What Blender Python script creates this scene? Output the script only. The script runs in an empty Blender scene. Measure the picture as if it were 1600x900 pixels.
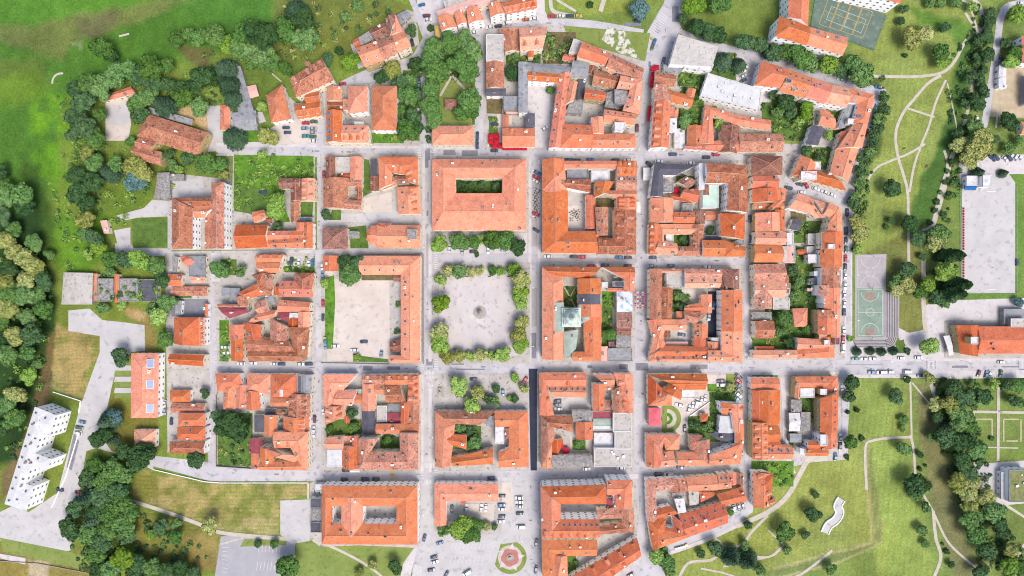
import bpy, bmesh, math, random
import numpy as np
from mathutils import Vector
random.seed(7)
C = bpy.context.scene.collection
sc = bpy.context.scene
# ---------------------------------------------------------------- camera, sky, sun, exposure
H = 384.0            # height of the drone over the streets, metres
S = 0.36             # metres on the ground per pixel of a 1600 pixel wide picture
cam = bpy.data.objects.new('camera', bpy.data.cameras.new('camera')); C.objects.link(cam)
cam.location = (0, 0, H); cam.rotation_euler = (0, 0, 0)
cam.data.sensor_width = 36; cam.data.lens = 36 * H / (1600 * S)
cam.data.clip_start = 1; cam.data.clip_end = 20000
sc.camera = cam
SUN_EL, SUN_AZ = math.radians(63), math.radians(148)      # azimuth clockwise from the top of the picture
w = bpy.data.worlds.new('World'); sc.world = w; w.use_nodes = True
nt = w.node_tree; bg = nt.nodes['Background']
sky = nt.nodes.new('ShaderNodeTexSky'); sky.sky_type = 'NISHITA'; sky.sun_disc = False
sky.sun_elevation = SUN_EL; sky.sun_rotation = SUN_AZ; sky.air_density = 1.0; sky.dust_density = 4.0; sky.ozone_density = 1.0
nt.links.new(sky.outputs[0], bg.inputs[0]); bg.inputs[1].default_value = 0.15
sun = bpy.data.lights.new('sun', 'SUN'); sun.energy = 2.0; sun.angle = math.radians(24); sun.color = (1, 0.95, 0.88)
so = bpy.data.objects.new('sun', sun); C.objects.link(so)
sd = Vector((math.sin(SUN_AZ) * math.cos(SUN_EL), math.cos(SUN_AZ) * math.cos(SUN_EL), math.sin(SUN_EL)))
so.rotation_euler = sd.to_track_quat('Z', 'Y').to_euler(); so.location = sd * 600
sc.view_settings.view_transform = 'Standard'; sc.view_settings.look = 'None'
sc.view_settings.gamma = 1; sc.view_settings.exposure = 0.95; sc.view_settings.use_curve_mapping = False
sc.render.engine = 'CYCLES'; sc.cycles.filter_width = 1.1; sc.cycles.max_bounces = 6; sc.cycles.transparent_max_bounces = 4

# ---------------------------------------------------------------- colour and material helpers
GAIN = 2.05           # how bright a level surface of albedo 1 comes out
def lin(c):
    return tuple(((v / 255) / 12.92 if v <= 10 else ((v / 255 + .055) / 1.055) ** 2.4) for v in c)
def alb(*c):
    return tuple(min(0.85, v / GAIN) for v in lin(c))
def mat(name, c1, c2=None, scale=0.4, rough=0.9, detail=6, fine=None, var=0.0, mix=(0.35, 0.65), metal=0, spec=0.2, attr=False, c3=None, s3=2.0):
    m = bpy.data.materials.new(name); m.use_nodes = True; t = m.node_tree; N = t.nodes; L = t.links
    b = N['Principled BSDF']; b.inputs['Roughness'].default_value = rough; b.inputs['Metallic'].default_value = metal
    b.inputs['Specular IOR Level'].default_value = spec
    geo = N.new('ShaderNodeNewGeometry')
    if c2 is None: c2 = tuple(v * 0.8 for v in c1)
    n = N.new('ShaderNodeTexNoise'); n.inputs['Scale'].default_value = scale; n.inputs['Detail'].default_value = detail
    n.inputs['Roughness'].default_value = 0.65
    L.new(geo.outputs['Position'], n.inputs['Vector'])
    r = N.new('ShaderNodeValToRGB'); r.color_ramp.elements[0].position = mix[0]; r.color_ramp.elements[1].position = mix[1]
    r.color_ramp.elements[0].color = (*c2, 1); r.color_ramp.elements[1].color = (*c1, 1)
    L.new(n.outputs['Fac'], r.inputs['Fac']); out = r.outputs['Color']
    if c3 is not None:                                       # scattered stains
        n3 = N.new('ShaderNodeTexNoise'); n3.inputs['Scale'].default_value = s3; n3.inputs['Detail'].default_value = 4
        L.new(geo.outputs['Position'], n3.inputs['Vector'])
        r3 = N.new('ShaderNodeValToRGB'); r3.color_ramp.elements[0].position = .56; r3.color_ramp.elements[1].position = .68
        L.new(n3.outputs['Fac'], r3.inputs['Fac'])
        mx = N.new('ShaderNodeMix'); mx.data_type = 'RGBA'; L.new(r3.outputs['Color'], mx.inputs[0]); L.new(out, mx.inputs[6])
        mx.inputs[7].default_value = (*c3, 1); out = mx.outputs[2]
    if var:                                                  # each house its own batch of tiles
        oi = N.new('ShaderNodeObjectInfo'); hs = N.new('ShaderNodeHueSaturation')
        mr = N.new('ShaderNodeMapRange'); mr.inputs['To Min'].default_value = 1 - var; mr.inputs['To Max'].default_value = 1 + var
        L.new(oi.outputs['Random'], mr.inputs['Value']); L.new(mr.outputs[0], hs.inputs['Value'])
        mr2 = N.new('ShaderNodeMapRange'); mr2.inputs['To Min'].default_value = 1.08; mr2.inputs['To Max'].default_value = .85
        L.new(oi.outputs['Random'], mr2.inputs['Value']); L.new(mr2.outputs[0], hs.inputs['Saturation'])
        mh = N.new('ShaderNodeMapRange'); mul = N.new('ShaderNodeMath'); mul.operation = 'MULTIPLY'; mul.inputs[1].default_value = 17.3; fr = N.new('ShaderNodeMath'); fr.operation = 'FRACT'
        L.new(oi.outputs['Random'], mul.inputs[0]); L.new(mul.outputs[0], fr.inputs[0]); L.new(fr.outputs[0], mh.inputs['Value']); mh.inputs['To Min'].default_value = .5; mh.inputs['To Max'].default_value = .5+var*.05; L.new(mh.outputs[0], hs.inputs['Hue'])
        L.new(out, hs.inputs['Color']); out = hs.outputs['Color']
    L.new(out, b.inputs['Base Color'])
    if fine:
        bp = N.new('ShaderNodeBump'); bp.inputs['Strength'].default_value = fine; bp.inputs['Distance'].default_value = .2
        n2 = N.new('ShaderNodeTexNoise'); n2.inputs['Scale'].default_value = 2.5; n2.inputs['Detail'].default_value = 5
        L.new(geo.outputs['Position'], n2.inputs['Vector']); L.new(n2.outputs['Fac'], bp.inputs['Height']); L.new(bp.outputs[0], b.inputs['Normal'])
    return m
def tile_mat(name, c1, c2, c3, old):
    """clay tiles: courses across the slope, patches of newer and older tiles, moss stains"""
    m = mat(name, alb(*c1), alb(*c2), scale=.22, detail=9, var=.17, mix=(.34, .66), c3=alb(*c3), s3=.7 if old else .35)
    t = m.node_tree; N = t.nodes; L = t.links; b = N['Principled BSDF']
    src = b.inputs['Base Color'].links[0].from_socket
    geo = N.new('ShaderNodeNewGeometry')
    v = N.new('ShaderNodeTexNoise'); v.inputs['Scale'].default_value = 1.5; v.inputs['Detail'].default_value = 6
    L.new(geo.outputs['Position'], v.inputs['Vector'])
    mr = N.new('ShaderNodeMapRange'); mr.inputs['From Min'].default_value = .3; mr.inputs['From Max'].default_value = .7
    mr.inputs['To Min'].default_value = .55 if old else .74; mr.inputs['To Max'].default_value = 1.38 if old else 1.22
    L.new(v.outputs['Fac'], mr.inputs['Value'])
    mm = N.new('ShaderNodeVectorMath'); mm.operation = 'SCALE'; L.new(src, mm.inputs[0]); L.new(mr.outputs[0], mm.inputs['Scale'])
    L.new(mm.outputs[0], b.inputs['Base Color'])
    wv = N.new('ShaderNodeTexWave'); wv.bands_direction = 'Z'; wv.inputs['Scale'].default_value = 1.6; L.new(geo.outputs['Position'], wv.inputs['Vector'])
    bp = N.new('ShaderNodeBump'); bp.inputs['Strength'].default_value = .35; bp.inputs['Distance'].default_value = .06
    L.new(wv.outputs['Fac'], bp.inputs['Height']); L.new(bp.outputs[0], b.inputs['Normal'])
    b.inputs['Roughness'].default_value = .8
    return m
ROOF = {
 'o': tile_mat('new_orange_tile', (241,147,108), (229,122,86), (206,120,92), 0),
 'p': tile_mat('pale_orange_tile', (240,162,130), (226,138,106), (196,126,104), 0),
 'r': tile_mat('red_tile', (232,126,92), (216,104,74), (184,100,80), 0),
 'b': tile_mat('weathered_tile', (222,150,122), (180,108,86), (132,94,82), 1),
 'm': tile_mat('old_brown_tile', (180,122,106), (140,92,82), (98,76,72), 1),
 'g': mat('grey_sheet_roof', alb(170,172,178), alb(144,147,154), .3, c3=alb(122,124,130), s3=.5, var=.12),
 'd': mat('dark_slate_roof', alb(104,104,118), alb(84,84,98), .4, c3=alb(126,122,130), var=.1),
 'w': mat('white_roof', alb(238,236,238), alb(220,218,222), .3, c3=alb(196,194,198), s3=.5),
 'c': mat('pale_concrete_roof', alb(214,208,202), alb(190,186,182), .35, c3=alb(160,156,152), s3=.6, var=.06),
 'e': mat('stained_old_roof', alb(186,182,180), alb(128,126,126), .8, c3=alb(94,94,96), s3=1.5),
 'T': mat('pale_copper', alb(226,240,232), alb(200,222,210), .6),
 't': mat('green_copper', alb(188,204,194), alb(160,176,166), .5, c3=alb(142,156,148)),
 'l': mat('glazed_mint_roof', alb(208,232,218), alb(188,214,202), .3, rough=.5),
 'k': mat('magenta_sheet_roof', alb(178,92,104), alb(152,76,88), .4),
 'n': mat('pink_canopy', alb(244,120,132), alb(232,104,118), .4),
 's': mat('salmon_flat_roof', alb(246,196,186), alb(232,180,170), .5),
 'G': mat('planted_roof', alb(150,150,100), alb(104,124,70), .5, c3=alb(170,140,116), s3=1.2),
 'y': mat('yellow_panel', alb(236,190,80), alb(214,168,66), .5),
 'u': mat('blue_white_sheet', alb(226,230,236), alb(140,176,208), .3, mix=(.40,.50)),
 'x': mat('bare_white_standing_seam', alb(232,232,234), alb(208,209,213), .25, rough=.8, c3=alb(200,200,206), s3=.5),
}
RNAME = {'o':'orange','p':'pale orange','r':'deep red orange','b':'weathered mottled','m':'old brown','g':'grey','d':'dark slate','w':'white',
         'c':'pale concrete','e':'stained grey','t':'green copper','l':'mint glass','k':'magenta','n':'pink','s':'salmon','y':'yellow','G':'planted green','T':'pale copper','u':'blue and white','x':'bright white'}
RIDGE = mat('ridge_tile', alb(236,170,146), alb(214,140,116), .8)
WALLS = {'c': mat('cream_plaster', (.72,.64,.5), (.62,.54,.42), .5), 'w': mat('white_plaster', (.82,.81,.8), (.74,.73,.72), .5),
         'y': mat('yellow_plaster', alb(240,212,150), alb(226,196,136), .5), 'p': mat('pink_plaster', alb(238,204,190), alb(220,186,172), .5),
         'g': mat('grey_plaster', alb(196,192,188), alb(172,168,164), .5)}
M = {
 'glass': mat('window_glass', (.03,.035,.05), (.05,.055,.07), .5, rough=.15, spec=.6),
 'frame': mat('white_frame', (.75,.74,.72), (.68,.67,.65), 1),
 'trim': mat('chimney_plaster', alb(226,206,196), alb(180,160,150), 1.5),
 'brick': mat('chimney_brick', alb(190,110,90), alb(150,90,76), 2),
 'asphalt': mat('worn_street', alb(213,210,215), alb(193,190,197), .09, c3=alb(172,170,178), s3=.3, fine=.1),
 'asphalt2': mat('pale_patch', alb(200,197,200), alb(186,184,187), .4),
 'asphalt_dark': mat('road_patch', alb(150,150,160), alb(132,132,143), .3),
 'asphalt_new': mat('fresh_black_asphalt', alb(62,68,88), alb(50,56,76), .3),
 'pave': mat('pavement', alb(226,220,221), alb(210,204,206), .15, c3=alb(192,186,190), s3=.4),
 'yard': mat('yard_paving', alb(212,206,202), alb(186,180,175), .25, c3=alb(150,144,136), s3=.5),
 'concrete': mat('pale_concrete', alb(213,210,210), alb(199,196,198), .1, c3=alb(182,180,182), s3=.3),
 'path': mat('gravel_path', alb(216,207,197), alb(196,186,172), .4),
 'beige': mat('pale_gravel', alb(228,216,208), alb(214,201,192), .1, c3=alb(202,190,180), s3=.35),
 'square': mat('square_gravel', alb(222,214,213), alb(208,200,200), .08, c3=alb(192,184,184), s3=.3),
 'patchy': mat('gravelly_grass', alb(226,220,214), alb(128,146,76), .35, mix=(.44,.54)),
 'sand': mat('sand', alb(212,196,168), alb(190,172,144), .3),
 'garden': mat('garden_grass', alb(112,144,62), alb(80,108,48), .35, c3=alb(66,90,44), s3=.7, fine=.6),
 'garden_l': mat('bright_garden', alb(116,164,48), alb(76,120,40), .2, c3=alb(64,100,36), s3=.6, fine=.6),
 'lawn': mat('mown_lawn', alb(146,161,86), alb(128,146,74), .12, c3=alb(114,132,68), s3=.5, fine=.4),
 'rust': mat('overgrown_lot', alb(140,122,84), alb(98,92,62), .5, c3=alb(84,96,52), s3=.8),
 'paint': mat('road_paint', alb(238,238,240), alb(226,226,230), 1),
 'paint_y': mat('yellow_paint', alb(230,198,120), alb(214,180,100), 1),
 'court': mat('green_court', alb(120,138,126), alb(104,122,112), .2, c3=alb(130,152,142), s3=.4),
 'court_l': mat('pale_green_court', alb(152,172,156), alb(136,156,142), .15, c3=alb(124,144,130), s3=.4),
 'court_g': mat('grey_court', alb(190,184,186), alb(176,170,174), .2),
 'lot': mat('car_park_asphalt', alb(184,183,190), alb(172,171,179), .15),
 'red': mat('red_surface', alb(200,138,130), alb(186,122,116), .4),
 'key': mat('court_key_paint', alb(170,150,138), alb(158,138,128), .4),
 'stone': mat('stone', alb(200,190,178), alb(170,160,150), 1),
 'tyre': mat('tyre', (.02,.02,.02), (.03,.03,.03), 2),
 'bark': mat('bark', (.09,.06,.04), (.05,.035,.025), 2),
 'metal': mat('lamp_metal', (.35,.36,.37), (.28,.29,.3), 1, rough=.5, metal=.5),
 'solar': mat('solar_cell', (.05,.09,.2), (.08,.13,.26), .8, rough=.3, spec=.5),
 'redcloth': mat('red_cloth', alb(214,36,62), alb(190,28,52), .5),
 'whitecloth': mat('white_cloth', alb(244,242,242), alb(232,230,230), .5),
 'bluecloth': mat('blue_cloth', alb(48,120,190), alb(40,104,170), .5),
 'wood': mat('bench_wood', (.2,.12,.07), (.14,.08,.05), 1),
 'teal': mat('teal_net', alb(40,150,140), alb(30,130,120), .5),
 'water': mat('pool_water', alb(70,180,170), alb(60,165,158), .3, rough=.1, spec=.5),
}
# ---------------------------------------------------------------- geometry helpers
def W(px, py, z=0.0):
    """a picture pixel (1600 wide) seen at height z, as a place in metres"""
    k = S * (H - z) / H
    return ((px - 800) * k, (450 - py) * k)
class MB:
    def __init__(s): s.v = []; s.f = []; s.m = []
    def face(s, pts, m=0):
        i = len(s.v); s.v += [tuple(p) for p in pts]; s.f.append(tuple(range(i, i + len(pts)))); s.m.append(m)
    def prism(s, poly, z0, z1, m=0, mtop=None):
        n = len(poly); a = sum(poly[i][0] * poly[(i+1) % n][1] - poly[(i+1) % n][0] * poly[i][1] for i in range(n))
        if a < 0: poly = poly[::-1]
        s.face([(x, y, z1) for x, y in poly], m if mtop is None else mtop)
        s.face([(x, y, z0) for x, y in poly[::-1]], m)
        for i in range(n):
            (x0, y0), (x1, y1) = poly[i], poly[(i+1) % n]
            s.face([(x0,y0,z0),(x1,y1,z0),(x1,y1,z1),(x0,y0,z1)], m)
    def box(s, cx, cy, z0, z1, lx, ly, rot=0, m=0, mtop=None):
        c, d = math.cos(rot), math.sin(rot)
        s.prism([(cx + c*a*lx/2 - d*b*ly/2, cy + d*a*lx/2 + c*b*ly/2) for a, b in ((-1,-1),(1,-1),(1,1),(-1,1))], z0, z1, m, mtop)
    def bar(s, p, q, w, m=0, up=.12):
        p = Vector(p); q = Vector(q); d = (q - p)
        if d.length < .2: return
        n = Vector((-d.y, d.x, 0)); 
        if n.length < 1e-5: n = Vector((1, 0, 0))
        n = n.normalized() * w / 2; u = Vector((0, 0, up))
        a, b, c, e = p - n, p + n, q + n, q - n
        s.face([a - u*.8, e - u*.8, q + u, p + u], m); s.face([p + u, q + u, c - u*.8, b - u*.8], m)
    def lathe(s, cx, cy, prof, n=12, m=0, sx=1, sy=1):
        rings = [[(cx + r*sx*math.cos(2*math.pi*k/n), cy + r*sy*math.sin(2*math.pi*k/n), z) for k in range(n)] for r, z in prof]
        for a, b in zip(rings, rings[1:]):
            for k in range(n): s.face([a[k], a[(k+1) % n], b[(k+1) % n], b[k]], m)
        s.face(rings[-1], m); s.face(rings[0][::-1], m)
    def tube(s, p, q, r0, r1, n=6, m=0):
        p = Vector(p); q = Vector(q); d = (q - p).normalized(); a = d.orthogonal().normalized(); b = d.cross(a)
        A = [p + (a*math.cos(2*math.pi*k/n) + b*math.sin(2*math.pi*k/n)) * r0 for k in range(n)]
        B = [q + (a*math.cos(2*math.pi*k/n) + b*math.sin(2*math.pi*k/n)) * r1 for k in range(n)]
        for k in range(n): s.face([A[k], A[(k+1) % n], B[(k+1) % n], B[k]], m)
        s.face(B, m); s.face(A[::-1], m)
    def build(s, name, mats, parent=None, fix=False, weld=False):
        me = bpy.data.meshes.new(name); me.from_pydata(s.v, [], s.f)
        for m in (mats if isinstance(mats, (list, tuple)) else [mats]): me.materials.append(m)
        me.polygons.foreach_set('material_index', s.m)
        if fix or weld:
            bm = bmesh.new(); bm.from_mesh(me); bmesh.ops.remove_doubles(bm, verts=bm.verts, dist=.001)
            if fix: bmesh.ops.recalc_face_normals(bm, faces=bm.faces)
            bm.to_mesh(me); bm.free()
        return link(name, me, parent)
def link(name, me, parent=None):
    o = bpy.data.objects.new(name, me); C.objects.link(o)
    if parent: o.parent = parent
    return o
THINGS = []
def thing(o, cat, look, group=None, pos=None, fixed=None):
    """look: what it looks like; the place is appended in the end so that every label singles out one thing"""
    o['category'] = cat
    if group: o['group'] = group
    THINGS.append([o, look, pos, fixed])
    return o
def struct(o): o['kind'] = 'structure'; return o
def empty(name, loc=(0,0,0), rz=0):
    o = bpy.data.objects.new(name, None); o.location = loc; o.rotation_euler = (0,0,rz); C.objects.link(o); o.empty_display_size = 1; return o
def inside(p, poly):
    x, y = p; r = False; j = len(poly) - 1
    for i in range(len(poly)):
        if (poly[i][1] > y) != (poly[j][1] > y) and x < (poly[j][0]-poly[i][0]) * (y-poly[i][1]) / (poly[j][1]-poly[i][1]) + poly[i][0]: r = not r
        j = i
    return r
# ---------------------------------------------------------------- ground sheets, roads, paths
_LAY = [0]
def sheet(name, pts, m, z, kerb=False):
    """level polygon given in picture pixels"""
    _LAY[0] += 1; z += .00025*_LAY[0]; mb = MB(); poly = [W(x, y) for x, y in pts]
    if kerb: mb.prism(poly, 0.0, z, 0)
    else:
        n = len(poly); a = sum(poly[i][0]*poly[(i+1)%n][1]-poly[(i+1)%n][0]*poly[i][1] for i in range(n))
        if a < 0: poly = poly[::-1]
        mb.face([(x, y, z) for x, y in poly])
    o = mb.build(name, m); me = o.data
    bm = bmesh.new(); bm.from_mesh(me); bmesh.ops.triangulate(bm, faces=[f for f in bm.faces if len(f.verts) > 4]); bm.to_mesh(me); bm.free()
    return struct(o)
def smooth(pts, k=5):
    if len(pts) < 3: return pts
    out = []
    P = [pts[0]] + list(pts) + [pts[-1]]
    for i in range(1, len(P) - 2):
        p0, p1, p2, p3 = P[i-1], P[i], P[i+1], P[i+2]
        for j in range(k):
            t = j / k
            out.append(tuple(.5*((2*p1[a]) + (-p0[a]+p2[a])*t + (2*p0[a]-5*p1[a]+4*p2[a]-p3[a])*t*t + (-p0[a]+3*p1[a]-3*p2[a]+p3[a])*t**3) for a in (0,1)))
    out.append(pts[-1]); return out
def ribbon(name, pts, wpx, m, z, curve=True, world=False):
    _LAY[0] += 1; z += .00025*_LAY[0]; p = smooth(pts) if curve else pts
    p = [Vector(W(*q)) for q in p]; w_ = wpx * S / 2; L_, R_ = [], []
    for i, a in enumerate(p):
        d0 = (a - p[i-1]) if i else (p[1] - a); d1 = (p[i+1] - a) if i < len(p)-1 else d0
        d = (d0.normalized() + d1.normalized())
        d = d.normalized() if d.length > 1e-6 else d0.normalized()
        n = Vector((-d.y, d.x)); k = min(1.6, 1 / max(.4, n.dot(Vector((-d0.y, d0.x)).normalized())))
        L_.append(a + n*w_*k); R_.append(a - n*w_*k)
    mb = MB()
    for i in range(len(p)-1): mb.face([(*R_[i], z), (*R_[i+1], z), (*L_[i+1], z), (*L_[i], z)])
    return struct(mb.build(name, m, weld=True))
# ---------------------------------------------------------------- houses
def win_mesh():
    mb = MB()
    mb.box(0, 0, -.8, .8, 1.25, .10, 0, 1)
    for sx in (-1, 1): mb.box(sx*.29, -.03, -.68, .68, .46, .10, 0, 0)
    me = mb.build('window', [M['glass'], M['frame']]); d = me.data; bpy.data.objects.remove(me); return d
WIN = win_mesh()
mb = MB(); mb.box(0, 0, 0, 2.3, 1.3, .12, 0, 0); mb.box(0, -.02, .1, 2.1, 1.0, .12, 0, 1); _o = mb.build('door', [M['frame'], M['wood']]); DOOR = _o.data; bpy.data.objects.remove(_o)
def chim_mesh(body, top):
    mb = MB(); mb.box(0,0,-1.6,1.1,.9,.7,0,0); mb.box(0,0,1.1,1.25,1.1,.9,0,1); mb.box(0,0,1.25,1.45,.5,.4,0,2)
    o = mb.build('chimney', [body, top, M['glass']]); d = o.data; bpy.data.objects.remove(o); return d
CHIM = [chim_mesh(M['trim'], M['stone']), chim_mesh(M['frame'], M['frame']), chim_mesh(M['brick'], M['stone'])]
def dormer_mesh(rm):
    """gabled dormer running along +y into the slope, front at y=-1"""
    mb = MB(); w_ = .85
    mb.prism([(-w_,-1),(w_,-1),(w_,2.4),(-w_,2.4)], -.6, .9, 0)
    a, b, r0 = (-w_-.2,-1.25,.82), (w_+.2,-1.25,.82), (0,-1.25,1.65); c, d, r1 = (-w_-.2,2.6,.82), (w_+.2,2.6,.82), (0,2.6,1.65)
    mb.face([a, r0, r1, c], 1); mb.face([r0, b, d, r1], 1); mb.face([a, b, r0], 0); mb.face([c, r1, d], 0)
    mb.box(0, -1.03, -.2, .7, .9, .1, 0, 2)
    o = mb.build('dormer', [M['frame'], rm, M['glass']]); d = o.data; bpy.data.objects.remove(o); return d
DORM = {k: dormer_mesh(ROOF[k]) for k in 'oprbmd'}
mb = MB(); mb.box(0,0,0,.16,1.1,1.5,0,1); mb.box(0,0,.12,.2,.85,1.2,0,0); _o = mb.build('skylight', [M['glass'], M['metal']]); SKYL = _o.data; bpy.data.objects.remove(_o)
mb = MB(); mb.box(0,0,.05,.18,1.6,1.0,0,1); mb.box(0,0,.18,.2,1.5,.9,0,0); _o = mb.build('solar_panel', [M['solar'], M['metal']]); SOLAR = _o.data; bpy.data.objects.remove(_o)
EAVE = {1: 3.9, 2: 7.0, 3: 10.3, 4: 13.6, 5: 17}
FOOT = []       # footprints of every wing: (polygon, house number)
HOUSES = []
def lerp(a, b, t): return tuple(a[i] + (b[i]-a[i])*t for i in range(len(a)))
def offs(poly, d):
    """shrink a polygon by d metres"""
    n = len(poly); a = sum(poly[i][0]*poly[(i+1)%n][1]-poly[(i+1)%n][0]*poly[i][1] for i in range(n)); sg = 1 if a > 0 else -1
    out = []
    for i in range(n):
        p0, p1, p2 = Vector(poly[i-1]), Vector(poly[i]), Vector(poly[(i+1)%n])
        d0 = (p1-p0).normalized(); d1 = (p2-p1).normalized()
        n0 = Vector((-d0.y, d0.x))*sg; n1 = Vector((-d1.y, d1.x))*sg; b = n0+n1
        if b.length < .2: out.append(tuple(p1 + n0*d)); continue
        b = b.normalized(); out.append(tuple(p1 + b*d/max(.35, b.dot(n0))))
    return out
def wing_pairs(w_, ox, oy):
    k = w_['k']; P = w_['p']; ax = w_['ax']
    if k == 'R':
        x0, y0, x1, y1 = P; P = [x0,y0,x1,y0,x1,y1,x0,y1]
    pts = [(ox + P[i]/4, oy + P[i+1]/4) for i in range(0, len(P), 2)]
    if k in 'RQ':
        a, b, c, d = pts
        return [(a, d), (b, c)] if ax == 'h' else [(a, b), (d, c)]
    if k == 'C': return [(pts[i], pts[i+1]) for i in range(0, len(pts), 2)]
    return pts
def slope_obj(me, name, par, loc, ang, tilt=0):
    o = link(name, me, par); o.location = loc; o.rotation_euler = (tilt, 0, ang); return o
def build_house(ox, oy, st, wall, wings, name='house', cat='house', fixed=None, look=None, group=None, nochim=False):
    hid = len(HOUSES); rnd = random.Random(hid*13+5)
    allp = []
    for w_ in wings:
        w_['st'] = w_.get('st') or st
        z = EAVE[w_['st']] + rnd.uniform(-.35, .35); w_['z'] = z
        pr = wing_pairs(w_, ox, oy)
        if w_['k'] == 'F' : w_['poly'] = [W(*p, z) for p in pr]; allp += w_['poly']
        else:
            w_['pairs'] = [(W(*o, z), W(*i, z)) for o, i in pr]; w_['poly'] = [p[0] for p in w_['pairs']] + [p[1] for p in w_['pairs']][::-1]
            allp += w_['poly']
    cx = sum(p[0] for p in allp)/len(allp); cy = sum(p[1] for p in allp)/len(allp)
    root = empty(name, (cx, cy, 0))
    T = lambda p: (p[0]-cx, p[1]-cy)
    wmb = MB(); segs = []
    for w_ in wings:
        z = w_['z']; k = w_['k']; col = w_['c']
        rm = ROOF[col]
        e = rnd.uniform(.0, .03)
        if k == 'F':
            poly = offs([T(p) for p in w_['poly']], .05+e)
            mb = MB(); inn = offs(poly, .35)
            n = len(poly); a = sum(poly[i][0]*poly[(i+1)%n][1]-poly[(i+1)%n][0]*poly[i][1] for i in range(n))
            if a < 0: poly = poly[::-1]; inn = inn[::-1]
            mb.face([(x,y,z) for x,y in inn], 0)
            for i in range(n):
                j = (i+1)%n
                mb.face([(*poly[i],z+.35),(*poly[j],z+.35),(*inn[j],z+.35),(*inn[i],z+.35)],1)
                mb.face([(*inn[i],z+.35),(*inn[j],z+.35),(*inn[j],z),(*inn[i],z)],1)
                mb.face([(*poly[i],z-.3),(*poly[j],z-.3),(*poly[j],z+.35),(*poly[i],z+.35)],1)
            ro = mb.build('roof', [rm, ROOF['w'] if col in 'wcxls' else ROOF['g']], root, weld=True)
            wp = offs(poly, .12); wmb.prism(wp, 0, z-.02); segs.append((wp, z))
            # roof plant on the flat roofs
            ar = abs(a)/2
            if ar > 150:
                for q in range(int(min(12, ar/45))):
                    i = rnd.randrange(n); t = rnd.uniform(.2,.8); ce = (sum(p[0] for p in poly)/n, sum(p[1] for p in poly)/n)
                    p = lerp(lerp(poly[i], poly[(i+1)%n], t), ce, rnd.uniform(.3,.8))
                    v_ = MB(); s_ = rnd.uniform(.5,1.3); v_.box(0,0,0,.7*s_,s_*1.2,s_,rnd.choice((0,.3)),0); v_.box(0,0,.7*s_,.7*s_+.15,s_*.8,s_*.7,0,1)
                    vo = v_.build('roof_vent', [M['metal'], M['frame']], ro); vo.location = (*p, z)
        else:
            prs = [(Vector(T(o)), Vector(T(i))) for o, i in w_['pairs']]; n = len(prs); closed = w_['closed']
            hw = sum((o-i).length for o, i in prs)/n/2
            if n > 2 or closed: hw = min((o-i).length for o, i in prs)/2 * (.75 if closed else .9)
            L_ = sum(((prs[q][0]+prs[q][1])/2-(prs[q+1][0]+prs[q+1][1])/2).length for q in range(n-1))
            rise = max(.8, min(5.5, hw*.62))
            if w_['fl']: rise *= w_['fl']
            rf = w_['rf']
            mid = [o.lerp(i, rf) for o, i in prs]
            ridge = [m_.copy() for m_ in mid]
            if not closed:
                for q, q1, en in ((0, 1, w_['ends'][0]), (n-1, n-2, w_['ends'][1])):
                    if en == 'h':
                        d = mid[q1]-mid[q]; ridge[q] = mid[q] + d.normalized()*min(hw*1.0, d.length*.47)
            z0, z1, zr = z-.14, z+.06, z+.06+rise
            mb = MB(); rng = range(n) if closed else range(n-1)
            up = lambda v, zz: (v.x, v.y, zz)
            for q in rng:
                a, b = prs[q], prs[(q+1)%n]; r0, r1 = ridge[q], ridge[(q+1)%n]
                mb.face([up(a[0],z1),up(b[0],z1),up(r1,zr),up(r0,zr)],0); mb.face([up(b[1],z1),up(a[1],z1),up(r0,zr),up(r1,zr)],0)
                mb.face([up(a[0],z0),up(b[0],z0),up(b[1],z0),up(a[1],z0)],1)
                mb.face([up(a[0],z0),up(b[0],z0),up(b[0],z1),up(a[0],z1)],1); mb.face([up(a[1],z0),up(b[1],z0),up(b[1],z1),up(a[1],z1)],1)
            if not closed:
                for q, en in ((0, w_['ends'][0]), (n-1, w_['ends'][1])):
                    a = prs[q]; mb.face([up(a[0],z1),up(a[1],z1),up(ridge[q],zr)], 0 if en == 'h' else 1)
                    mb.face([up(a[0],z0),up(a[1],z0),up(a[1],z1),up(a[0],z1)],1)
            ro = mb.build('roof', [rm, WALLS[wall], RIDGE], root, fix=True)
            # ridge and hip tiles
            if col in 'oprbm' :
                rb = MB(); lf = .04
                for q in rng: rb.bar(up(ridge[q],zr+lf), up(ridge[(q+1)%n],zr+lf), .36)
                for q in range(n):
                    endq = (not closed) and q in (0, n-1)
                    if endq and w_['ends'][0 if q == 0 else 1] != 'h':
                        continue
                    for a in prs[q]: rb.bar(up(a,z1+lf), up(ridge[q],zr+lf), .3)
                if rb.f: rb.build('ridge_tiles', RIDGE, ro)
            # chimneys
            for q in rng:
                d = ridge[(q+1)%n]-ridge[q]
                if d.length < 5 or nochim or col in 'gwecxtld' and rnd.random() < .6: continue
                nrm = Vector((-d.y, d.x)).normalized(); a_ = math.atan2(d.y, d.x)
                for _ in range(max(1, int(d.length/11))):
                    t = rnd.uniform(.08,.92); s_ = rnd.choice((-1,1))*rnd.uniform(.5,.75*hw if hw > 1.2 else .6)
                    p = ridge[q]+d*t+nrm*s_
                    c_ = slope_obj(rnd.choice(CHIM), 'chimney', ro, (p.x,p.y,zr-abs(s_)*rise/hw+.3), a_); 
                    k_ = rnd.uniform(.7,1.15); c_.scale = (k_*rnd.uniform(.9,1.6), k_, 1)
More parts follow.
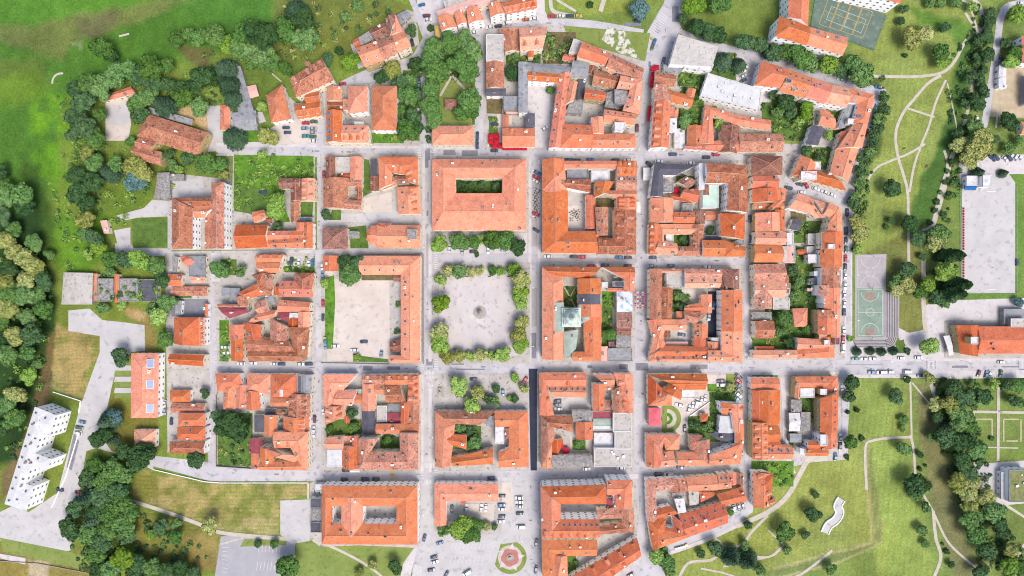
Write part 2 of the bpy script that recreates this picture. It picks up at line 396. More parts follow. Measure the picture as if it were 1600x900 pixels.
            # dormers, skylights, solar panels along a slope
            for tag, cnt, side in w_['ex']:
                tot = 0; lens = []
                for q in rng: lens.append((prs[(q+1)%n][side]-prs[q][side]).length)
                Lt = sum(lens)
                for c_ in range(cnt):
                    tgt = (c_+.5+rnd.uniform(-.08,.08))/cnt*Lt; q = 0
                    while q < len(lens)-1 and tgt > lens[q]: tgt -= lens[q]; q += 1
                    t = tgt/lens[q]
                    e0 = prs[q][side].lerp(prs[(q+1)%n][side], t); rr = ridge[q].lerp(ridge[(q+1)%n], t)
                    dn = prs[(q+1)%n][side]-prs[q][side]; nn = Vector((-dn.y, dn.x)).normalized()
                    if nn.dot(rr-e0) < 0: nn = -nn
                    dd = nn.dot(rr-e0); u = .42 if tag == 'd' else .5
                    p = e0 + nn*dd*u; zz = z1+rise*u; ang = math.atan2(nn.y, nn.x)-math.pi/2; tilt = math.atan2(rise, dd)
                    if tag == 'd': o_ = slope_obj(DORM.get(col, DORM['o']), 'dormer', ro, (p.x,p.y,zz), ang); o_.scale = (1,min(1,dd/5.5),.9)
                    elif tag == 'B': o_ = slope_obj(SOLAR, 'solar_panel', ro, (p.x,p.y,zz+.05), ang, tilt); o_.scale = (3.0,3.6,1)
                    elif tag == 's': slope_obj(SKYL, 'skylight', ro, (p.x,p.y,zz+.05), ang, tilt)
                    else:
                        for v_ in (-.9, .25): 
                            pp = p + nn*v_; slope_obj(SOLAR, 'solar_panel', ro, (pp.x,pp.y,zz+v_*rise/dd+.06), ang, tilt)
            if closed:
                out = offs([tuple(p[0]) for p in prs], .3); inn = offs([tuple(p[1]) for p in prs], -.3)
                for loop, sgn in ((out, 1), (inn, -1)):
                    a = sum(loop[i][0]*loop[(i+1)%n][1]-loop[(i+1)%n][0]*loop[i][1] for i in range(n))
                    lp = loop if a*sgn > 0 else loop[::-1]
                    for i in range(n): wmb.face([(*lp[i],0),(*lp[(i+1)%n],0),(*lp[(i+1)%n],z-.1),(*lp[i],z-.1)])
                    segs.append((lp if sgn > 0 else lp, z))
            else:
                pl = [tuple(p[0]) for p in prs]+[tuple(p[1]) for p in prs][::-1]
                pl = offs(pl, .3); wmb.prism(pl, 0, z-.1)
                a = sum(pl[i][0]*pl[(i+1)%len(pl)][1]-pl[(i+1)%len(pl)][0]*pl[i][1] for i in range(len(pl)))
                segs.append((pl if a > 0 else pl[::-1], z))
        FOOT.append(([(x,y) for x,y in w_['poly']], hid))
    wo = wmb.build('wall', WALLS[wall], root)
    HOUSES.append((root, wo, segs, cx, cy, st))
    main = max(wings, key=lambda q: abs(sum(q['poly'][i][0]*q['poly'][(i+1)%len(q['poly'])][1]-q['poly'][(i+1)%len(q['poly'])][0]*q['poly'][i][1] for i in range(len(q['poly'])))))
    form = 'flat' if main['k'] == 'F' else ('ring shaped' if main['closed'] else ('L-shaped' if main['k'] == 'C' else ('hipped' if 'h' in main['ends'] else 'gabled')))
    ar = abs(sum(main['poly'][i][0]*main['poly'][(i+1)%len(main['poly'])][1]-main['poly'][(i+1)%len(main['poly'])][0]*main['poly'][i][1] for i in range(len(main['poly']))))/2
    if look is None: look = ('large ' if ar > 420 else ('small ' if ar < 90 else '')) + f"{RNAME[main['c']]} {form} roof {cat}"
    px, py = cx/S/((H-6)/H)+800, 450-cy/S/((H-6)/H)
    thing(root, cat, look, group, (px, py), fixed)
    return root
def add_windows():
    from collections import defaultdict
    grid = defaultdict(list)
    for poly, hid in FOOT:
        xs = [p[0] for p in poly]; ys = [p[1] for p in poly]
        for gx in range(int(min(xs)//20), int(max(xs)//20)+1):
            for gy in range(int(min(ys)//20), int(max(ys)//20)+1): grid[gx,gy].append((poly,hid))
    for hid, (root, wo, segs, cx, cy, st) in enumerate(HOUSES):
        cnt = 0; door = False; cand = []
        for lp, z in segs:
            n = len(lp)
            for i in range(n):
                a, b = Vector(lp[i]), Vector(lp[(i+1)%n]); d = b-a
                if d.length < 3: continue
                nn = Vector((d.y, -d.x)).normalized(); mid = (a+b)/2+Vector((cx,cy))
                face = -nn.dot(mid)
                if face < -25: continue
                k = max(1, int(d.length/3.6))
                for q in range(k):
                    p = a+d*(q+.5)/k; g = p+nn*.9+Vector((cx,cy))
                    if any(inside(tuple(g), pl) for pl, h in grid[int(g.x//20), int(g.y//20)]): continue
                    cand.append((face < 0, p, nn, z))
        cand.sort(key=lambda c: c[0])
        for _, p, nn, z in cand:
            ns = max(1, int((z)/3.3)); ang = math.atan2(nn.y, nn.x)+math.pi/2
            if not door and cnt >= 2 or (not door and len(cand) < 3):
                o = link('door', DOOR, wo); o.location = (p.x+nn.x*.03, p.y+nn.y*.03, 0.0); o.rotation_euler = (0,0,ang); door = True
                lo = 1
            else: lo = 0
            for s_ in range(lo, ns):
                if cnt >= (96 if root.name.startswith(('apart','school','barracks','town_b')) else 40): break
                o = link('window', WIN, wo); o.location = (p.x+nn.x*.03, p.y+nn.y*.03, 1.9+s_*(z-2.1-1.0)/max(1,ns-1) if ns > 1 else 2.0); o.rotation_euler = (0,0,ang); cnt += 1
def parse(txt):
    ox = oy = 0
    for ln in txt.strip().splitlines():
        ln = ln.strip()
        if not ln or ln[0] == '#': continue
        if ln[0] == 'T':
            _, c, r = ln.split(); ox, oy = int(c)*400, int(r)*225; continue
        lab = None
        if '|' in ln: ln, lab = ln.split('|'); lab = lab.strip()
        parts = [p.strip() for p in ln.split(';') if p.strip()]
        hd = parts[0].split(); st = int(hd[1]); wall = hd[2]; name = hd[3] if len(hd) > 3 else 'house'
        wings = []
        for p in parts[1:]:
            tk = p.split(); k = tk[0]; col = tk[1]; nums = []; j = 2
            while j < len(tk) and tk[j].lstrip('-').isdigit(): nums.append(float(tk[j])); j += 1
            w_ = {'k': k, 'c': col, 'p': nums, 'ax': 'h', 'ends': 'gg', 'closed': False, 'ex': [], 'fl': 0, 'rf': .5}
            for x in tk[j:]:
                if x in ('h','v'): w_['ax'] = x
                elif x in ('gg','gh','hg','hh'): w_['ends'] = x
                elif x == 'cl': w_['closed'] = True
                elif x[0] == 'z': w_['st'] = int(x[1])
                elif x[0] == 'f': w_['fl'] = float(x[1:])
                elif x[0] == 'a': w_['rf'] = float(x[1:])
                elif x[0] in 'ds': w_['ex'].append((x[0], int(x[1:]), 0))
                elif x[0] in 'DS': w_['ex'].append((x[0].lower(), int(x[1:]), 1))
                elif x[0] == 'B': w_['ex'].append(('B', int(x[1:]), 1))
                elif x[0] in 'nN': w_['ex'].append(('n', int(x[1:]), 0 if x[0] == 'n' else 1))
                else: raise ValueError(ln)
            if k == 'F' and len(nums) == 4: x0,y0,x1,y1 = nums; w_['p'] = [x0,y0,x1,y0,x1,y1,x0,y1]
            wings.append(w_)
        cat = {'house':'house','church':'church','school':'school','shed':'shed','apartment_building':'apartment building','garage':'garage','hall':'hall','barracks':'barracks','town_building':'town building','kiosk':'kiosk'}[name]
        build_house(ox, oy, st, wall, wings, name, cat, fixed=lab)
# ---------------------------------------------------------------- the ground: one sheet to the horizon, painted with kinds of grass and soil
def ground():
    st = 1.0; x0, x1, y0, y1 = -330, 330, -190, 190
    xs = np.concatenate([[-6000,-2500,-1200,-600,-420], np.arange(x0, x1+.1, st), [420,600,1200,2500,6000]])
    ys = np.concatenate([[-6000,-2500,-1200,-600,-300], np.arange(y0, y1+.1, st), [300,600,1200,2500,6000]])
    X, Y = np.meshgrid(xs, ys)
    px = X/S+800; py = 450-Y/S
    rng = np.random.RandomState(3)
    def noise(sc, seed):
        r = np.random.RandomState(seed); n = 64; g = r.rand(n, n)
        u = (X/sc) % n; v = (Y/sc) % n; i = np.floor(u).astype(int); j = np.floor(v).astype(int); fu = u-i; fv = v-j
        fu = fu*fu*(3-2*fu); fv = fv*fv*(3-2*fv)
        a = g[j%n, i%n]; b = g[j%n, (i+1)%n]; c = g[(j+1)%n, i%n]; d = g[(j+1)%n, (i+1)%n]
        return (a*(1-fu)+b*fu)*(1-fv)+(c*(1-fu)+d*fu)*fv
    wob = (noise(9, 1)-.5)*10+(noise(3, 2)-.5)*5; wob2 = (noise(9, 4)-.5)*10+(noise(3, 5)-.5)*5
    col = np.zeros(X.shape+(3,)); col[:] = alb(126,150,70)
    def paint(poly, c, soft=6, amt=1.0, wb=1.0, patch=0):
        c = np.array(alb(*c)); qx = px+wob*wb; qy = py+wob2*wb
        d = np.full(X.shape, 1e9); ins = np.zeros(X.shape, bool); n = len(poly)
        for i in range(n):
            ax, ay = poly[i]; bx, by = poly[(i+1)%n]; dx, dy = bx-ax, by-ay
            t = np.clip(((qx-ax)*dx+(qy-ay)*dy)/max(1e-6, dx*dx+dy*dy), 0, 1)
            d = np.minimum(d, np.hypot(qx-ax-t*dx, qy-ay-t*dy))
            cond = ((ay > qy) != (by > qy)) & (qx < (bx-ax)*(qy-ay)/((by-ay) if by != ay else 1e-9)+ax); ins ^= cond
        sd = np.where(ins, d, -d); m = np.clip(sd/soft+.5, 0, 1)*amt
        if patch: m = m*np.clip((noise(6, 11)*.6+noise(2.5, 12)*.4-.5+patch)*3, 0, 1)
        col[:] = col*(1-m[..., None])+c*m[..., None]
    # the meadow and moat slopes at the left
    paint([(-120,-60),(430,-60),(430,60),(300,90),(110,150),(60,380),(60,520),(-120,900)], (86,136,56), 20)
    paint([(-100,-60),(290,-60),(280,0),(130,25),(60,45),(-100,45)], (96,152,60), 12)
    paint([(-120,40),(60,38),(130,22),(280,-10),(330,-10),(200,40),(110,66),(95,90),(60,82),(-20,60)], (136,136,94), 10, .55)
    paint([(120,35),(180,18),(185,35),(145,60),(120,55)], (110,112,90), 10, .6)
    paint([(60,45),(120,60),(95,95),(50,90)], (112,134,76), 14, .4)
    paint([(-80,80),(60,95),(80,120),(30,150),(-80,160)], (104,134,66), 15)
    paint([(430,-20),(540,-40),(640,10),(600,80),(500,80),(480,40),(430,50)], (116,130,66), 10)
    paint([(55,140),(110,150),(118,200),(100,250),(70,280),(48,230)], (108,164,44), 14, .9, patch=.2)
    paint([(0,120),(60,110),(90,130),(40,160),(0,170)], (110,150,56), 14, .8)
    paint([(60,225),(120,230),(118,300),(100,345),(66,330),(55,270)], (104,160,44), 14, .9, patch=.2)
    paint([(60,340),(170,330),(160,400),(130,440),(90,420)], (96,150,44), 12, .8)
    paint([(30,240),(62,260),(90,360),(90,420),(50,380)], (66,98,44), 14, .8)
    paint([(145,290),(235,290),(235,330),(170,345)], (112,142,60), 8)
    paint([(-40,330),(60,330),(90,470),(80,620),(20,720),(-40,740)], (52,84,42), 12)
    paint([(72,525),(88,520),(70,640),(48,760),(10,820),(20,740),(50,640)], (128,110,80), 6, .8)
    paint([(68,600),(80,600),(50,700),(0,790),(0,740),(30,690)], (134,116,88), 5, .9)
    # dry fields
    paint([(86,508),(108,512),(155,524),(152,550),(128,628),(78,606)], (172,160,112), 4)
    paint([(86,508),(108,512),(155,524),(152,550),(128,628),(78,606)], (128,138,74), 3, .95, patch=.12)
    paint([(78,606),(128,628),(124,640),(70,625)], (110,130,60), 3)
    paint([(222,730),(240,738),(330,752),(482,756),(482,780),(438,782),(438,834),(340,830),(200,775)], (172,162,110), 4)
    paint([(222,730),(240,738),(330,752),(482,756),(482,780),(438,782),(438,834),(340,830),(200,775)], (128,138,70), 3, .95, patch=.14)
    paint([(200,745),(240,735),(250,770),(215,790)], (134,138,70), 6, .8)
    paint([(180,480),(235,485),(245,560),(225,560),(225,508)], (150,140,84), 5)
    paint([(195,485),(228,483),(225,500),(200,497)], (190,168,130), 4, .8)
    paint([(165,610),(245,655),(245,705),(165,700)], (124,126,64), 6)
    paint([(205,800),(345,830),(345,900),(250,880),(200,850)], (134,136,70), 8)
    paint([(285,840),(340,835),(345,880),(310,900)], (168,150,96), 8, .7)
    paint([(-20,850),(140,860),(150,940),(-20,940)], (156,150,88), 6)
    paint([(40,870),(78,878),(72,900),(45,900)], (204,192,168), 5, .9)
    # yards in the north west
    paint([(360,110),(450,120),(440,170),(370,180)], (112,136,62), 8)
    paint([(268,158),(330,180),(330,205),(300,190),(266,175)], (204,180,140), 4)
    paint([(262,70),(330,72),(320,110),(300,100),(275,76)], (116,106,76), 6, .8)
    paint([(420,60),(600,20),(640,10),(620,40),(540,75),(420,110)], (122,132,66), 10)
    # parks on the right
    paint([(1330,0),(1540,0),(1520,110),(1440,360),(1400,480),(1330,400)], (142,160,74), 16)
    paint([(870,0),(990,-10),(980,18),(870,18)], (150,166,72), 5)
    paint([(1090,0),(1240,0),(1180,75),(1100,45)], (120,142,56), 8)
    paint([(1430,20),(1525,40),(1515,70),(1505,110),(1490,55),(1430,40)], (98,140,52), 8)
    paint([(1420,12),(1500,30),(1490,50),(1430,30)], (92,132,46), 8, .8)
    paint([(1490,110),(1520,40),(1530,55),(1520,110),(1508,170),(1490,240),(1470,320),(1445,360),(1420,355),(1435,290),(1465,220),(1485,160)], (82,122,52), 7)
    paint([(1376,250),(1425,240),(1410,350),(1370,400),(1335,400),(1345,330)], (144,162,74), 10)
    paint([(1380,330),(1412,340),(1400,365),(1382,362)], (84,108,56), 6, .6)
    paint([(1335,400),(1440,350),(1445,560),(1395,530)], (128,136,68), 8)
    paint([(1330,590),(1422,590),(1424,705),(1330,730)], (140,160,72), 8)
    paint([(1430,600),(1450,600),(1475,680),(1490,760),(1520,860),(1540,910),(1500,910),(1478,850),(1452,760),(1436,690)], (130,132,84), 8)
    paint([(1350,690),(1425,690),(1440,760),(1460,900),(1375,900),(1360,800)], (148,170,76), 10)
    paint([(1200,720),(1350,700),(1370,850),(1200,895),(1030,930),(1030,880),(1160,820)], (150,164,78), 12)
    paint([(1010,850),(1140,805),(1200,800),(1210,880),(1100,910),(1020,930)], (146,160,72), 10)
    paint([(1350,690),(1358,690),(1370,760),(1378,850),(1362,850),(1356,760)], (158,156,94), 4, .8)
    paint([(1200,893),(1300,862),(1360,845),(1376,853),(1310,875),(1200,910)], (140,152,80), 4, .8)
    paint([(1540,700),(1620,780),(1620,920),(1560,920)], (120,140,66), 8)
    paint([(1500,290),(1500,460),(1520,470),(1600,470),(1600,275),(1550,275)], (110,150,56), 6)
    paint([(1515,590),(1620,590),(1620,730),(1515,730)], (122,146,66), 6)
    paint([(1350,120),(1380,125),(1376,240),(1340,300),(1330,390),(1325,330),(1345,270)], (70,98,48), 6, .8)
    for q4 in ([(1350,690),(1353,690),(1357,766),(1364,845),(1361,848),(1353,766)],[(1361,846),(1364,850),(1300,866),(1210,890),(1209,887),(1300,862)],[(1376,846),(1379,850),(1310,880),(1215,905),(1214,902),(1310,876)]): paint(q4, (176,170,116), 2.5, .9, .25)
    paint([(1358,700),(1362,700),(1374,800),(1377,848),(1366,846),(1362,790)], (124,140,80), 4, .8, .4)
    paint([(1364,850),(1376,850),(1310,876),(1212,902),(1210,892),(1300,868)], (118,134,76), 3, .8, .4)
    paint([(112,66),(128,66),(130,90),(116,95)], (170,176,150), 6, .8, patch=.1)
    dry = ((px > 212) & (px < 482) & (py > 735) & (py < 832) | (px > 78) & (px < 156) & (py > 508) & (py < 628)); col *= (1+dry*(.13*np.sin(py*2*np.pi/6.5+noise(12, 41)*5)*(.4+noise(5, 42))))[..., None]
    # fine variation
    gr = col.mean(-1, keepdims=True); ds = (np.clip((px-700)/400, 0, 1)*.12)[..., None]; lf = np.clip((420-px)/200, 0, 1)[..., None]; col[:] = col*(1-lf*np.array([.07,.13,.2])); col[:] = col*(1-ds)+gr*ds
    mow = ((px > 1030) & (py > 590) | (px > 1330)) & (px < 1450); col *= (1+mow*.045*np.sign(np.sin((px+py*.12)*2*np.pi/9)))[..., None]
    f = (noise(14, 21)-.5)*.26+(noise(5, 22)-.5)*.24+(noise(2, 23)-.5)*.22
    col *= (1+f)[..., None]
    yl = np.clip((noise(20, 31)-.45)*1.6, 0, .35)[..., None]; col[:] = col*(1-yl)+col*np.array([1.18,1.06,.85])*yl
    nx, ny = len(xs), len(ys); N_ = nx*ny
    co = np.zeros((N_, 3)); co[:, 0] = X.ravel(); co[:, 1] = Y.ravel()
    idx = np.arange(N_).reshape(ny, nx); q = np.stack([idx[:-1,:-1], idx[:-1,1:], idx[1:,1:], idx[1:,:-1]], -1).reshape(-1, 4)
    me = bpy.data.meshes.new('ground'); me.vertices.add(N_); me.vertices.foreach_set('co', co.ravel())
    me.loops.add(q.size); me.loops.foreach_set('vertex_index', q.ravel().astype(np.int32))
    me.polygons.add(len(q)); me.polygons.foreach_set('loop_start', np.arange(0, q.size, 4, dtype=np.int32))
    me.update(calc_edges=True)
    at = me.color_attributes.new('soil', 'FLOAT_COLOR', 'POINT')
    at.data.foreach_set('color', np.concatenate([np.clip(col.reshape(-1,3), .01, .8), np.ones((N_,1))], 1).ravel())
    m = bpy.data.materials.new('grass_and_soil'); m.use_nodes = True; t = m.node_tree; N = t.nodes; L = t.links; b = N['Principled BSDF']
    b.inputs['Roughness'].default_value = 1; b.inputs['Specular IOR Level'].default_value = .1
    a = N.new('ShaderNodeAttribute'); a.attribute_name = 'soil'; geo = N.new('ShaderNodeNewGeometry')
    n = N.new('ShaderNodeTexNoise'); n.inputs['Scale'].default_value = .9; n.inputs['Detail'].default_value = 8; n.inputs['Roughness'].default_value = .7
    L.new(geo.outputs['Position'], n.inputs['Vector'])
    mr = N.new('ShaderNodeMapRange'); mr.inputs['From Min'].default_value = .3; mr.inputs['From Max'].default_value = .7; mr.inputs['To Min'].default_value = .62; mr.inputs['To Max'].default_value = 1.38
    L.new(n.outputs['Fac'], mr.inputs['Value'])
    vm = N.new('ShaderNodeVectorMath'); vm.operation = 'SCALE'; L.new(a.outputs['Color'], vm.inputs[0]); L.new(mr.outputs[0], vm.inputs['Scale']); L.new(vm.outputs[0], b.inputs['Base Color'])
    bp = N.new('ShaderNodeBump'); bp.inputs['Strength'].default_value = .5; bp.inputs['Distance'].default_value = .4; L.new(n.outputs['Fac'], bp.inputs['Height']); L.new(bp.outputs[0], b.inputs['Normal'])
    me.materials.append(m); struct(link('ground', me))
ground()
# ---- blocks of the town: paved plots a kerb above the streets
BLK = [
 [(500,240),(660,240),(660,330),(662,338),(575,340),(503,333)], [(503,350),(575,343),(660,352),(660,390),(503,391)],
 [(501,397),(663,397),(663,569),(503,568)], [(502,583),(658,583),(658,738),(502,738)], [(494,750),(658,750),(656,856),(560,852),(500,854),(484,842),(484,755)],
 [(674,244),(826,244),(826,363),(824,397),(676,397),(674,363)], [(676,410),(828,410),(828,568),(676,568)], [(677,584),(826,584),(826,736),(677,736)],
 [(677,750),(784,750),(784,835),(677,835)], [(843,244),(996,244),(996,398),(843,400)], [(843,412),(992,412),(992,566),(843,566)],
 [(839,580),(991,580),(991,734),(839,734)], [(841,746),(992,746),(1003,875),(990,910),(843,910)],
 [(1012,250),(1171,250),(1171,403),(1010,403)], [(1010,414),(1163,414),(1163,568),(1010,568)], [(1006,582),(1163,582),(1163,731),(1006,731)],
 [(1003,742),(1168,735),(1168,780),(1140,812),(1010,868),(1003,800)], [(1171,240),(1236,238),(1231,290),(1232,296),(1320,320),(1320,562),(1171,562)],
 [(1170,586),(1312,586),(1312,712),(1265,718),(1240,722),(1170,722)],
 [(1233,240),(1262,236),(1330,305),(1321,304),(1232,280)],
 [(332,395),(493,396),(493,569),(340,569)], [(333,580),(488,580),(488,736),(340,728),(338,700)], [(258,396),(328,396),(328,708),(262,708)],
 [(360,380),(365,240),(492,243),(492,390),(262,391),(262,270),(358,280)], [(505,135),(560,130),(640,125),(656,180),(656,228),(505,228)],
 [(672,195),(746,195),(746,229),(672,229)], [(755,45),(860,38),(940,60),(1006,97),(998,237),(755,234)],
 [(1014,105),(1040,100),(1060,50),(1125,65),(1110,110),(1190,95),(1230,110),(1372,140),(1350,235),(1326,305),(1240,275),(1236,240),(1014,236)],
 [(548,70),(635,15),(650,20),(655,70),(560,108)], [(1475,500),(1620,500),(1620,560),(1475,560)],
]
for b in BLK: sheet('town_block', b, M['yard'], .13, kerb=True)
# ---- street carriageways
A = M['asphalt']
def road(pts, w, z, m=A, name='street', curve=True): ribbon(name, pts, w, m, z, curve)
sheet('street_bed', [(338,226),(500,228),(500,150),(560,118),(640,95),(660,60),(700,52),(800,34),(905,34),(1010,52),(1040,0),(1070,0),(1062,45),(1130,68),(1385,140),(1382,150),(1350,240),(1328,330),(1326,560),(1700,560),(1700,590),(1330,590),(1322,718),(1270,722),(1180,742),(1176,800),(1150,822),(1030,868),(1040,920),(985,920),(830,920),(650,920),(640,860),(655,852),(655,750),(480,752),(330,752),(238,728),(240,712),(325,722),(324,400),(180,400),(180,380),(265,393),(498,390),(498,244),(340,240)], M['asphalt'], .02)
sheet('street_bed', [(485,750),(660,750),(660,860),(640,910),(830,910),(830,745),(485,745)], M['concrete'], .026)
P_ = M['pave']
for pts, wd in [([(338,234),(500,236),(667,240),(835,241),(1003,243),(1170,243)], 8), ([(500,393),(660,393)], 3), ([(845,405),(1168,408)], 6),
                ([(330,574),(1320,574)], 8), ([(1320,575),(1700,575)], 15), ([(240,720),(330,740),(490,744),(1165,740)], 8),
                ([(498,150),(498,740)], 5), ([(667,230),(667,920)], 9), ([(834,250),(834,740)], 6), ([(1003,240),(1000,740)], 6), ([(1167,245),(1166,745)], 5),
                ([(334,400),(333,725)], 6), ([(1325,330),(1325,560)], 8), ([(500,150),(580,112),(640,95),(668,72),(720,50),(800,38),(905,36),(1005,52)], 12),
                ([(1050,-20),(1035,40),(1018,100),(1008,160),(1003,240)], 13)]:
    _n = globals().get('_n', 0)+1; ribbon('carriageway', pts, wd, M['asphalt'], .042+.0015*_n)
# sidewalks as slightly raised strips beside the streets
for pts, wd in [([(338,226),(500,228),(657,230)], 5), ([(676,231),(1000,233)], 5), ([(338,242),(495,244)], 3), ([(672,250),(672,565)], 5), ([(662,250),(662,388)], 4),
                ([(828,250),(828,565)], 5), ([(842,250),(842,565)], 4), ([(1320,335),(1320,560)], 4), ([(1330,335),(1330,558)], 3), ([(1330,562),(1700,562)], 5),
                ([(1330,588),(1700,588)], 5), ([(672,585),(672,738)], 5), ([(660,585),(660,738)], 4), ([(490,250),(490,388)], 3)]:
    _m = globals().get('_m', 0)+1; ribbon('sidewalk', pts, wd, P_, .095+.0018*_m, curve=False)
# fresh black street, patches
sheet('fresh_asphalt', [(826,576),(840,576),(839,735),(829,735)], M['asphalt_new'], .075)
for x, y, w_, h_ in [(668,247,8,30),(670,308,4,15),(669,333,5,8),(670,400,8,70),(675,480,3,24),(574,575,14,7),(615,575,20,5),(671,566,10,10),(715,568,20,4),(735,577,45,2),(702,238,18,8),(734,240,25,10),
                     (921,573,7,4),(974,573,14,8),(1003,573,20,12),(1092,573,27,7),(1500,573,25,4),(989,38,26,5),(1055,22,10,24),(1015,100,4,8),(833,480,12,60),(832,540,12,40),(832,330,14,110),(920,407,150,8),(1004,615,5,3),(1003,829,4,4),(1350,570,60,1),(135,619,8,11),(1580,573,30,2)]:
    sheet('street_patch', [(x-w_/2,y-h_/2),(x+w_/2,y-h_/2),(x+w_/2,y+h_/2),(x-w_/2,y+h_/2)], M['asphalt_dark'] if w_*h_ < 500 else M['court_g'], .065)
# ---- squares, yards, car parks (z above the block sheets)
Z = .15
def yard(pts, m, z=Z, name='yard'): return sheet(name, pts, M[m], z)
yard([(690,418),(812,418),(820,430),(820,545),(808,556),(690,556),(686,540),(686,430)], 'square', name='gravel_square')
yard([(676,364),(824,364),(824,396),(676,396)], 'pave', .145); yard([(680,585),(826,585),(826,640),(680,640)], 'yard', .16)
yard([(516,436),(608,436),(610,562),(512,564),(508,470)], 'beige', name='gravel_car_park'); yard([(508,434),(522,430),(524,470),(520,545),(508,545)], 'garden_l', .17)
yard([(552,552),(565,556),(606,561),(606,566),(552,565)], 'garden', .17)
yard([(504,335),(660,332),(660,350),(504,346)], 'concrete'); yard([(580,325),(660,330),(660,345),(560,345)], 'concrete', .16)
yard([(567,310),(612,300),(612,332),(567,332)], 'beige', .17, 'ruin_floor')
yard([(519,328),(533,328),(533,344),(515,344)], 'garden', .17); yard([(545,355),(572,352),(576,388),(546,388)], 'garden', .17); yard([(567,248),(577,250),(582,300),(567,308)], 'garden', .17)
yard([(503,420),(520,425),(520,436),(506,436)], 'beige', .165); yard([(530,400),(562,400),(562,436),(530,440)], 'garden', .17)
yard([(565,428),(618,430),(615,438),(565,438)], 'rust', .18)
yard([(366,242),(490,244),(490,280),(455,280),(440,310),(455,350),(420,345),(365,325)], 'garden_l', .16); yard([(366,290),(420,295),(430,325),(400,335),(366,330)], 'garden', .17)
yard([(372,345),(418,350),(470,345),(470,365),(372,368)], 'yard', .18); yard([(468,315),(490,315),(488,340),(470,345)], 'garden', .19)
yard([(270,278),(318,280),(318,308),(270,308)], 'concrete', .16); yard([(434,142),(440,142),(505,195),(505,228),(434,228)], 'concrete', .05)
yard([(428,188),(505,186),(505,226),(436,226)], 'beige', .06); yard([(345,225),(380,225),(430,196),(434,225)], 'pave', .05)
yard([(375,203),(410,196),(430,205),(430,222),(378,222)], 'garden_l', .07); yard([(322,165),(345,165),(350,235),(320,238),(325,200)], 'concrete', .05)
yard([(362,176),(410,175),(416,190),(380,200),(362,200)], 'concrete', .06)
yard([(165,160),(200,152),(205,195),(200,220),(165,220)], 'beige', .05); yard([(166,165),(202,160),(204,190),(190,196),(168,195)], 'concrete', .06)
yard([(182,337),(225,325),(238,312),(268,314),(268,338),(215,340),(192,345)], 'concrete', .05); yard([(178,360),(204,355),(204,380),(210,388),(268,388),(268,396),(188,398)], 'concrete', .05)
yard([(206,342),(266,340),(266,384),(208,388)], 'garden', .06)
# courtyards
GR = [
 (712,280,784,302,'garden'),(940,465,957,560,'garden'),(940,455,958,480,'garden_l'),(867,448,902,482,'rust'),(881,447,900,481,'garden'),
 (706,665,752,702,'garden'),(1052,342,1080,385,'garden_l'),(1056,275,1092,295,'garden'),(1098,345,1125,368,'pave'),(887,320,914,357,'beige'),(886,306,915,322,'yard'),(931,309,962,324,'rust'),
 (1050,452,1080,488,'garden'),(1065,452,1098,475,'beige'),(1106,455,1124,534,'asphalt_new'),(1060,510,1086,532,'pave'),(594,682,624,704,'garden'),(510,655,565,690,'garden'),
 (870,600,924,642,'concrete'),(1040,585,1150,680,'beige'),(1105,600,1149,612,'garden_l'),(1134,584,1150,612,'lawn'),(1108,612,1150,650,'garden'),(1075,650,1125,690,'garden'),
 (890,680,925,708,'beige'),(894,687,915,703,'garden_l'),(1232,400,1275,545,'garden'),(1195,440,1245,530,'garden'),(1175,500,1230,545,'garden'),(1235,330,1260,355,'rust'),(1240,345,1285,380,'garden'),
 (1243,385,1262,400,'garden_l'),(1100,165,1120,195,'garden'),(1065,135,1100,165,'garden'),(1060,165,1105,205,'garden'),(1205,145,1270,220,'garden'),(1222,190,1250,225,'lawn'),(1255,230,1300,265,'garden'),
 (1290,160,1325,190,'garden'),(1300,180,1322,215,'garden'),(1210,160,1245,200,'garden_l'),(340,645,395,728,'garden'),(345,640,352,680,'garden'),(343,500,358,565,'garden_l'),(345,405,370,430,'garden'),(440,400,492,425,'garden_l'),(445,414,490,426,'garden'),
 (441,400,490,416,'concrete'),(400,460,435,480,'yard'),(825,125,860,232,'pave'),(790,78,845,100,'garden'),(760,155,785,178,'rust'),(764,182,778,230,'garden'),(776,178,800,200,'beige'),
 (1066,495,1090,515,'yard'),(1240,640,1275,660,'garden'),(1265,580,1310,590,'beige'),(1250,615,1275,645,'garden'),(1175,586,1215,592,'garden'),(1174,720,1240,760,'garden_l'),(1235,640,1240,700,'garden'),
 (270,525,325,548,'yard'),(275,578,325,604,'yard'),(268,467,325,495,'asphalt_dark'),(272,455,300,466,'garden'),(263,420,272,480,'pave'),(330,395,345,440,'pave'),(1370,900,1371,901,'yard'),
 (699,790,772,822,'yard'),(730,787,772,822,'beige'),(885,866,900,895,'garden'),(870,787,912,806,'yard'),(935,740,998,748,'pave'),(1110,110,1125,130,'garden'),(1058,108,1102,135,'garden'),(1105,82,1150,125,'garden'),(1310,700,1325,712,'pave'),
 (545,360,560,368,'yard'),(1268,365,1290,380,'yard'),(1150,120,1210,160,'pave'),(1190,160,1210,200,'garden'),(848,50,900,100,'rust'),(900,90,935,102,'yard'),(580,208,632,224,'garden_l'),(630,110,656,220,'garden'),(500,860,501,861,'yard'),
]
for i, (x0, y0, x1, y1, k) in enumerate(GR): yard([(x0,y0),(x1,y0+.5),(x1-.5,y1),(x0+.5,y1-.5)], k, .18+.012*(i % 9), 'courtyard_ground')
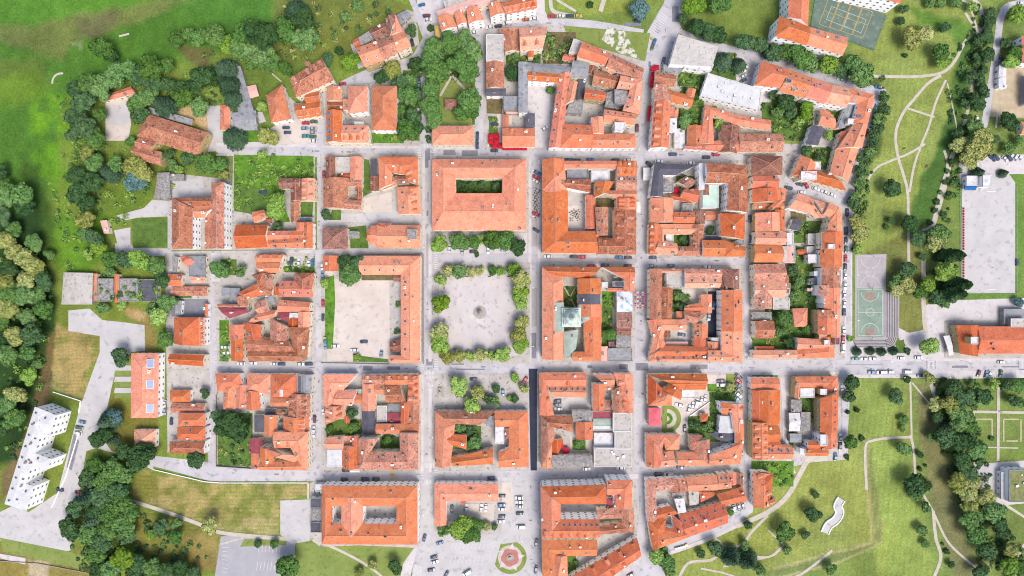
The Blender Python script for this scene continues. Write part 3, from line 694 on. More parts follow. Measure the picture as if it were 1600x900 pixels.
# open car parks, aprons
yard([(107,485),(140,482),(160,500),(190,503),(226,508),(227,548),(205,550),(178,590),(165,650),(160,685),(175,705),(210,710),(240,715),(240,735),(195,712),(150,700),(135,705),(110,860),(80,865),(0,845),(0,800),(20,790),(45,800),(90,770),(124,640),(128,628),(156,550),(156,525),(107,517)], 'concrete', .05, 'apron')
for y0 in (571, 588.5, 606): yard([(180,y0),(206,y0),(206,y0+8),(178,y0+8)], 'concrete', .06); 
for y0 in (579, 597, 614): yard([(180,y0),(206,y0),(206,y0+8),(178,y0+8)], 'lawn', .055)
yard([(116,675),(124,690),(112,735),(104,730)], 'asphalt_dark', .07); 
yard([(0,840),(110,862),(140,870),(130,890),(5,862)], 'lawn', .07); yard([(0,865),(40,872),(40,882),(0,872)], 'pave', .06)
yard([(438,782),(484,780),(484,845),(455,850),(438,835)], 'concrete', .06)
yard([(345,838),(380,835),(420,842),(462,840),(460,870),(440,900),(335,905)], 'lot', .05, 'car_park')
yard([(382,842),(448,844),(447,852),(375,854)], 'lawn', .06)
yard([(660,850),(785,840),(768,900),(640,910)], 'concrete', .05, 'car_park'); yard([(784,752),(822,752),(822,845),(784,850)], 'concrete', .05, 'car_park')
yard([(784,754),(800,754),(803,800),(784,800)], 'beige', .07)
yard([(500,852),(652,853),(640,880),(628,905),(560,905),(470,848)], 'lawn', .05); yard([(465,845),(500,850),(600,905),(560,915),(455,905),(455,880)], 'lawn', .045); yard([(650,852),(653,852),(640,905),(625,905),(630,880)], 'pave', .06)
yard([(1392,-10),(1340,-40),(1386,68),(1367,80),(1268,44),(1276,-14)], 'court', .16, 'sports_court') if False else yard([(1276,-22),(1385,24),(1364,79),(1266,42)], 'court', .16, 'sports_court')
yard([(1336,398),(1385,397),(1382,530),(1336,530)], 'court_g', .05, 'sports_court'); yard([(1339,450),(1380,450),(1380,527),(1338,527)], 'court_l', .06, 'sports_court')
yard([(1503,292),(1586,290),(1586,458),(1502,458)], 'concrete', .05, 'sports_field'); yard([(1498,250),(1560,250),(1586,285),(1586,295),(1500,295)], 'concrete', .045)
yard([(1530,245),(1620,240),(1620,272),(1550,272),(1535,265)], 'pave', .05, 'car_park')
yard([(1465,470),(1620,465),(1620,510),(1475,512),(1475,560),(1440,560),(1405,530),(1400,510),(1420,520),(1445,515),(1443,478)], 'pave', .05)
yard([(1551,105),(1562,100),(1620,90),(1620,185),(1545,182)], 'sand', .05, 'building_site')
yard([(1523,725),(1620,718),(1620,785),(1560,790),(1523,760)], 'concrete', .05); yard([(1380,455),(1401,458),(1403,528),(1380,530)], 'court_g', .06)
yard([(1400,540),(1445,540),(1445,560),(1330,560),(1330,530)], 'pave', .048); yard([(1400,535),(1412,530),(1416,552),(1400,552)], 'garden', .055)
yard([(1480,580),(1600,578),(1600,590),(1480,592)], 'pave', .07); yard([(1360,590),(1440,590),(1440,600),(1360,598)], 'lawn', .03)
yard([(1210,840),(1225,840),(1225,852),(1210,850)], 'lawn', .03)
yard([(880,40),(1016,52),(1008,96),(890,62)], 'lawn', .14); yard([(950,42),(975,48),(998,92),(990,90),(970,84),(940,62)], 'patchy', .15)
yard([(684,85),(742,85),(742,196),(682,198)], 'garden', .06); yard([(688,125),(735,125),(738,195),(684,196)], 'lawn', .07)
yard([(660,750),(672,750),(672,835),(662,835)], 'concrete', .03)
# ---- park paths
PA = M['path']
for pts, wd in [
 ([(1363,119),(1420,120),(1450,118),(1475,112),(1492,95),(1508,65),(1522,47)], 4.5),([(1470,118),(1450,130),(1428,155),(1412,175),(1400,205),(1402,240),(1412,275),(1418,300),(1419,340),(1420,420)], 4.5),
 ([(1478,125),(1462,160),(1452,195),(1440,225),(1428,260),(1421,300)], 3.6),([(1414,168),(1460,183)], 3.2),([(1354,285),(1370,262),(1400,248),(1420,240),(1445,225)], 3.6),([(1480,130),(1488,165),(1495,200)], 2),
 ([(1422,590),(1424,670),(1424,690)], 3),([(1354,766),(1352,700),(1365,688),(1395,684),(1422,683)], 4),([(1422,680),(1427,700),(1430,742)], 4),([(1442,772),(1458,800),(1480,845),(1510,875),(1530,890)], 3.5),([(1458,798),(1462,840),(1470,870),(1460,900)], 5),
 ([(1425,598),(1445,622),(1500,690)], 2.6),([(1300,860),(1255,895),(1230,905)], 4),([(1520,60),(1535,40),(1530,10),(1520,0)], 7),([(1508,20),(1522,42),(1528,50)], 4),
 ([(1058,910),(1075,880),(1110,875),(1130,862),(1160,850),(1175,830),(1200,805)], 4.5),([(1112,838),(1128,850),(1132,858)], 4),([(1135,860),(1160,866),(1200,870),(1220,855)], 3),([(1095,888),(1130,895),(1160,905)], 3),
 ([(1150,822),(1200,800),(1230,775),(1250,740),(1262,720),(1280,715),(1312,712)], 8),([(1225,852),(1200,828)], 2.4),([(1225,852),(1215,862),(1200,870),(1130,885)], 3),
 ([(1558,170),(1556,200)], 3),([(1500,0),(1515,10),(1530,60)], 3),([(1475,235),(1480,260),(1468,300),(1456,350),(1440,360)], 4),
 ([(1525,100),(1518,140),(1510,180),(1500,215)], 5),([(1490,238),(1484,255),(1475,295),(1460,345),(1455,355)], 7),([(1443,400),(1443,480),(1446,520)], 7),
 ([(490,845),(520,855),(560,875),(590,895),(605,910)], 4),([(204,782),(260,800),(320,822),(345,832),(400,838),(450,842)], 6),([(380,840),(345,850)], 3),
 ([(82,131),(83,124),(87,118),(94,115),(99,115)], 3),([(186,57),(202,53)], 3),([(870,0),(900,18)], 4),([(945,-5),(938,18)], 7),([(860,0),(865,18),(895,25)], 6),([(698,108),(732,146)], 4),([(706,118),(688,150)], 3.5),([(1560,600),(1559,720)], 4.5),([(1520,643),(1620,645)], 4),
 ([(1568,787),(1620,820)], 4),([(1600,850),(1592,868),(1588,900)], 4),([(1590,700),(1520,698)], 2),([(210,440),(210,441)], 2),([(425,115),(440,128)], 2),([(1455,600),(1462,622)], 8)]:
    ribbon('path', pts, wd, PA, .03+.003*(PTH := globals().get('PTH', 0)+1))
for pts in [[(1522,645),(1522,730)],[(1550,655),(1550,690)],[(1568,655),(1568,690)],[(1595,655),(1595,690)],[(1523,655),(1550,655)],[(1568,655),(1592,655)],[(1572,689),(1590,689)]]: ribbon('path', pts, 2.2, M['sand'], .05)
# right hand road
ribbon('street', [(1620,0),(1590,6),(1572,12),(1563,30),(1559,60),(1552,110),(1545,150),(1540,185),(1534,203)], 11, M['asphalt'], .05)
ribbon('street', [(1226,276),(1260,290),(1330,312)], 15, M['asphalt'], .15)
ribbon('street', [(1150,60),(1190,98),(1280,118),(1382,150)], 12, M['asphalt'], .15)
ribbon('street', [(1155,68),(1210,90),(1290,115),(1378,146)], 11, M['asphalt'], .155)
ribbon('street', [(1382,146),(1370,180),(1355,235),(1330,330),(1325,400)], 10, M['asphalt'], .06)
ribbon('street', [(990,910),(1005,800),(1003,742)], 12, M['asphalt'], .155); ribbon('street', [(1040,920),(1020,870),(1005,800)], 16, M['asphalt'], .05)
ribbon('street', [(1222,590),(1226,650),(1227,700),(1240,740)], 7, M['pave'], .15); ribbon('street', [(1150,822),(1100,845),(1035,868)], 6, M['pave'], .06)
ribbon('street', [(640,-10),(652,20),(664,55),(675,72)], 9, M['asphalt'], .05); ribbon('street', [(660,90),(663,130),(662,190),(662,235)], 9, M['asphalt'], .05); ribbon('street', [(748,50),(750,130),(750,235)], 10, M['asphalt'], .05)
ribbon('street', [(830,10),(845,20),(850,36)], 14, M['pave'], .05); ribbon('street', [(498,235),(504,190),(505,140)], 9, M['asphalt'], .06); ribbon('street', [(1315,590),(1320,640),(1318,715)], 9, M['asphalt'], .15)
sheet('pavement', [(650,-10),(800,-30),(850,-30),(852,30),(700,50),(672,60),(655,30)], M['pave'], .04)
# drawn things on the ground
MK = MB(); MY = MB()
def mark(mb, x0, y0, x1, y1, wpx, z=.17):
    z += .09
    a, b = Vector(W(x0,y0)), Vector(W(x1,y1)); d = (b-a).normalized(); n = Vector((-d.y,d.x))*wpx*S/2
    mb.face([(*(a-n),z),(*(b-n),z),(*(b+n),z),(*(a+n),z)])
def zebra(x0, y0, x1, y1, n, ln, wd=1.0, mb=None):
    """n stripes spread from one point to the other, each of length ln across that line"""
    dx, dy = x1-x0, y1-y0; L_ = math.hypot(dx, dy); nx, ny = -dy/L_, dx/L_
    for i in range(n):
        t = i/(n-1); x = x0+dx*t; y = y0+dy*t; mark(mb or MK, x-nx*ln/2, y-ny*ln/2, x+nx*ln/2, y+ny*ln/2, wd)
for a in [(661,228,675,228,7,6),(655,233,655,246,6,6),(679,233,679,246,6,5),(681,396,681,419,9,5),(660,564,660,578,6,6),(682,562,682,578,7,6),(664,582,678,582,7,6),(668,590,678,590,5,4),(664,727,677,727,7,8),(659,735,659,748,6,6),(681,735,681,748,6,6),(664,753,677,753,7,8),(671,760,677,760,3,3),
          (1018,52,1038,24,10,14,.9),(1050,53,1064,44,7,8),(1448,570,1462,570,8,14,.9),(1592,569,1597,569,4,14,.9),(1302,582,1318,582,9,5,.8),(1562,18,1571,18,5,12),(1550,83,1557,83,5,6),(646,888,658,892,7,14)]: zebra(*a)
zebra(613,734,613,748,8,6,1.0,MY); zebra(499,691,499,693,2,9,.8,MY)
for i in range(9): mark(MK, 705+i*6.2, 858, 700+i*6.2+8, 848, .5, .09); mark(MK, 703+i*6.2, 882, 698+i*6.2+8, 868, .5, .09)
for i in range(8): mark(MK, 347, 848+i*6.5, 356, 849+i*6.5, .5, .09)
for i in range(7): mark(MK, 405+i*5.5, 851, 404+i*5.5, 863, .5, .09); mark(MK, 403+i*5.5, 878, 401+i*5.5, 891, .5, .09)
for i in range(13): mark(MK, 806, 757+i*6.8, 816, 757+i*6.8, .4, .09)
for x0,x1 in ((1330,1590),): 
    for i in range(9): mark(MK, x0+i*30, 571, x0+i*30+12, 571, .5, .13)
for i in range(16): mark(MK, 1483+i*7.4, 580, 1483+i*7.4, 590, .4, .13)
def court(cx, cy, ux, uy, L_, Wd, mb, cols=1, z=.19, lw=.5, circ=True):
    vx, vy = -uy, ux; P = lambda a, b: (cx+ux*a*L_/2+vx*b*Wd/2, cy+uy*a*L_/2+vy*b*Wd/2)
    def ln(a, b, c, d): mark(mb, *P(a,b), *P(c,d), lw, z)
    for q in ((-1,-1,1,-1),(1,-1,1,1),(1,1,-1,1),(-1,1,-1,-1),(0,-1,0,1)): ln(*q)
    if circ:
        for c0 in (-1, 0, 1):
            r = Wd*(.36 if c0 else .16); pts = [(P(c0*.86,0)[0]+r*math.cos(t), P(c0*.86,0)[1]+r*math.sin(t)) for t in [2*math.pi*k/20 for k in range(21)]]
            for p, q in zip(pts, pts[1:]):
                ok = all((v[0]-cx)*ux*c0+(v[1]-cy)*uy*c0 <= L_/2*.88 for v in (p, q)) or c0 == 0
                if ok: mark(mb, *p, *q, lw, z)
court(1359.5,488,0,1,72,38,MK,z=.09); court(1360,425,0,1,50,42,MK,z=.09)
CY = MB(); u = (math.cos(math.radians(21)), math.sin(math.radians(21)))
for i in range(4): court(1295+i*17.5, 20+i*5.5, -u[1], u[0], 44, 17, CY, circ=False, lw=.55)
court(1322,31,*u,58,22,MK,circ=False,lw=.45)
struct(MK.build('road_marking', M['paint'])); struct(MY.build('road_marking', M['paint_y'])); struct(CY.build('court_marking', M['paint_y']))
for y in (457, 513): sheet('court_key', [(1352,y),(1366,y),(1366,y+12),(1352,y+12)], M['key'], .075)
# manicured round garden and star fountain ground
def disc(cx, cy, r0, r1, m, z, a0=0, a1=360, n=28, name='courtyard_ground'):
    mb = MB(); A0, A1 = math.radians(a0), math.radians(a1)
    for k in range(n):
        t, u_ = A0+(A1-A0)*k/n, A0+(A1-A0)*(k+1)/n; q = lambda r, a: (*W(cx+r*math.cos(a), cy+r*math.sin(a)), z)
        if r0 == 0: mb.face([q(r1,t),q(r1,u_),q(0,0)][::-1])
        else: mb.face([q(r1,t),q(r1,u_),q(r0,u_),q(r0,t)][::-1])
    return struct(mb.build(name, M[m]))
disc(1042,654,15,22,'lawn',.31,-95,95); disc(1042,654,9,15,'path',.315,-100,100); disc(1042,654,4,9,'garden_l',.32); disc(1042,654,1.5,4,'path',.33); yard([(1034,632),(1042,632),(1042,676),(1034,676)], 'lawn', .30)
disc(797,871,0,28,'concrete',.08); disc(797,871,15,26,'lawn',.09); disc(797,871,12,19,'path',.10); disc(797,871,0,14.5,'red',.11); disc(797,871,3.5,6,'stone',.12)
for k in range(5):
    a = math.radians(-90+72*k+10); yard([(797+14*math.cos(a-.35), 871+14*math.sin(a-.35)), (797+23*math.cos(a), 871+23*math.sin(a)), (797+14*math.cos(a+.35), 871+14*math.sin(a+.35))], 'pave', .13)

_r = random.Random(11)
for x0, y0, x1, y1, n in [(345,236,660,239,8),(676,240,1165,242,14),(510,574,1310,575,22),(335,574,490,574,4),(340,739,1160,742,18),(497,250,498,740,12),(667,420,668,560,4),(667,600,667,730,4),(1003,250,1001,735,14),(1167,250,1166,735,10),(1325,340,1325,555,5),(1335,576,1595,576,10),(780,40,905,36,4),(1045,20,1010,220,6),(334,420,333,710,6),(830,760,832,895,5),(850,405,1165,407,8)]:
    for k in range(n):
        u = _r.random(); x = x0+(x1-x0)*u+_r.uniform(-2,2); y = y0+(y1-y0)*u+_r.uniform(-2,2); w_, h_ = _r.choice([(1.6,1.6),(4,1.2),(1.2,5),(7,2),(2.4,3),(9,.9)])
        if abs(y1-y0) > abs(x1-x0): w_, h_ = min(w_, 4), h_
        sheet('street_patch', [(x-w_/2,y-h_/2),(x+w_/2,y-h_/2+.2),(x+w_/2,y+h_/2),(x-w_/2,y+h_/2)], M['asphalt_dark'] if k % 3 else M['asphalt2'], .1)
HOUSE_DATA = """
T 0 0
H 1 c shed; Q r 628 605 818 540 848 583 645 637 h | rust tiled lean shed among dense trees at the top left
H 2 y barracks; Q b 905 705 1305 828 1250 980 858 850 h hg; Q b 870 860 990 880 940 960 840 920 h; Q b 838 910 1010 950 1010 1038 825 985 h; Q g 935 670 1205 745 1200 785 915 708 h z1 f.3 | long weathered red barracks with a side wing, left of the sandy yard at the upper left
H 1 w shed; R r 1376 655 1438 812 v hh f.8
H 1 g hall; Q g 1460 412 1503 412 1585 690 1540 750 v f.4; Q g 1450 705 1600 690 1610 810 1480 816 h f.4; Q g 1480 640 1530 640 1550 750 1490 720 v f.3 | long narrow grey metal roofed hall beside the small pink terrace
T 1 0
H 3 y; Q o 622 300 757 255 797 378 682 420 h s3 S2; Q r 604 252 705 205 745 258 622 300 h z1; F e 640 235 705 195 738 245 655 285 z2
H 3 c; Q b 757 255 852 222 887 332 797 378 h s2; Q m 705 188 805 140 832 210 745 250 h z2
H 3 c; Q o 852 222 925 192 970 292 887 332 h; Q m 808 128 860 85 880 120 835 235 v; Q o 860 85 885 110 918 195 838 225 v
H 1 g shed; Q g 872 97 935 63 970 98 905 155 h f.5 | grey arched shed roof at the end of the terraced row, upper left of the park
H 3 c; Q b 210 490 412 362 487 502 248 612 h hg d5; Q b 300 395 330 380 350 408 318 424 v z2; Q m 345 475 400 460 420 530 360 545 v z2
H 2 w; Q p 62 597 165 525 222 745 95 768 v hh
H 2 c; Q r 305 588 395 572 402 632 312 645 h; Q o 240 657 402 632 410 722 262 745 h D3; Q g 235 645 305 640 312 672 243 688 h z1 f.4
H 2 c; Q p 443 548 537 542 537 630 445 632 v; Q b 445 632 542 632 560 698 452 692 h z1
H 3 w; Q o 572 540 697 537 697 697 578 712 h hh; Q p 540 620 576 618 578 690 545 690 v z2
H 3 c; R o 440 690 537 888 v n4 s5; R o 537 782 703 892 h gh s3 D4; F g 540 755 617 790 z2; F w 615 760 675 805 z2; F g 487 695 530 738 z3
H 3 w school; R p 725 537 880 815 v hh | large pale orange hipped roof town house standing alone left of the wooded park
H 3 w; Q o 1135 108 1218 86 1260 170 1160 197 v D0
H 3 w; Q o 1240 82 1292 64 1320 142 1258 160 v
H 3 w; Q o 1316 58 1386 38 1430 128 1326 152 v
H 3 w; Q o 1455 28 1522 6 1558 84 1464 112 v
H 2 c; Q s 1120 72 1450 -40 1470 30 1150 112 h f.3; F c 1170 10 1600 -80 1600 -20 1190 62
H 1 y shed; F y 1113 155 1140 153 1156 233 1120 242 | yellow end wall structure beside the tiled gable row at the top
H 3 w; Q o 1530 18 1752 -32 1756 52 1568 92 h D5; Q s 1600 -60 1760 -100 1755 -32 1600 -5 h z2 f.3
H 2 c; R o 1100 787 1358 905 h hh d0; F d 1200 796 1272 820 z2 | low orange hipped building closing the bottom of the wooded park
H 3 w; F c 1437 215 1547 378
H 2 c; R b 1437 378 1550 552 v
H 2 w; R d 1437 552 1562 600 h f.5
H 2 c; Q b 1520 182 1645 176 1650 322 1555 325 v; F w 1550 235 1605 250 1605 300 1560 300 z2
H 3 c; Q p 1645 176 1825 166 1792 300 1650 318 h D2; R o 1698 250 1736 360 v z2
H 2 g; F g 1547 600 1640 690; R s 1560 690 1640 712 h z1; R d 1685 708 1743 795 v f.4
H 2 c; R o 1540 800 1743 918 h gg d2; Q p 1540 715 1580 715 1580 800 1540 800 v z1
H 1 g kiosk; R m 1180 618 1258 680 h hh f.6 | small maroon roofed pavilion on the lawn in the middle of the wooded park
T 2 0
H 2 c; F c 385 240 440 260 420 330 352 336; Q r 328 335 402 352 380 388 310 370 h z1
H 3 c; Q o 440 258 617 335 582 408 404 356 h s2
H 3 c; Q b 617 332 825 428 806 500 590 420 h s3; Q o 590 380 640 400 625 470 560 425 v z2
H 2 c; F k 665 428 765 445 770 488 650 474
H 3 y; C o 652 555 680 470 735 560 815 500 690 690 800 715 gh s4
H 2 c; Q b 515 438 672 478 640 556 500 525 h
H 3 w; Q g 45 382 368 420 360 468 95 445 h f.5; R g 40 388 98 706 v f.5; Q o 95 445 360 468 345 522 100 505 h d0 D3
H 2 c; Q g 380 375 485 395 470 490 362 480 h f.4; Q d 415 490 465 490 445 625 408 620 v z1 f.4; Q m 485 405 535 420 510 470 470 460 v z1
H 3 w; Q r 290 465 367 450 307 925 228 925 v s6
H 3 c; Q p 362 508 412 512 388 625 330 655 v
H 3 y; Q r 460 555 590 578 582 630 448 614 h
H 2 g; F e 590 580 640 562 640 680 580 670; F e 640 558 722 570 715 655 640 645 z3
H 2 g; F e 370 625 445 632 440 710 330 706
H 3 c; Q o 577 682 770 712 768 782 572 765 h s4; Q b 735 715 770 712 768 775 735 780 v z2
H 3 w; Q o 303 772 502 782 502 925 300 925 h hg s3; R o 502 835 772 925 h gh S3; Q o 492 735 572 728 575 835 505 835 v; F w 640 762 712 765 700 820 645 815 z4
H 1 g shed; F e 640 650 690 655 690 685 640 680
H 3 w; Q c 1040 215 1292 290 1250 418 985 400 h f.01; F w 1085 370 1190 385 1170 440 1075 425 z2; F w 1190 380 1262 400 1245 445 1165 440 z2; F g 945 402 1075 428 1040 468 945 442 z1 | cream modern flat roofed block with white stepped bays, right of the striped crossing at the top
H 2 w; F x 1225 455 1562 558 1545 692 1175 600 | long white flat roofed building with dotted vents, right of the red bus
H 2 c; Q b 895 445 1030 468 1012 545 890 525 h
H 3 w; Q b 890 530 962 530 995 640 890 628 v
H 3 w; Q o 890 628 992 640 980 925 866 925 v d6 S3
H 2 c; Q o 962 555 1135 602 1120 672 1000 640 h; Q o 1100 548 1150 560 1138 612 1092 600 v
H 2 w; Q o 990 668 1042 680 1035 745 985 735 v z1; R w 978 740 1030 820 v f.4
H 2 c; R p 1095 785 1187 925 v; R w 1015 805 1083 925 v f.5 z1
H 2 c; C o 1262 900 1175 900 1255 718 1208 652 1390 778 1400 716 1612 816 1618 752 gg
H 2 c; Q m 1310 780 1425 792 1405 960 1295 950 v; R g 1215 820 1257 930 v z1 f.3
H 2 c; R b 1418 835 1690 950 h
H 2 w; Q r 1080 905 1415 860 1415 955 1080 930 h; F c 1400 840 1440 850 1440 880 1400 880 z1
T 3 0
H 4 w school; C o 262 -80 130 -80 250 165 125 108 gg; Q o 70 100 262 168 240 285 45 228 h hg z4; Q o 250 165 495 235 466 348 230 280 h N0 n2 | L-shaped orange roofed school wing beside the green sports court at the top right
H 4 w school; Q o 480 -110 840 -40 826 22 470 -60 h f.6 | white walled building with many window bands above the green sports court
H 3 w; Q o -40 380 125 430 95 552 -85 535 h hg
H 3 c; Q o 125 430 277 488 222 612 70 572 h s4 S4; F d 112 486 150 490 145 520 108 515 z4
H 3 w; Q r 277 485 402 530 350 652 228 610 h s1
H 3 w; Q p 402 530 512 550 490 672 350 645 h
H 3 w; C o 485 638 510 548 562 650 668 592 530 780 622 780 gh n2; Q g 500 640 545 640 480 800 436 800 v z2 f.3
H 3 c; Q o 530 780 622 780 588 925 440 925 v s2; F w 500 740 560 745 555 780 495 775 z3; Q r 455 820 530 825 520 925 430 925 v z2
H 1 c; Q o 322 690 378 690 432 812 315 778 h
H 2 w; Q d 275 780 352 800 312 910 235 905 v f.4
H 2 w; Q r 1585 225 1660 225 1660 400 1588 395 v f.7
H 1 w shed; Q w 1445 405 1490 405 1488 478 1440 478 v f.5 | white site hut nearer the top of two beside the building site at the right edge
H 1 w shed; Q w 1440 485 1490 485 1485 555 1442 552 v f.5 | white site hut lower of two beside the building site at the right edge
H 1 c; R o 1580 760 1660 840 h
H 1 c shed; R b -30 865 92 900 h
T 0 1
H 3 w barracks; Q b 1322 238 1402 238 1402 655 1322 655 v hg; Q b 1075 335 1350 335 1350 390 1110 390 h hg z3; Q b 1075 335 1205 400 1205 655 1075 655 v gh s4; Q o 1110 385 1345 390 1280 462 1200 462 h z2; Q b 1280 400 1330 390 1325 655 1280 655 v z2 f.5 | huge weathered tiled barracks with a white windowed east wall, left of the overgrown lot
H 1 g hall; Q c 398 802 582 806 576 1003 384 1003 v f.25 | grey metal vaulted hall at the left edge of the town
H 1 c; Q r 1125 702 1180 700 1218 735 1175 775 h; F g 1180 700 1285 700 1285 830 1182 828; F e 1075 700 1115 705 1105 800 1080 800; R p 1195 830 1280 870 h f.4
H 1 c; Q o 1052 812 1145 815 1140 890 1048 885 h; Q b 1080 890 1300 890 1300 950 1060 948 h f.6
H 1 g shed; Q e 985 180 1062 178 1060 350 962 345 v f.2; R e 1065 188 1150 228 h f.4
H 1 c shed; Q s 625 480 668 475 685 560 650 560 v f.3
H 2 c hall; R p 585 810 608 980 v f.3 z1; R o 712 812 742 990 v f.5 z1; F e 608 840 712 985 z1; F e 742 840 860 985 z1; F d 860 845 985 985 z1 | roofless ruined stone hall overgrown with bushes beside the grey vaulted hall
T 1 1
H 2 c; Q m 145 212 275 212 275 280 145 280 h; Q m 215 240 288 215 285 355 218 355 v; R p 285 215 370 355 v d3 D2
H 1 c; R b 218 358 272 488 v; F d 272 455 355 488
H 2 c; Q o -25 425 50 410 68 455 -10 495 h; R m 65 455 105 495 h z1
H 2 c; Q r -125 505 75 505 75 645 -125 655 h; Q p -125 600 80 590 90 650 -125 655 h z2 | red orange house row at the lower left corner of the block with the overgrown lot
H 2 c; R r 75 542 210 600 h; Q o 75 598 300 580 300 650 90 650 h s3 S3; R o 208 540 300 598 h
H 2 w; Q o 298 490 355 490 355 652 290 652 v s3; R r 252 490 300 540 v
H 2 c; R m 438 80 496 212 v; F c 496 82 588 180 z1
H 2 c; R o 588 80 662 222 v; R r 530 180 588 222 h z1
H 2 c; Q b 422 212 575 212 575 405 422 400 v; Q b 420 330 662 355 662 412 420 400 h hg; R b 575 215 662 265 h; R b 622 265 662 360 v z1
H 3 c; C o 850 180 765 80 930 190 1012 80 950 235 1012 255 gg d4; Q o 765 80 850 180 850 250 770 285 v f.6; Q b 800 240 880 195 880 255 780 290 h z2; R m 880 200 955 250 h z2
H 1 c shed; R m 712 200 768 295 v f.6; R d 715 95 755 200 v f.2
H 2 c; Q o 880 270 1022 258 1030 440 890 440 v hg s2 D4
H 2 c church; Q o 760 505 1030 508 1030 650 760 650 h gg; Q o 690 545 720 518 720 625 690 600 h hg f1.2; R o 718 510 762 630 h gg; Q r 757 492 850 495 800 560 757 530 h z2; Q r 757 630 800 600 850 652 757 652 h z2; F e 945 533 1005 595 z4; Q p 988 515 1030 515 1030 640 988 640 v | orange roofed church with a rounded apse and a square grey tower top, near the left town street
H 2 c; Q m 415 525 572 525 575 658 415 658 v hh; R e 575 545 642 590 h z1 f.3
H 1 c; R o 420 698 512 795 v
H 2 w barracks; C o 648 818 648 698 905 818 1030 698 905 1320 1025 1370 gg d0 s9; Q o 835 1320 1025 1330 1025 1370 835 1365 h; Q m 835 1240 905 1215 905 1300 840 1300 h z1; R m 860 815 905 860 h z1 | very long L-shaped orange barracks wrapping the pale gravel parking yard
H 3 c town_building; C o 1100 95 1248 215 1690 95 1540 215 1688 540 1538 308 1100 540 1248 308 cl d0 D0 s3 | huge orange ring shaped building around a leafy courtyard above the gravel square
H 2 c; Q o 0 690 175 690 160 740 0 740 h d3; Q o 0 740 155 745 150 805 20 805 h; F w 150 690 178 700 170 750 152 745 z2
H 2 c; Q b -30 820 20 800 105 815 100 895 h; Q b 20 810 105 810 110 905 55 900 v
H 2 c; R b 240 805 362 905 v hg s3; Q b 160 860 245 860 240 905 150 905 h
T 2 1
H 3 w; Q o 190 95 325 95 325 165 190 290 v; Q o 190 95 325 95 345 300 190 300 v; Q o 325 105 655 105 655 155 325 155 h; F g 345 140 478 218 z2; F w 495 165 610 235 z2; Q b 300 220 490 220 490 305 300 265 h s2 | orange townhouse with a grey ribbed glass roof and white skylight right of the ring building
H 3 c; R o 655 105 778 200 h d4 D3; R b 650 200 778 290 h s4
H 3 w; C o 190 290 350 290 190 680 350 545 540 685 520 545 gg; Q o 345 540 540 540 540 600 345 600 h z2 N0 n4 | huge U-shaped orange townhouse with solar panels on its lower wing, beside the cobbled street
H 2 w; R r 460 318 518 530 v f.7
H 3 c; Q o 518 235 640 235 600 300 515 335 v; Q o 545 290 778 290 778 340 650 340 h; R o 650 340 778 410 v d3 D3; Q b 520 395 600 395 600 570 530 570 v s3 | stepped orange house around a small glazed court near the middle street
H 3 c; C b 636 405 776 405 636 590 776 692 540 590 540 690 gg D5 d4; Q b 525 575 640 590 640 632 535 620 h z2
H 3 w; C d 1025 195 1160 130 945 195 890 120 945 330 862 330 gg; F e 945 235 1010 300 z2 | dark slate roofed corner house in the block with the mint glazed roof
H 2 c; Q m 1030 235 1085 200 1160 240 1100 280 h; Q r 1080 280 1170 280 1160 370 1050 330 h; Q r 980 310 1060 320 1130 370 1000 345 h z1
H 4 w; C b 1212 245 1210 118 1350 245 1470 132 1342 415 1475 430 gg s2; R x 1168 120 1208 285 v f.3 z3; F l 1190 255 1292 400 z2; R m 1195 255 1232 320 v z3 | weathered tiled corner building with a mint glazed hall in its courtyard
H 2 c; R o 865 338 1008 490 v d1; R o 1008 425 1140 495 h s2; F e 1065 370 1130 430 z1
H 2 c; C o 1150 500 1155 565 920 500 950 565 920 690 950 640 gg; Q o 855 497 920 497 920 690 850 690 v d5; Q p 920 600 1032 620 1032 690 880 690 h; F w 962 563 1010 615 z1
H 2 c; Q b 1120 505 1200 505 1190 705 1120 640 v d3 D2; R b 1030 640 1190 700 h
H 1 c; R m 1140 415 1205 500 v; R p 1205 420 1300 475 h
H 3 c; Q o 1300 430 1458 440 1452 600 1305 575 v hg; F d 1200 570 1310 605 z1
H 3 w; R o 1190 600 1330 705 h s2; Q o 1325 600 1455 640 1450 705 1330 705 h hg; F g 1405 598 1450 632 z2
H 2 c; R m 1495 75 1690 195 v hh
H 2 c; R r 1500 198 1660 275 h; R p 1490 230 1650 275 h
H 2 c; R r 1500 280 1665 365 v; R o 1510 370 1700 410 h z1
H 2 y; C o 1518 430 1690 430 1518 545 1690 545 gg; R r 1640 400 1700 430 h z1
H 2 c; Q p 1518 545 1712 550 1710 630 1518 628 h s2
H 2 y; R o 1510 632 1690 740 h s1; F c 1690 640 1770 740 z1
H 2 c; R b 1508 750 1705 860 h
H 2 c; R p 1512 860 1705 960 h; F e 1640 870 1740 960 z1
T 3 1
H 2 c; Q o 205 70 300 125 275 212 150 198 v; Q o 250 150 385 185 490 293 150 200 h; F w 235 110 330 160 z2; F w 205 170 305 225 z3 | orange house with two white roof boxes where the diagonal street meets the ring street
H 2 c; Q o 430 0 575 0 500 240 385 185 v S0 s2
H 2 w; Q o 190 305 285 345 262 435 128 400 h
H 2 c; Q p 285 345 400 370 440 420 350 460 h; Q p 262 345 350 460 300 465 262 435 h z2 f.4
H 3 c; C o 385 362 348 440 440 392 388 462 462 440 378 500 462 550 368 550 gg
H 3 c; R o 330 550 470 658 v; F d 330 550 412 655 z3; F d 435 583 468 642 z3; F w 375 625 415 655 z4
H 3 c; R o 325 658 462 770 v; F w 248 690 320 745 z2
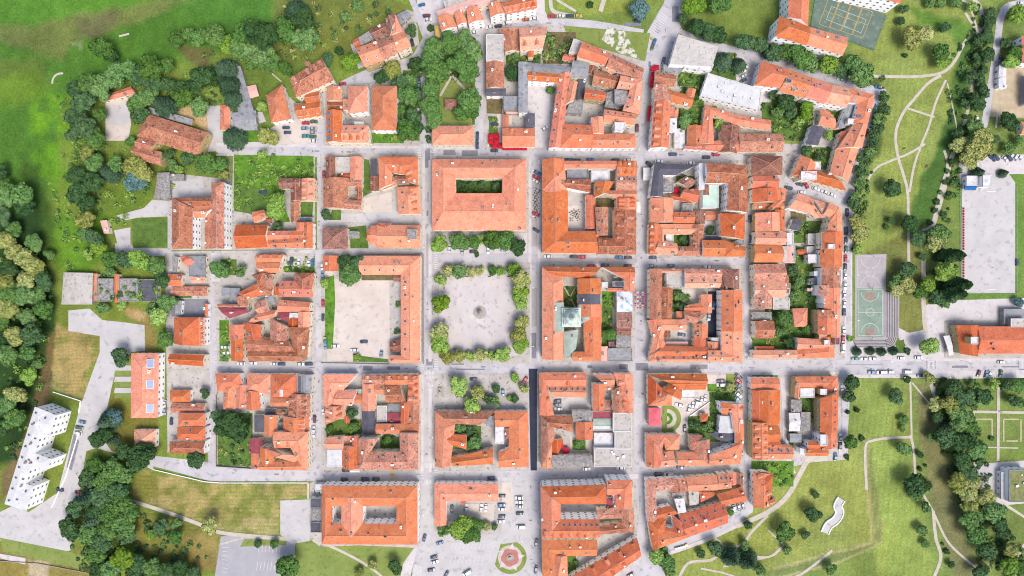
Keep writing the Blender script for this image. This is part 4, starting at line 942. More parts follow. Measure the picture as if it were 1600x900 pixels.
H 3 w; R b 335 770 450 900 v; F w 285 795 335 825 z2; F c 418 782 460 870 z3; Q g 260 840 340 830 345 885 250 880 h z1 f.3; F w 360 855 410 890 z3
H 2 c; R b 355 470 420 550 v z1 f.5
H 1 w shed; Q d 155 465 212 470 195 545 128 530 h f.5 | dark slate garden house behind the curved corner building
H 1 c; F w 115 555 158 635; F c 250 560 305 630; F c 305 560 330 600
H 2 c; C o 40 275 110 275 60 350 108 350 0 400 20 420 gg; Q o 40 410 105 412 105 545 60 545 v; Q r 0 470 60 480 60 545 0 545 v
H 2 c; R o 0 412 20 545 v z1; Q r -20 210 62 205 65 270 -10 285 h
H 1 c shed; R r 185 658 235 690 h
H 1 c; F c 240 640 320 690; R s 100 640 168 745 v f.5
H 3 w hall; F w 1238 198 1398 262 z1; F w 1340 195 1398 268 z2 | white clubhouse with a teal roof panel at the head of the big sports field
T 0 2
H 4 w apartment_building; Q x 218 742 296 772 118 1377 28 1350 v hh f.3 n0 s9 S5; Q x 262 757 350 795 310 938 215 905 h f.25 gh s1; Q x 190 1020 322 1070 290 1142 160 1108 h f.25 gh s1; Q x 140 1215 212 1240 165 1392 90 1370 h f.2 gh s1 | long white zigzag apartment building with a bright metal roof at the lower left
H 2 w; Q o 1088 184 1245 184 1245 362 1088 348 v hg; R o 1240 184 1282 362 v d0 D6
H 2 c; Q r 1060 412 1280 418 1275 490 1058 475 h
H 1 w; R o 1062 638 1192 712 h hh
H 1 c; Q b 1075 718 1282 722 1282 780 1070 780 h
H 2 w; R o 1115 782 1285 862 h hh
H 2 w; R o 1108 868 1285 948 h hh s1
H 2 w; Q b 1060 958 1285 955 1280 1038 1060 1034 h hg
H 2 w hall; Q o 820 408 995 408 988 812 818 812 v hh S0 B3 f.7 | long orange hipped hall with solar panels, standing alone beside the pale yard on the left
H 1 w; Q p 838 885 975 885 972 998 840 988 v hh
H 1 w shed; F g 1095 75 1135 80 1130 168 1095 165; R o 1278 98 1300 182 v
T 1 2
H 2 c; Q r -110 30 40 -50 60 40 -90 80 h hh; Q b -130 60 -60 40 -45 100 -105 120 v
H 1 g; R g -215 -2 -165 50 v f.2; F g -165 0 -100 90; F e -165 90 -40 140
H 1 c; Q k -240 120 -60 118 -40 150 -165 190 h; R b -240 100 -50 120 h z2
H 2 c; Q r -170 230 -75 228 -75 320 -165 325 v; R o -155 320 -80 455 v
H 2 c; Q b -15 100 60 60 90 150 20 170 h; Q b 10 -50 110 0 100 50 0 30 h; Q g 0 60 100 30 120 100 40 110 h z1 f.2
H 2 c; Q r 150 72 340 90 338 148 132 150 h d0; Q k 140 150 212 152 210 205 138 205 h z1; R w 212 155 265 190 h z1 f.3
H 2 c; Q o 20 150 130 135 120 180 -60 230 h; Q o 265 148 338 148 335 245 262 245 v; Q r 205 190 268 190 268 245 200 245 v z1
H 2 c; R r 150 -45 360 55 h s4 S4; Q r 100 -10 150 -10 150 50 110 40 v z1
H 2 c; Q b 200 245 335 245 320 440 230 380 v hg; Q b -60 295 200 330 250 400 -50 400 h; Q b -50 385 250 395 310 458 -45 458 h; Q b 90 190 195 240 195 335 90 320 v; Q r -80 215 30 230 35 320 -40 320 v | large weathered tiled corner house around a dark yard, left of the gravel parking yard
H 2 w; Q o -55 535 90 540 80 665 -55 640 h hh; Q o -60 640 20 650 30 760 -60 760 v | orange corner house with white fire walls at the top of the block with the green walled garden
H 2 w; Q o -255 535 -100 535 -80 620 -240 650 h hh; R o -205 600 -130 758 v hh; Q r -120 600 -60 610 -70 750 -125 750 v | bright orange corner townhouse at the upper left of the block with the green walled garden
H 2 w; R o 92 538 255 685 v hh s2; R w 148 620 168 678 v z3 f.3
H 2 c; Q g 288 545 348 543 345 660 285 660 v f.5; F d 258 545 290 655 z2
H 2 c; R b 200 662 338 805 v D4 d2; Q p 92 685 235 685 200 740 92 740 h
H 2 c; R o 52 795 130 925 v; F e 125 840 168 890 z1
H 2 w; R o 170 805 332 905 v D4
H 1 c; R d 55 755 125 795 h f.3; R m 125 760 190 798 h; R d -10 790 50 900 v z1 f.3
H 3 c; Q o 18 990 110 1000 265 1050 265 1095 h; C o 115 1000 110 900 215 1000 325 900 262 1080 325 1140 gg d3; Q o 25 1000 110 1000 115 1090 25 1130 v; Q o 20 1090 265 1080 325 1138 20 1138 h; R g 118 940 220 995 h z1 f.2 | large orange block around a dark court at the lower right of the block with the green walled garden
H 1 c; Q k -40 940 40 935 45 1035 -45 1030 v f.5; R r -30 1030 15 1130 v f.5
H 2 w; C o 545 640 632 538 510 640 420 538 480 735 422 738 gg; Q o 510 640 632 640 600 735 480 735 h z2; F g 545 640 635 660 z1 | orange hipped corner house with thin white parapet, top left below the gravel parking yard
H 2 c; Q p 430 738 552 738 560 800 430 855 v d2 D2; R r 552 800 585 845 v z1
H 2 c; R b 665 540 810 600 h d2; Q o 665 600 750 600 745 765 663 765 v; Q p 740 600 810 600 810 670 740 660 h
H 3 c; Q o 810 540 1020 540 950 605 810 605 h d4; Q o 955 560 1020 545 1022 712 945 715 v d3 D4; Q b 812 610 900 610 935 712 812 718 h; R r 905 715 955 845 v
H 2 c; R b 955 712 1022 845 v; F c 755 735 820 835 z1; R k 822 778 905 850 h z1 f.4; R w 905 775 928 845 v z1 f.3; F g 822 725 905 775 z1
H 1 c; R d 662 768 745 910 v f.5; R t 638 632 662 660 v z1 f.3; R o 610 665 662 722 h z1
H 2 c; R o 750 850 1022 910 h
H 2 c; Q o 435 935 545 928 548 1005 435 1005 h; R p 550 925 640 990 h z1 f.4; R r 600 925 640 990 v
H 2 w; F x 445 1008 548 1118 | flat white roofed corner house left of a red roofed one, above the crossing with the yellow stripes
H 2 c; R r 538 988 640 1130 v s4
H 3 c; C b 640 940 765 940 640 1135 715 1025 1015 1135 900 1025 1015 905 900 905 gg s6 S4 | weathered ring of roofs around a small overgrown court, lower right below the gravel parking yard
H 2 c; C b 1240 850 1120 768 1400 855 1495 768 gg; Q p 1118 768 1245 850 1215 1115 1118 1115 v hg; Q g 1400 800 1495 800 1490 880 1410 840 h z1 f.3 | weathered orange L-shaped building under the plane trees, above a leafy courtyard
H 2 c; Q o 1195 915 1318 918 1315 1010 1200 975 h; Q o 1222 1060 1482 1000 1482 1100 1225 1115 h
H 2 w; C o 1495 870 1490 768 1580 870 1700 768 1580 1000 1705 1120 1515 1030 1515 1120 gg; F w 1495 868 1552 975 z2; R m 1550 880 1585 940 v | orange U-shaped corner building with a white flat roof beside the fresh black street
T 2 2
H 3 c barracks; Q o 188 -132 560 -132 490 -60 250 -75 h; Q o 188 -130 320 -60 322 450 188 445 v hg; R o 413 -60 556 38 v; R d 412 38 553 102 v; R o 413 102 560 180 v; C o 450 175 558 175 455 400 558 455 380 400 380 455 gg; Q t 322 275 415 260 400 380 325 445 v z3 f.5; Q t 258 90 325 90 325 275 262 275 v z4 f.2; Q t 415 105 490 100 495 190 415 235 v z3 f.4 | monastery of orange wings with green copper roofs around a small cross gardened court
H 4 w town_building; R o 700 -118 766 20 v z3; Q o 560 -132 765 -132 765 -60 690 -60 h z3; F d 640 -45 702 -5 z3; F x 560 -38 600 0 z2; Q r 600 0 760 0 755 22 600 22 h z2 f.4 | orange roofed house with a small pale yard at the upper right corner of the monastery block
H 2 c; R u 655 20 752 150 h f.3; R m 655 150 750 250 h f.4; R m 655 250 745 295 h f.4; R e 652 295 745 372 h f.3 | low shop row with patched blue and white, brown and bleached roofs beside the pedestrian street
H 2 c; F g 598 375 752 458 z1; R s 555 365 600 455 v f.2 z1; F k 605 335 652 365 z1
H 3 c; R b 860 -120 938 195 v; Q b 935 -10 1005 0 1000 192 935 190 v
H 3 w; Q p 860 -122 1075 -120 1075 -95 930 -95 h z2; F c 965 -118 1075 -10 z2; Q b 1080 -122 1310 -120 1310 -60 1080 -62 h s0; Q p 1080 -62 1310 -62 1300 -2 1080 0 h s3
H 3 c; Q m 1310 -120 1420 -120 1420 10 1330 -10 v hg; Q m 1280 -80 1340 -80 1340 20 1290 0 v z2
H 3 w; R o 1308 12 1440 270 v s3
H 3 w; C o 1308 270 1440 270 1310 390 1440 465 1225 390 1225 460 gg s4 S4; R o 1225 335 1290 400 v z2; F x 1245 310 1300 330 z2
H 2 c; Q o 850 200 905 195 960 350 910 415 v; C o 1090 260 1090 196 955 265 905 196 915 420 852 460 gg; Q o 960 360 1225 365 1225 425 850 428 h; Q p 915 425 1225 425 1225 462 850 462 h s5; Q s 965 335 1100 335 1100 368 950 360 h z1 f.4 | orange corner house with an inner yard at the lower left corner of the block right of the umbrellas
H 2 c; R o 1180 40 1250 155 v; Q r 1080 110 1185 90 1225 150 1075 140 h; Q b 1075 142 1225 155 1140 230 1080 195 h; R o 1140 222 1222 312 v s3; R r 1135 310 1210 365 v; R r 1028 145 1070 190 v z1; R m 952 265 990 310 v z1 | jumble of orange back houses in the yard of the block right of the umbrellas
H 2 c; C o 463 612 462 530 220 615 168 532 265 795 172 795 gg d2 D0; Q p 220 612 465 612 462 685 260 680 h z2 s7 | L-shaped orange corner building around a parking court, right of the fresh black street
H 3 w; Q o 505 540 640 540 640 605 580 600 h; R o 505 600 578 765 v; R p 575 600 642 640 h z2; R m 578 700 635 765 v z1 f.4
H 3 c; Q o 640 532 755 535 755 780 700 780 v d2; Q b 632 640 700 600 705 780 632 775 v
H 2 c; Q b 180 798 380 798 380 900 250 870 h; C b 255 860 180 800 270 920 180 1125 gg; R e 375 768 500 835 h f.3; R r 400 835 505 945 v
H 1 c; F k 500 768 630 818; R t 505 820 622 860 h f.2; F x 505 860 622 890
H 2 c; Q r 245 945 320 945 320 960 250 1125 v f.4 z1; R p 182 955 250 1125 v; R e 250 1045 502 1115 h f.4 | L-shaped house with a bleached lower roof and crimson parasols in its yard
H 2 w hall; F c 630 780 750 900 z2; F c 512 1000 750 1118 z2; F c 640 890 750 1010 z2; F w 512 905 630 1000 z1 | pale flat roofed supermarket hall with a white terrace below the crimson roof strip
H 2 c; Q o 845 538 1215 535 1215 620 1000 600 h gg; Q r 848 538 940 630 935 640 850 735 v; Q o 935 640 1000 595 1058 650 1055 700 h z2; Q o 848 735 935 640 1000 670 1000 735 h hg; R o 1000 560 1210 635 h z2 | orange mansion at the top left of the block with the round garden
H 1 w; F w 1060 635 1150 690
H 2 p kiosk; R n 855 750 930 862 v hh f.6 | pink canopy roof beside the round formal garden
H 3 w; Q o 1300 715 1440 725 1440 775 1310 780 h; Q o 1365 725 1442 725 1440 900 1385 900 v; Q x 1300 800 1380 800 1405 905 1290 905 v z2 f.4; R r 1310 730 1350 790 v z2
H 1 c; R o 1178 785 1225 835 h hh
T 3 2
H 2 y; R b 100 -105 130 30 v z1 f.4; F c -100 -100 30 55 z1; F c 30 0 135 135 z1
H 2 c; R b -85 -5 25 130 v D0 s3
H 1 c; R e -95 150 22 200 h f.3
H 2 c; R b -85 205 35 315 h; F c -30 200 -10 220 z2
H 1 c; R o -75 365 38 440 h f.7
H 2 c; C o 315 310 415 300 330 360 415 435 180 385 180 440 gg; Q o 180 310 400 325 400 385 180 385 h; R p -95 388 180 440 h z2 | long pale orange corner house at the bottom right corner of the town grid above the main road
H 3 w; R b 315 -20 400 50 v; F w 345 70 395 100 z3; F w 422 38 452 100 z3; R o 350 0 450 130 v z3 f.7
H 3 y; R b 310 135 400 200 v; R o 395 50 450 310 v f.7 z3; R r 310 185 400 290 v; F k 415 300 448 355 z3; F w 350 325 385 358 z3; R s 320 290 370 320 h z2 f.4
H 1 c; Q o 152 128 248 124 245 240 165 243 v hh; R s 245 0 320 20 h f.3
H 2 y; Q r 1175 232 1315 232 1315 430 1200 410 v f.9 ; R r 1310 240 1615 410 h f.55; F x 1265 305 1312 352 z4 | big salmon red roofed hall with a glazed roof lantern beside the main road on the right
H 1 g; F g 1470 130 1620 245 z1; F c 1515 190 1620 245 z2
H 2 y; C o 170 555 175 622 435 552 350 625 438 760 350 760 gg; Q o 170 560 200 610 195 688 165 688 v; F w 200 625 290 685 z2; F w 325 630 368 668 z3 | orange corner house with round skylights and a white terrace below the main road
H 3 y; Q o 325 690 440 640 435 900 325 900 v S6; 
H 1 g; R e 145 697 210 775 v f.3; R w 130 780 200 895 h f.3; R e 205 775 265 892 v f.3; R k 132 812 202 855 h f.3
H 2 w; R r -110 560 68 630 h f.8
H 2 c; C r -30 640 -100 640 -30 850 -100 850 gg; Q o -100 635 75 635 75 850 -100 850 v z2 f.8
H 2 y; Q o -100 855 60 855 75 960 -100 970 h; R p -90 860 70 910 h z2
H 2 c; R r -95 960 80 1000 h; R o -100 995 150 1070 h z2 s5
H 2 w; R o 320 895 430 1000 v; Q o 245 955 330 960 380 1005 245 1000 h; R o 230 1000 375 1050 h; F x 325 915 370 985 z3; Q x 200 1000 245 1010 240 1052 200 1040 h z2 f.3
H 1 g; R g 135 910 208 965 h f.3
T 1 3
H 3 w town_building; C o 410 335 478 462 1010 335 878 465 1010 704 878 572 410 702 478 572 cl d0 s0; R o 533 400 670 640 v z3;  | huge orange hipped building with two inner courts beside the mown lawn at the bottom
H 2 w; F d 340 410 410 475 z1; F d 340 560 410 628 z1; F e 345 475 412 560 z1; F x 370 325 432 370 z1 | low service building with two black flat roofs stuck to the left side of the two court building
H 2 w; C o 1515 432 1515 322 1190 432 1115 322 1190 582 1115 585 gg; R r 1280 425 1315 450 h z1 | orange L-shaped building around a small parking court beside the striped car park
T 2 3
H 4 w town_building; C o 305 450 180 340 590 450 590 328 gh s0; Q o 180 340 305 455 305 540 185 660 v; Q o 308 545 545 545 548 660 185 662 h D7 s7 | big orange townhouse with white dormered front and a long inner court, bottom middle
H 4 w; C o 595 395 592 300 655 395 750 300 640 475 750 470 gg; R o 595 300 752 345 h z3; R k 585 410 640 480 v z1 f.4; Q r 640 400 655 400 650 475 640 475 v
H 2 c; Q b 528 485 705 475 700 540 540 545 h hh; Q b 690 480 760 475 768 625 690 600 v; Q b 545 590 700 560 765 625 550 640 h
H 3 c; C o 530 775 532 672 280 775 185 672 345 920 190 940 gg s3; Q o 265 770 345 770 350 950 200 950 v z3 s0
H 2 w; Q r 460 850 780 660 808 778 545 960 h d4 D4
H 2 w; Q r 300 940 460 850 545 960 480 1000 h s3
H 2 w; C b 1000 362 1085 282 900 370 835 295 905 555 845 560 gg s3 ; Q b 990 285 1085 285 1100 370 990 380 v z2; Q r 900 480 990 460 1040 510 905 550 h z2
H 2 w; Q o 848 560 965 540 940 700 880 742 v hg; Q o 900 600 1085 600 1085 665 880 742 h s1; Q r 1000 520 1090 580 1085 665 1010 600 v z2
H 2 c; Q o 1085 285 1280 270 1285 365 1100 368 h; Q p 1285 262 1345 258 1375 350 1285 362 h s2; R r 1350 252 1402 330 v
H 2 c; Q r 1040 520 1325 430 1350 570 1090 662 h s6 S3; Q c 1105 370 1170 372 1168 450 1110 460 v z1 f.2; Q w 1015 420 1075 415 1090 500 1040 510 v z2 f.2; R g 1005 378 1075 415 h z1 f.3
H 2 y; Q r 1280 390 1440 340 1465 435 1310 462 h; R m 1402 255 1445 335 v z1; Q r 1170 375 1280 375 1260 400 1180 440 h z1 f.4
H 2 c; Q o 835 15 960 15 940 100 925 220 v hg; Q o 940 15 1050 15 1045 110 960 110 v hh; Q r 838 15 925 100 925 220 838 215 v z2; Q o 930 130 1010 115 1015 215 925 220 h z2
H 2 c; Q b 1110 20 1190 20 1190 130 1112 110 v hh; Q b 1135 60 1235 45 1235 210 1140 130 v; Q o 1030 128 1232 120 1232 210 1035 210 h | rust red house with a round tower like hip, bottom of the block with the round garden
H 3 w; C o 1448 72 1395 75 1425 200 1310 120 1235 208 1235 145 gg; Q d 1225 10 1390 0 1392 70 1290 50 h z2 f.3 ; Q o 1395 -75 1450 -75 1450 75 1395 75 v z3
H 3 y; R o 1502 -60 1600 170 v D5 d4
T 3 3
H 2 c; R o -95 85 150 170 h s4 z2
H 2 w; Q o -95 248 -10 248 35 265 10 465 v hh d4; Q o -95 248 22 262 12 465 -92 470 v | orange dormered house at the tip of the grid beside the curved park path
H 3 w hall; F G 1505 235 1640 438 z2; F w 1455 250 1505 420 z1 | concrete walled pavilion with a planted flat roof at the lower right edge
"""
parse(HOUSE_DATA)
# ---------------------------------------------------------------- trees
def leaf_mat(name, c1, c2, c3):
    m = mat(name, alb(*c1), alb(*c2), scale=.35, detail=5, var=.3, mix=(.40,.60), c3=alb(*c3), s3=1.4, rough=.75, spec=.25)
    return m
LEAF = {'d': leaf_mat('dark_foliage', (80,118,60),(60,96,55),(100,134,62)), 'g': leaf_mat('green_foliage', (109,150,67),(85,128,60),(139,170,73)),
        'l': leaf_mat('light_foliage', (155,189,69),(123,164,62),(182,207,80)), 'y': leaf_mat('yellowing_foliage', (184,186,100),(139,155,76),(220,207,128)),
        'c': leaf_mat('needle_foliage', (69,105,69),(53,85,60),(91,123,73)), 'b': leaf_mat('blue_green_foliage', (109,150,146),(85,125,123),(137,170,161)),
        'r': leaf_mat('purple_foliage', (141,80,100),(114,62,80),(157,100,109))}
def blobs_mesh(seed, n_leaf, kind):
    r = np.random.RandomState(seed)
    if kind in ('round', 'bush'):
        nb = 17 if kind == 'round' else 9; cs = []; rs = []
        for i in range(nb):
            a = r.rand()*2*np.pi; rad = np.sqrt(r.rand())*.66; z = (1-rad**2)*.55*(.5+r.rand()*.6)-.05
            cs.append((rad*np.cos(a), rad*np.sin(a), z)); rs.append(.22+r.rand()*.19)
        cs.append((0,0,.1)); rs.append(.62); cs = np.array(cs); rs = np.array(rs)
        pr = rs**2; pr /= pr.sum(); k = r.choice(len(rs), n_leaf, p=pr); d = r.randn(n_leaf,3); d /= np.linalg.norm(d,axis=1)[:,None]
        d[:,2] = np.where(r.rand(n_leaf) < .6, np.abs(d[:,2]), d[:,2])
        p = cs[k]+d*(rs[k]*(.72+.33*r.rand(n_leaf)))[:,None]; p[:,2] *= .95; nor = d+r.randn(n_leaf,3)*.45; sz = .055+.05*r.rand(n_leaf)
        if kind == 'bush': sz *= 1.5
    elif kind == 'cone':
        t = r.rand(n_leaf)**.7; arm = r.randint(0, 15, n_leaf); a = arm*2*np.pi/15+np.floor(t*9)*.8+r.randn(n_leaf)*.13
        lay = (np.floor(t*9)+1)/9; rad = lay*np.sqrt(r.rand(n_leaf))*(.8+.2*r.rand(n_leaf)); z = 2.0*(1-lay)-rad*.25+.1*r.rand(n_leaf)
        p = np.stack([rad*np.cos(a), rad*np.sin(a), z-.4], 1); nor = np.stack([np.cos(a)*.5, np.sin(a)*.5, np.ones(n_leaf)], 1)+r.randn(n_leaf,3)*.4; sz = .05+.045*r.rand(n_leaf)
    else:                                                     # poplar column, radius 1, height about 9
        z = r.rand(n_leaf)*9; prof = np.interp(z, [0,1,3,6,8,9], [.4,.85,1,.75,.4,.1]); a = r.rand(n_leaf)*2*np.pi
        rad = prof*(.6+.4*r.rand(n_leaf))*(1+.25*np.sin(a*3+z*1.3)); p = np.stack([rad*np.cos(a), rad*np.sin(a), z-4.5], 1); nor = np.stack([np.cos(a), np.sin(a), .4+0*a], 1)+r.randn(n_leaf,3)*.4; sz = .14+.12*r.rand(n_leaf)
    nor /= np.linalg.norm(nor,axis=1)[:,None]; t1 = np.cross(nor, r.randn(n_leaf,3)); t1 /= np.linalg.norm(t1,axis=1)[:,None]; t2 = np.cross(nor, t1)
    t1 *= sz[:,None]; t2 *= (sz*(.6+.4*r.rand(n_leaf)))[:,None]
    v = np.stack([p-t1-t2, p+t1-t2*.6, p+t1*.7+t2, p-t1*.8+t2*.8], 1).reshape(-1,3)
    me = bpy.data.meshes.new('crown'); n = n_leaf; me.vertices.add(4*n); me.vertices.foreach_set('co', v.ravel())
    me.loops.add(4*n); me.loops.foreach_set('vertex_index', np.arange(4*n, dtype=np.int32)); me.polygons.add(n); me.polygons.foreach_set('loop_start', np.arange(0,4*n,4,dtype=np.int32))
    me.update(calc_edges=True); me.materials.append(LEAF['g']); return me
ROUND = [blobs_mesh(s, 2600, 'round') for s in range(7)]; BUSH = [blobs_mesh(50+s, 700, 'bush') for s in range(4)]
CONE = [blobs_mesh(80+s, 2600, 'cone') for s in range(3)]; POP = [blobs_mesh(90+s, 3000, 'poplar') for s in range(2)]
def trunk_mesh(seed, tall):
    r = random.Random(seed); mb = MB()
    mb.tube((0,0,-1.6),(0,0,-.3),.07,.05); mb.tube((0,0,-.3),(.03,.02,.45 if not tall else 1.4),.05,.015)
    for k in range(6):
        a = k*1.05+r.random()*.5; z = -.5+.12*k; mb.tube((0,0,z),(.5*math.cos(a),.5*math.sin(a),z+.45),.03,.01,5)
    o = mb.build('trunk', M['bark']); d = o.data; bpy.data.objects.remove(o); return d
TRUNK = [trunk_mesh(s, False) for s in range(3)]; TRUNK_T = trunk_mesh(9, True)
KIND = {'d': ('dark green', 'round crowned'), 'g': ('green', 'round crowned'), 'l': ('light green', 'round crowned'), 'y': ('yellow green', 'ragged crowned'),
        'c': ('dark', 'conifer'), 'p': ('dark green', 'tall poplar'), 'b': ('blue green', 'round crowned'), 'r': ('purple leaved', 'round crowned')}
N_TREE = [0, 0]
def tree(px, py, rpx, k):
    """px, py, rpx in picture pixels; k the kind"""
    rnd = random.Random(int(px*31+py*17)); r = rpx*S*1.08
    bush = rpx < 6 or k in 'GLDYB' and False
    col = k
    if k == 'p':
        h = 21; zc = h/2+1; x, y = W(px, py, zc); root = empty('poplar_tree', (x,y,0)); c_ = link('crown', rnd.choice(POP), root); s_ = (r,r,h/9.0); c_.location = (0,0,zc)
        t_ = link('trunk', TRUNK_T, root); t_.location = (0,0,6); t_.scale = (5,5,4); col = 'd'; cat = 'tree'; look = 'tall narrow dark poplar tree'
    elif bush:
        zc = r*.35; x, y = W(px, py, r*.6); root = empty('shrub', (x,y,0)); c_ = link('foliage', rnd.choice(BUSH), root); s_ = (r*rnd.uniform(.9,1.1), r*rnd.uniform(.9,1.1), r*rnd.uniform(.8,1.1)); c_.location = (0,0,zc)
        t_ = link('stem', rnd.choice(TRUNK), root); t_.location = (0,0,r*.8); t_.scale = (r*.5,)*3; cat = 'shrub'; look = KIND[k][0]+' shrub'
    elif k in 'c':
        z0 = r*.75; x, y = W(px, py, z0+r*.7); root = empty('conifer_tree', (x,y,0)); c_ = link('crown', rnd.choice(CONE), root); s_ = (r,r,r*.85); c_.location = (0,0,z0+r*.2)
        t_ = link('trunk', TRUNK_T, root); t_.location = (0,0,r*1.35); t_.scale = (r*.9,)*3; cat = 'tree'; look = 'dark green conifer'
    else:
        hgt = r*rnd.uniform(1.55,1.85); zc = hgt*.6; x, y = W(px, py, zc); root = empty('broadleaf_tree', (x,y,0)); c_ = link('crown', rnd.choice(ROUND), root)
        s_ = (r*rnd.uniform(.94,1.1), r*rnd.uniform(.94,1.1), r*rnd.uniform(.8,1.0)); c_.location = (0,0,zc)
        t_ = link('trunk', rnd.choice(TRUNK), root); t_.location = (0,0,zc); t_.scale = (r*.9,r*.9,zc/1.6); cat = 'tree'; look = KIND[k][0]+' broadleaf tree'
        size = 'huge ' if rpx > 21 else ('small ' if rpx < 9.5 else ''); look = size+look
    c_.scale = s_; c_.rotation_euler = (0,0,rnd.uniform(0,6.28))
    c_.material_slots[0].link = 'OBJECT'; c_.material_slots[0].material = LEAF[col]
    N_TREE[cat == 'shrub'] += 1
    thing(root, cat, look, {'tree': 'trees of the town and its parks', 'shrub': 'garden and park shrubs'}[cat], (px, py))
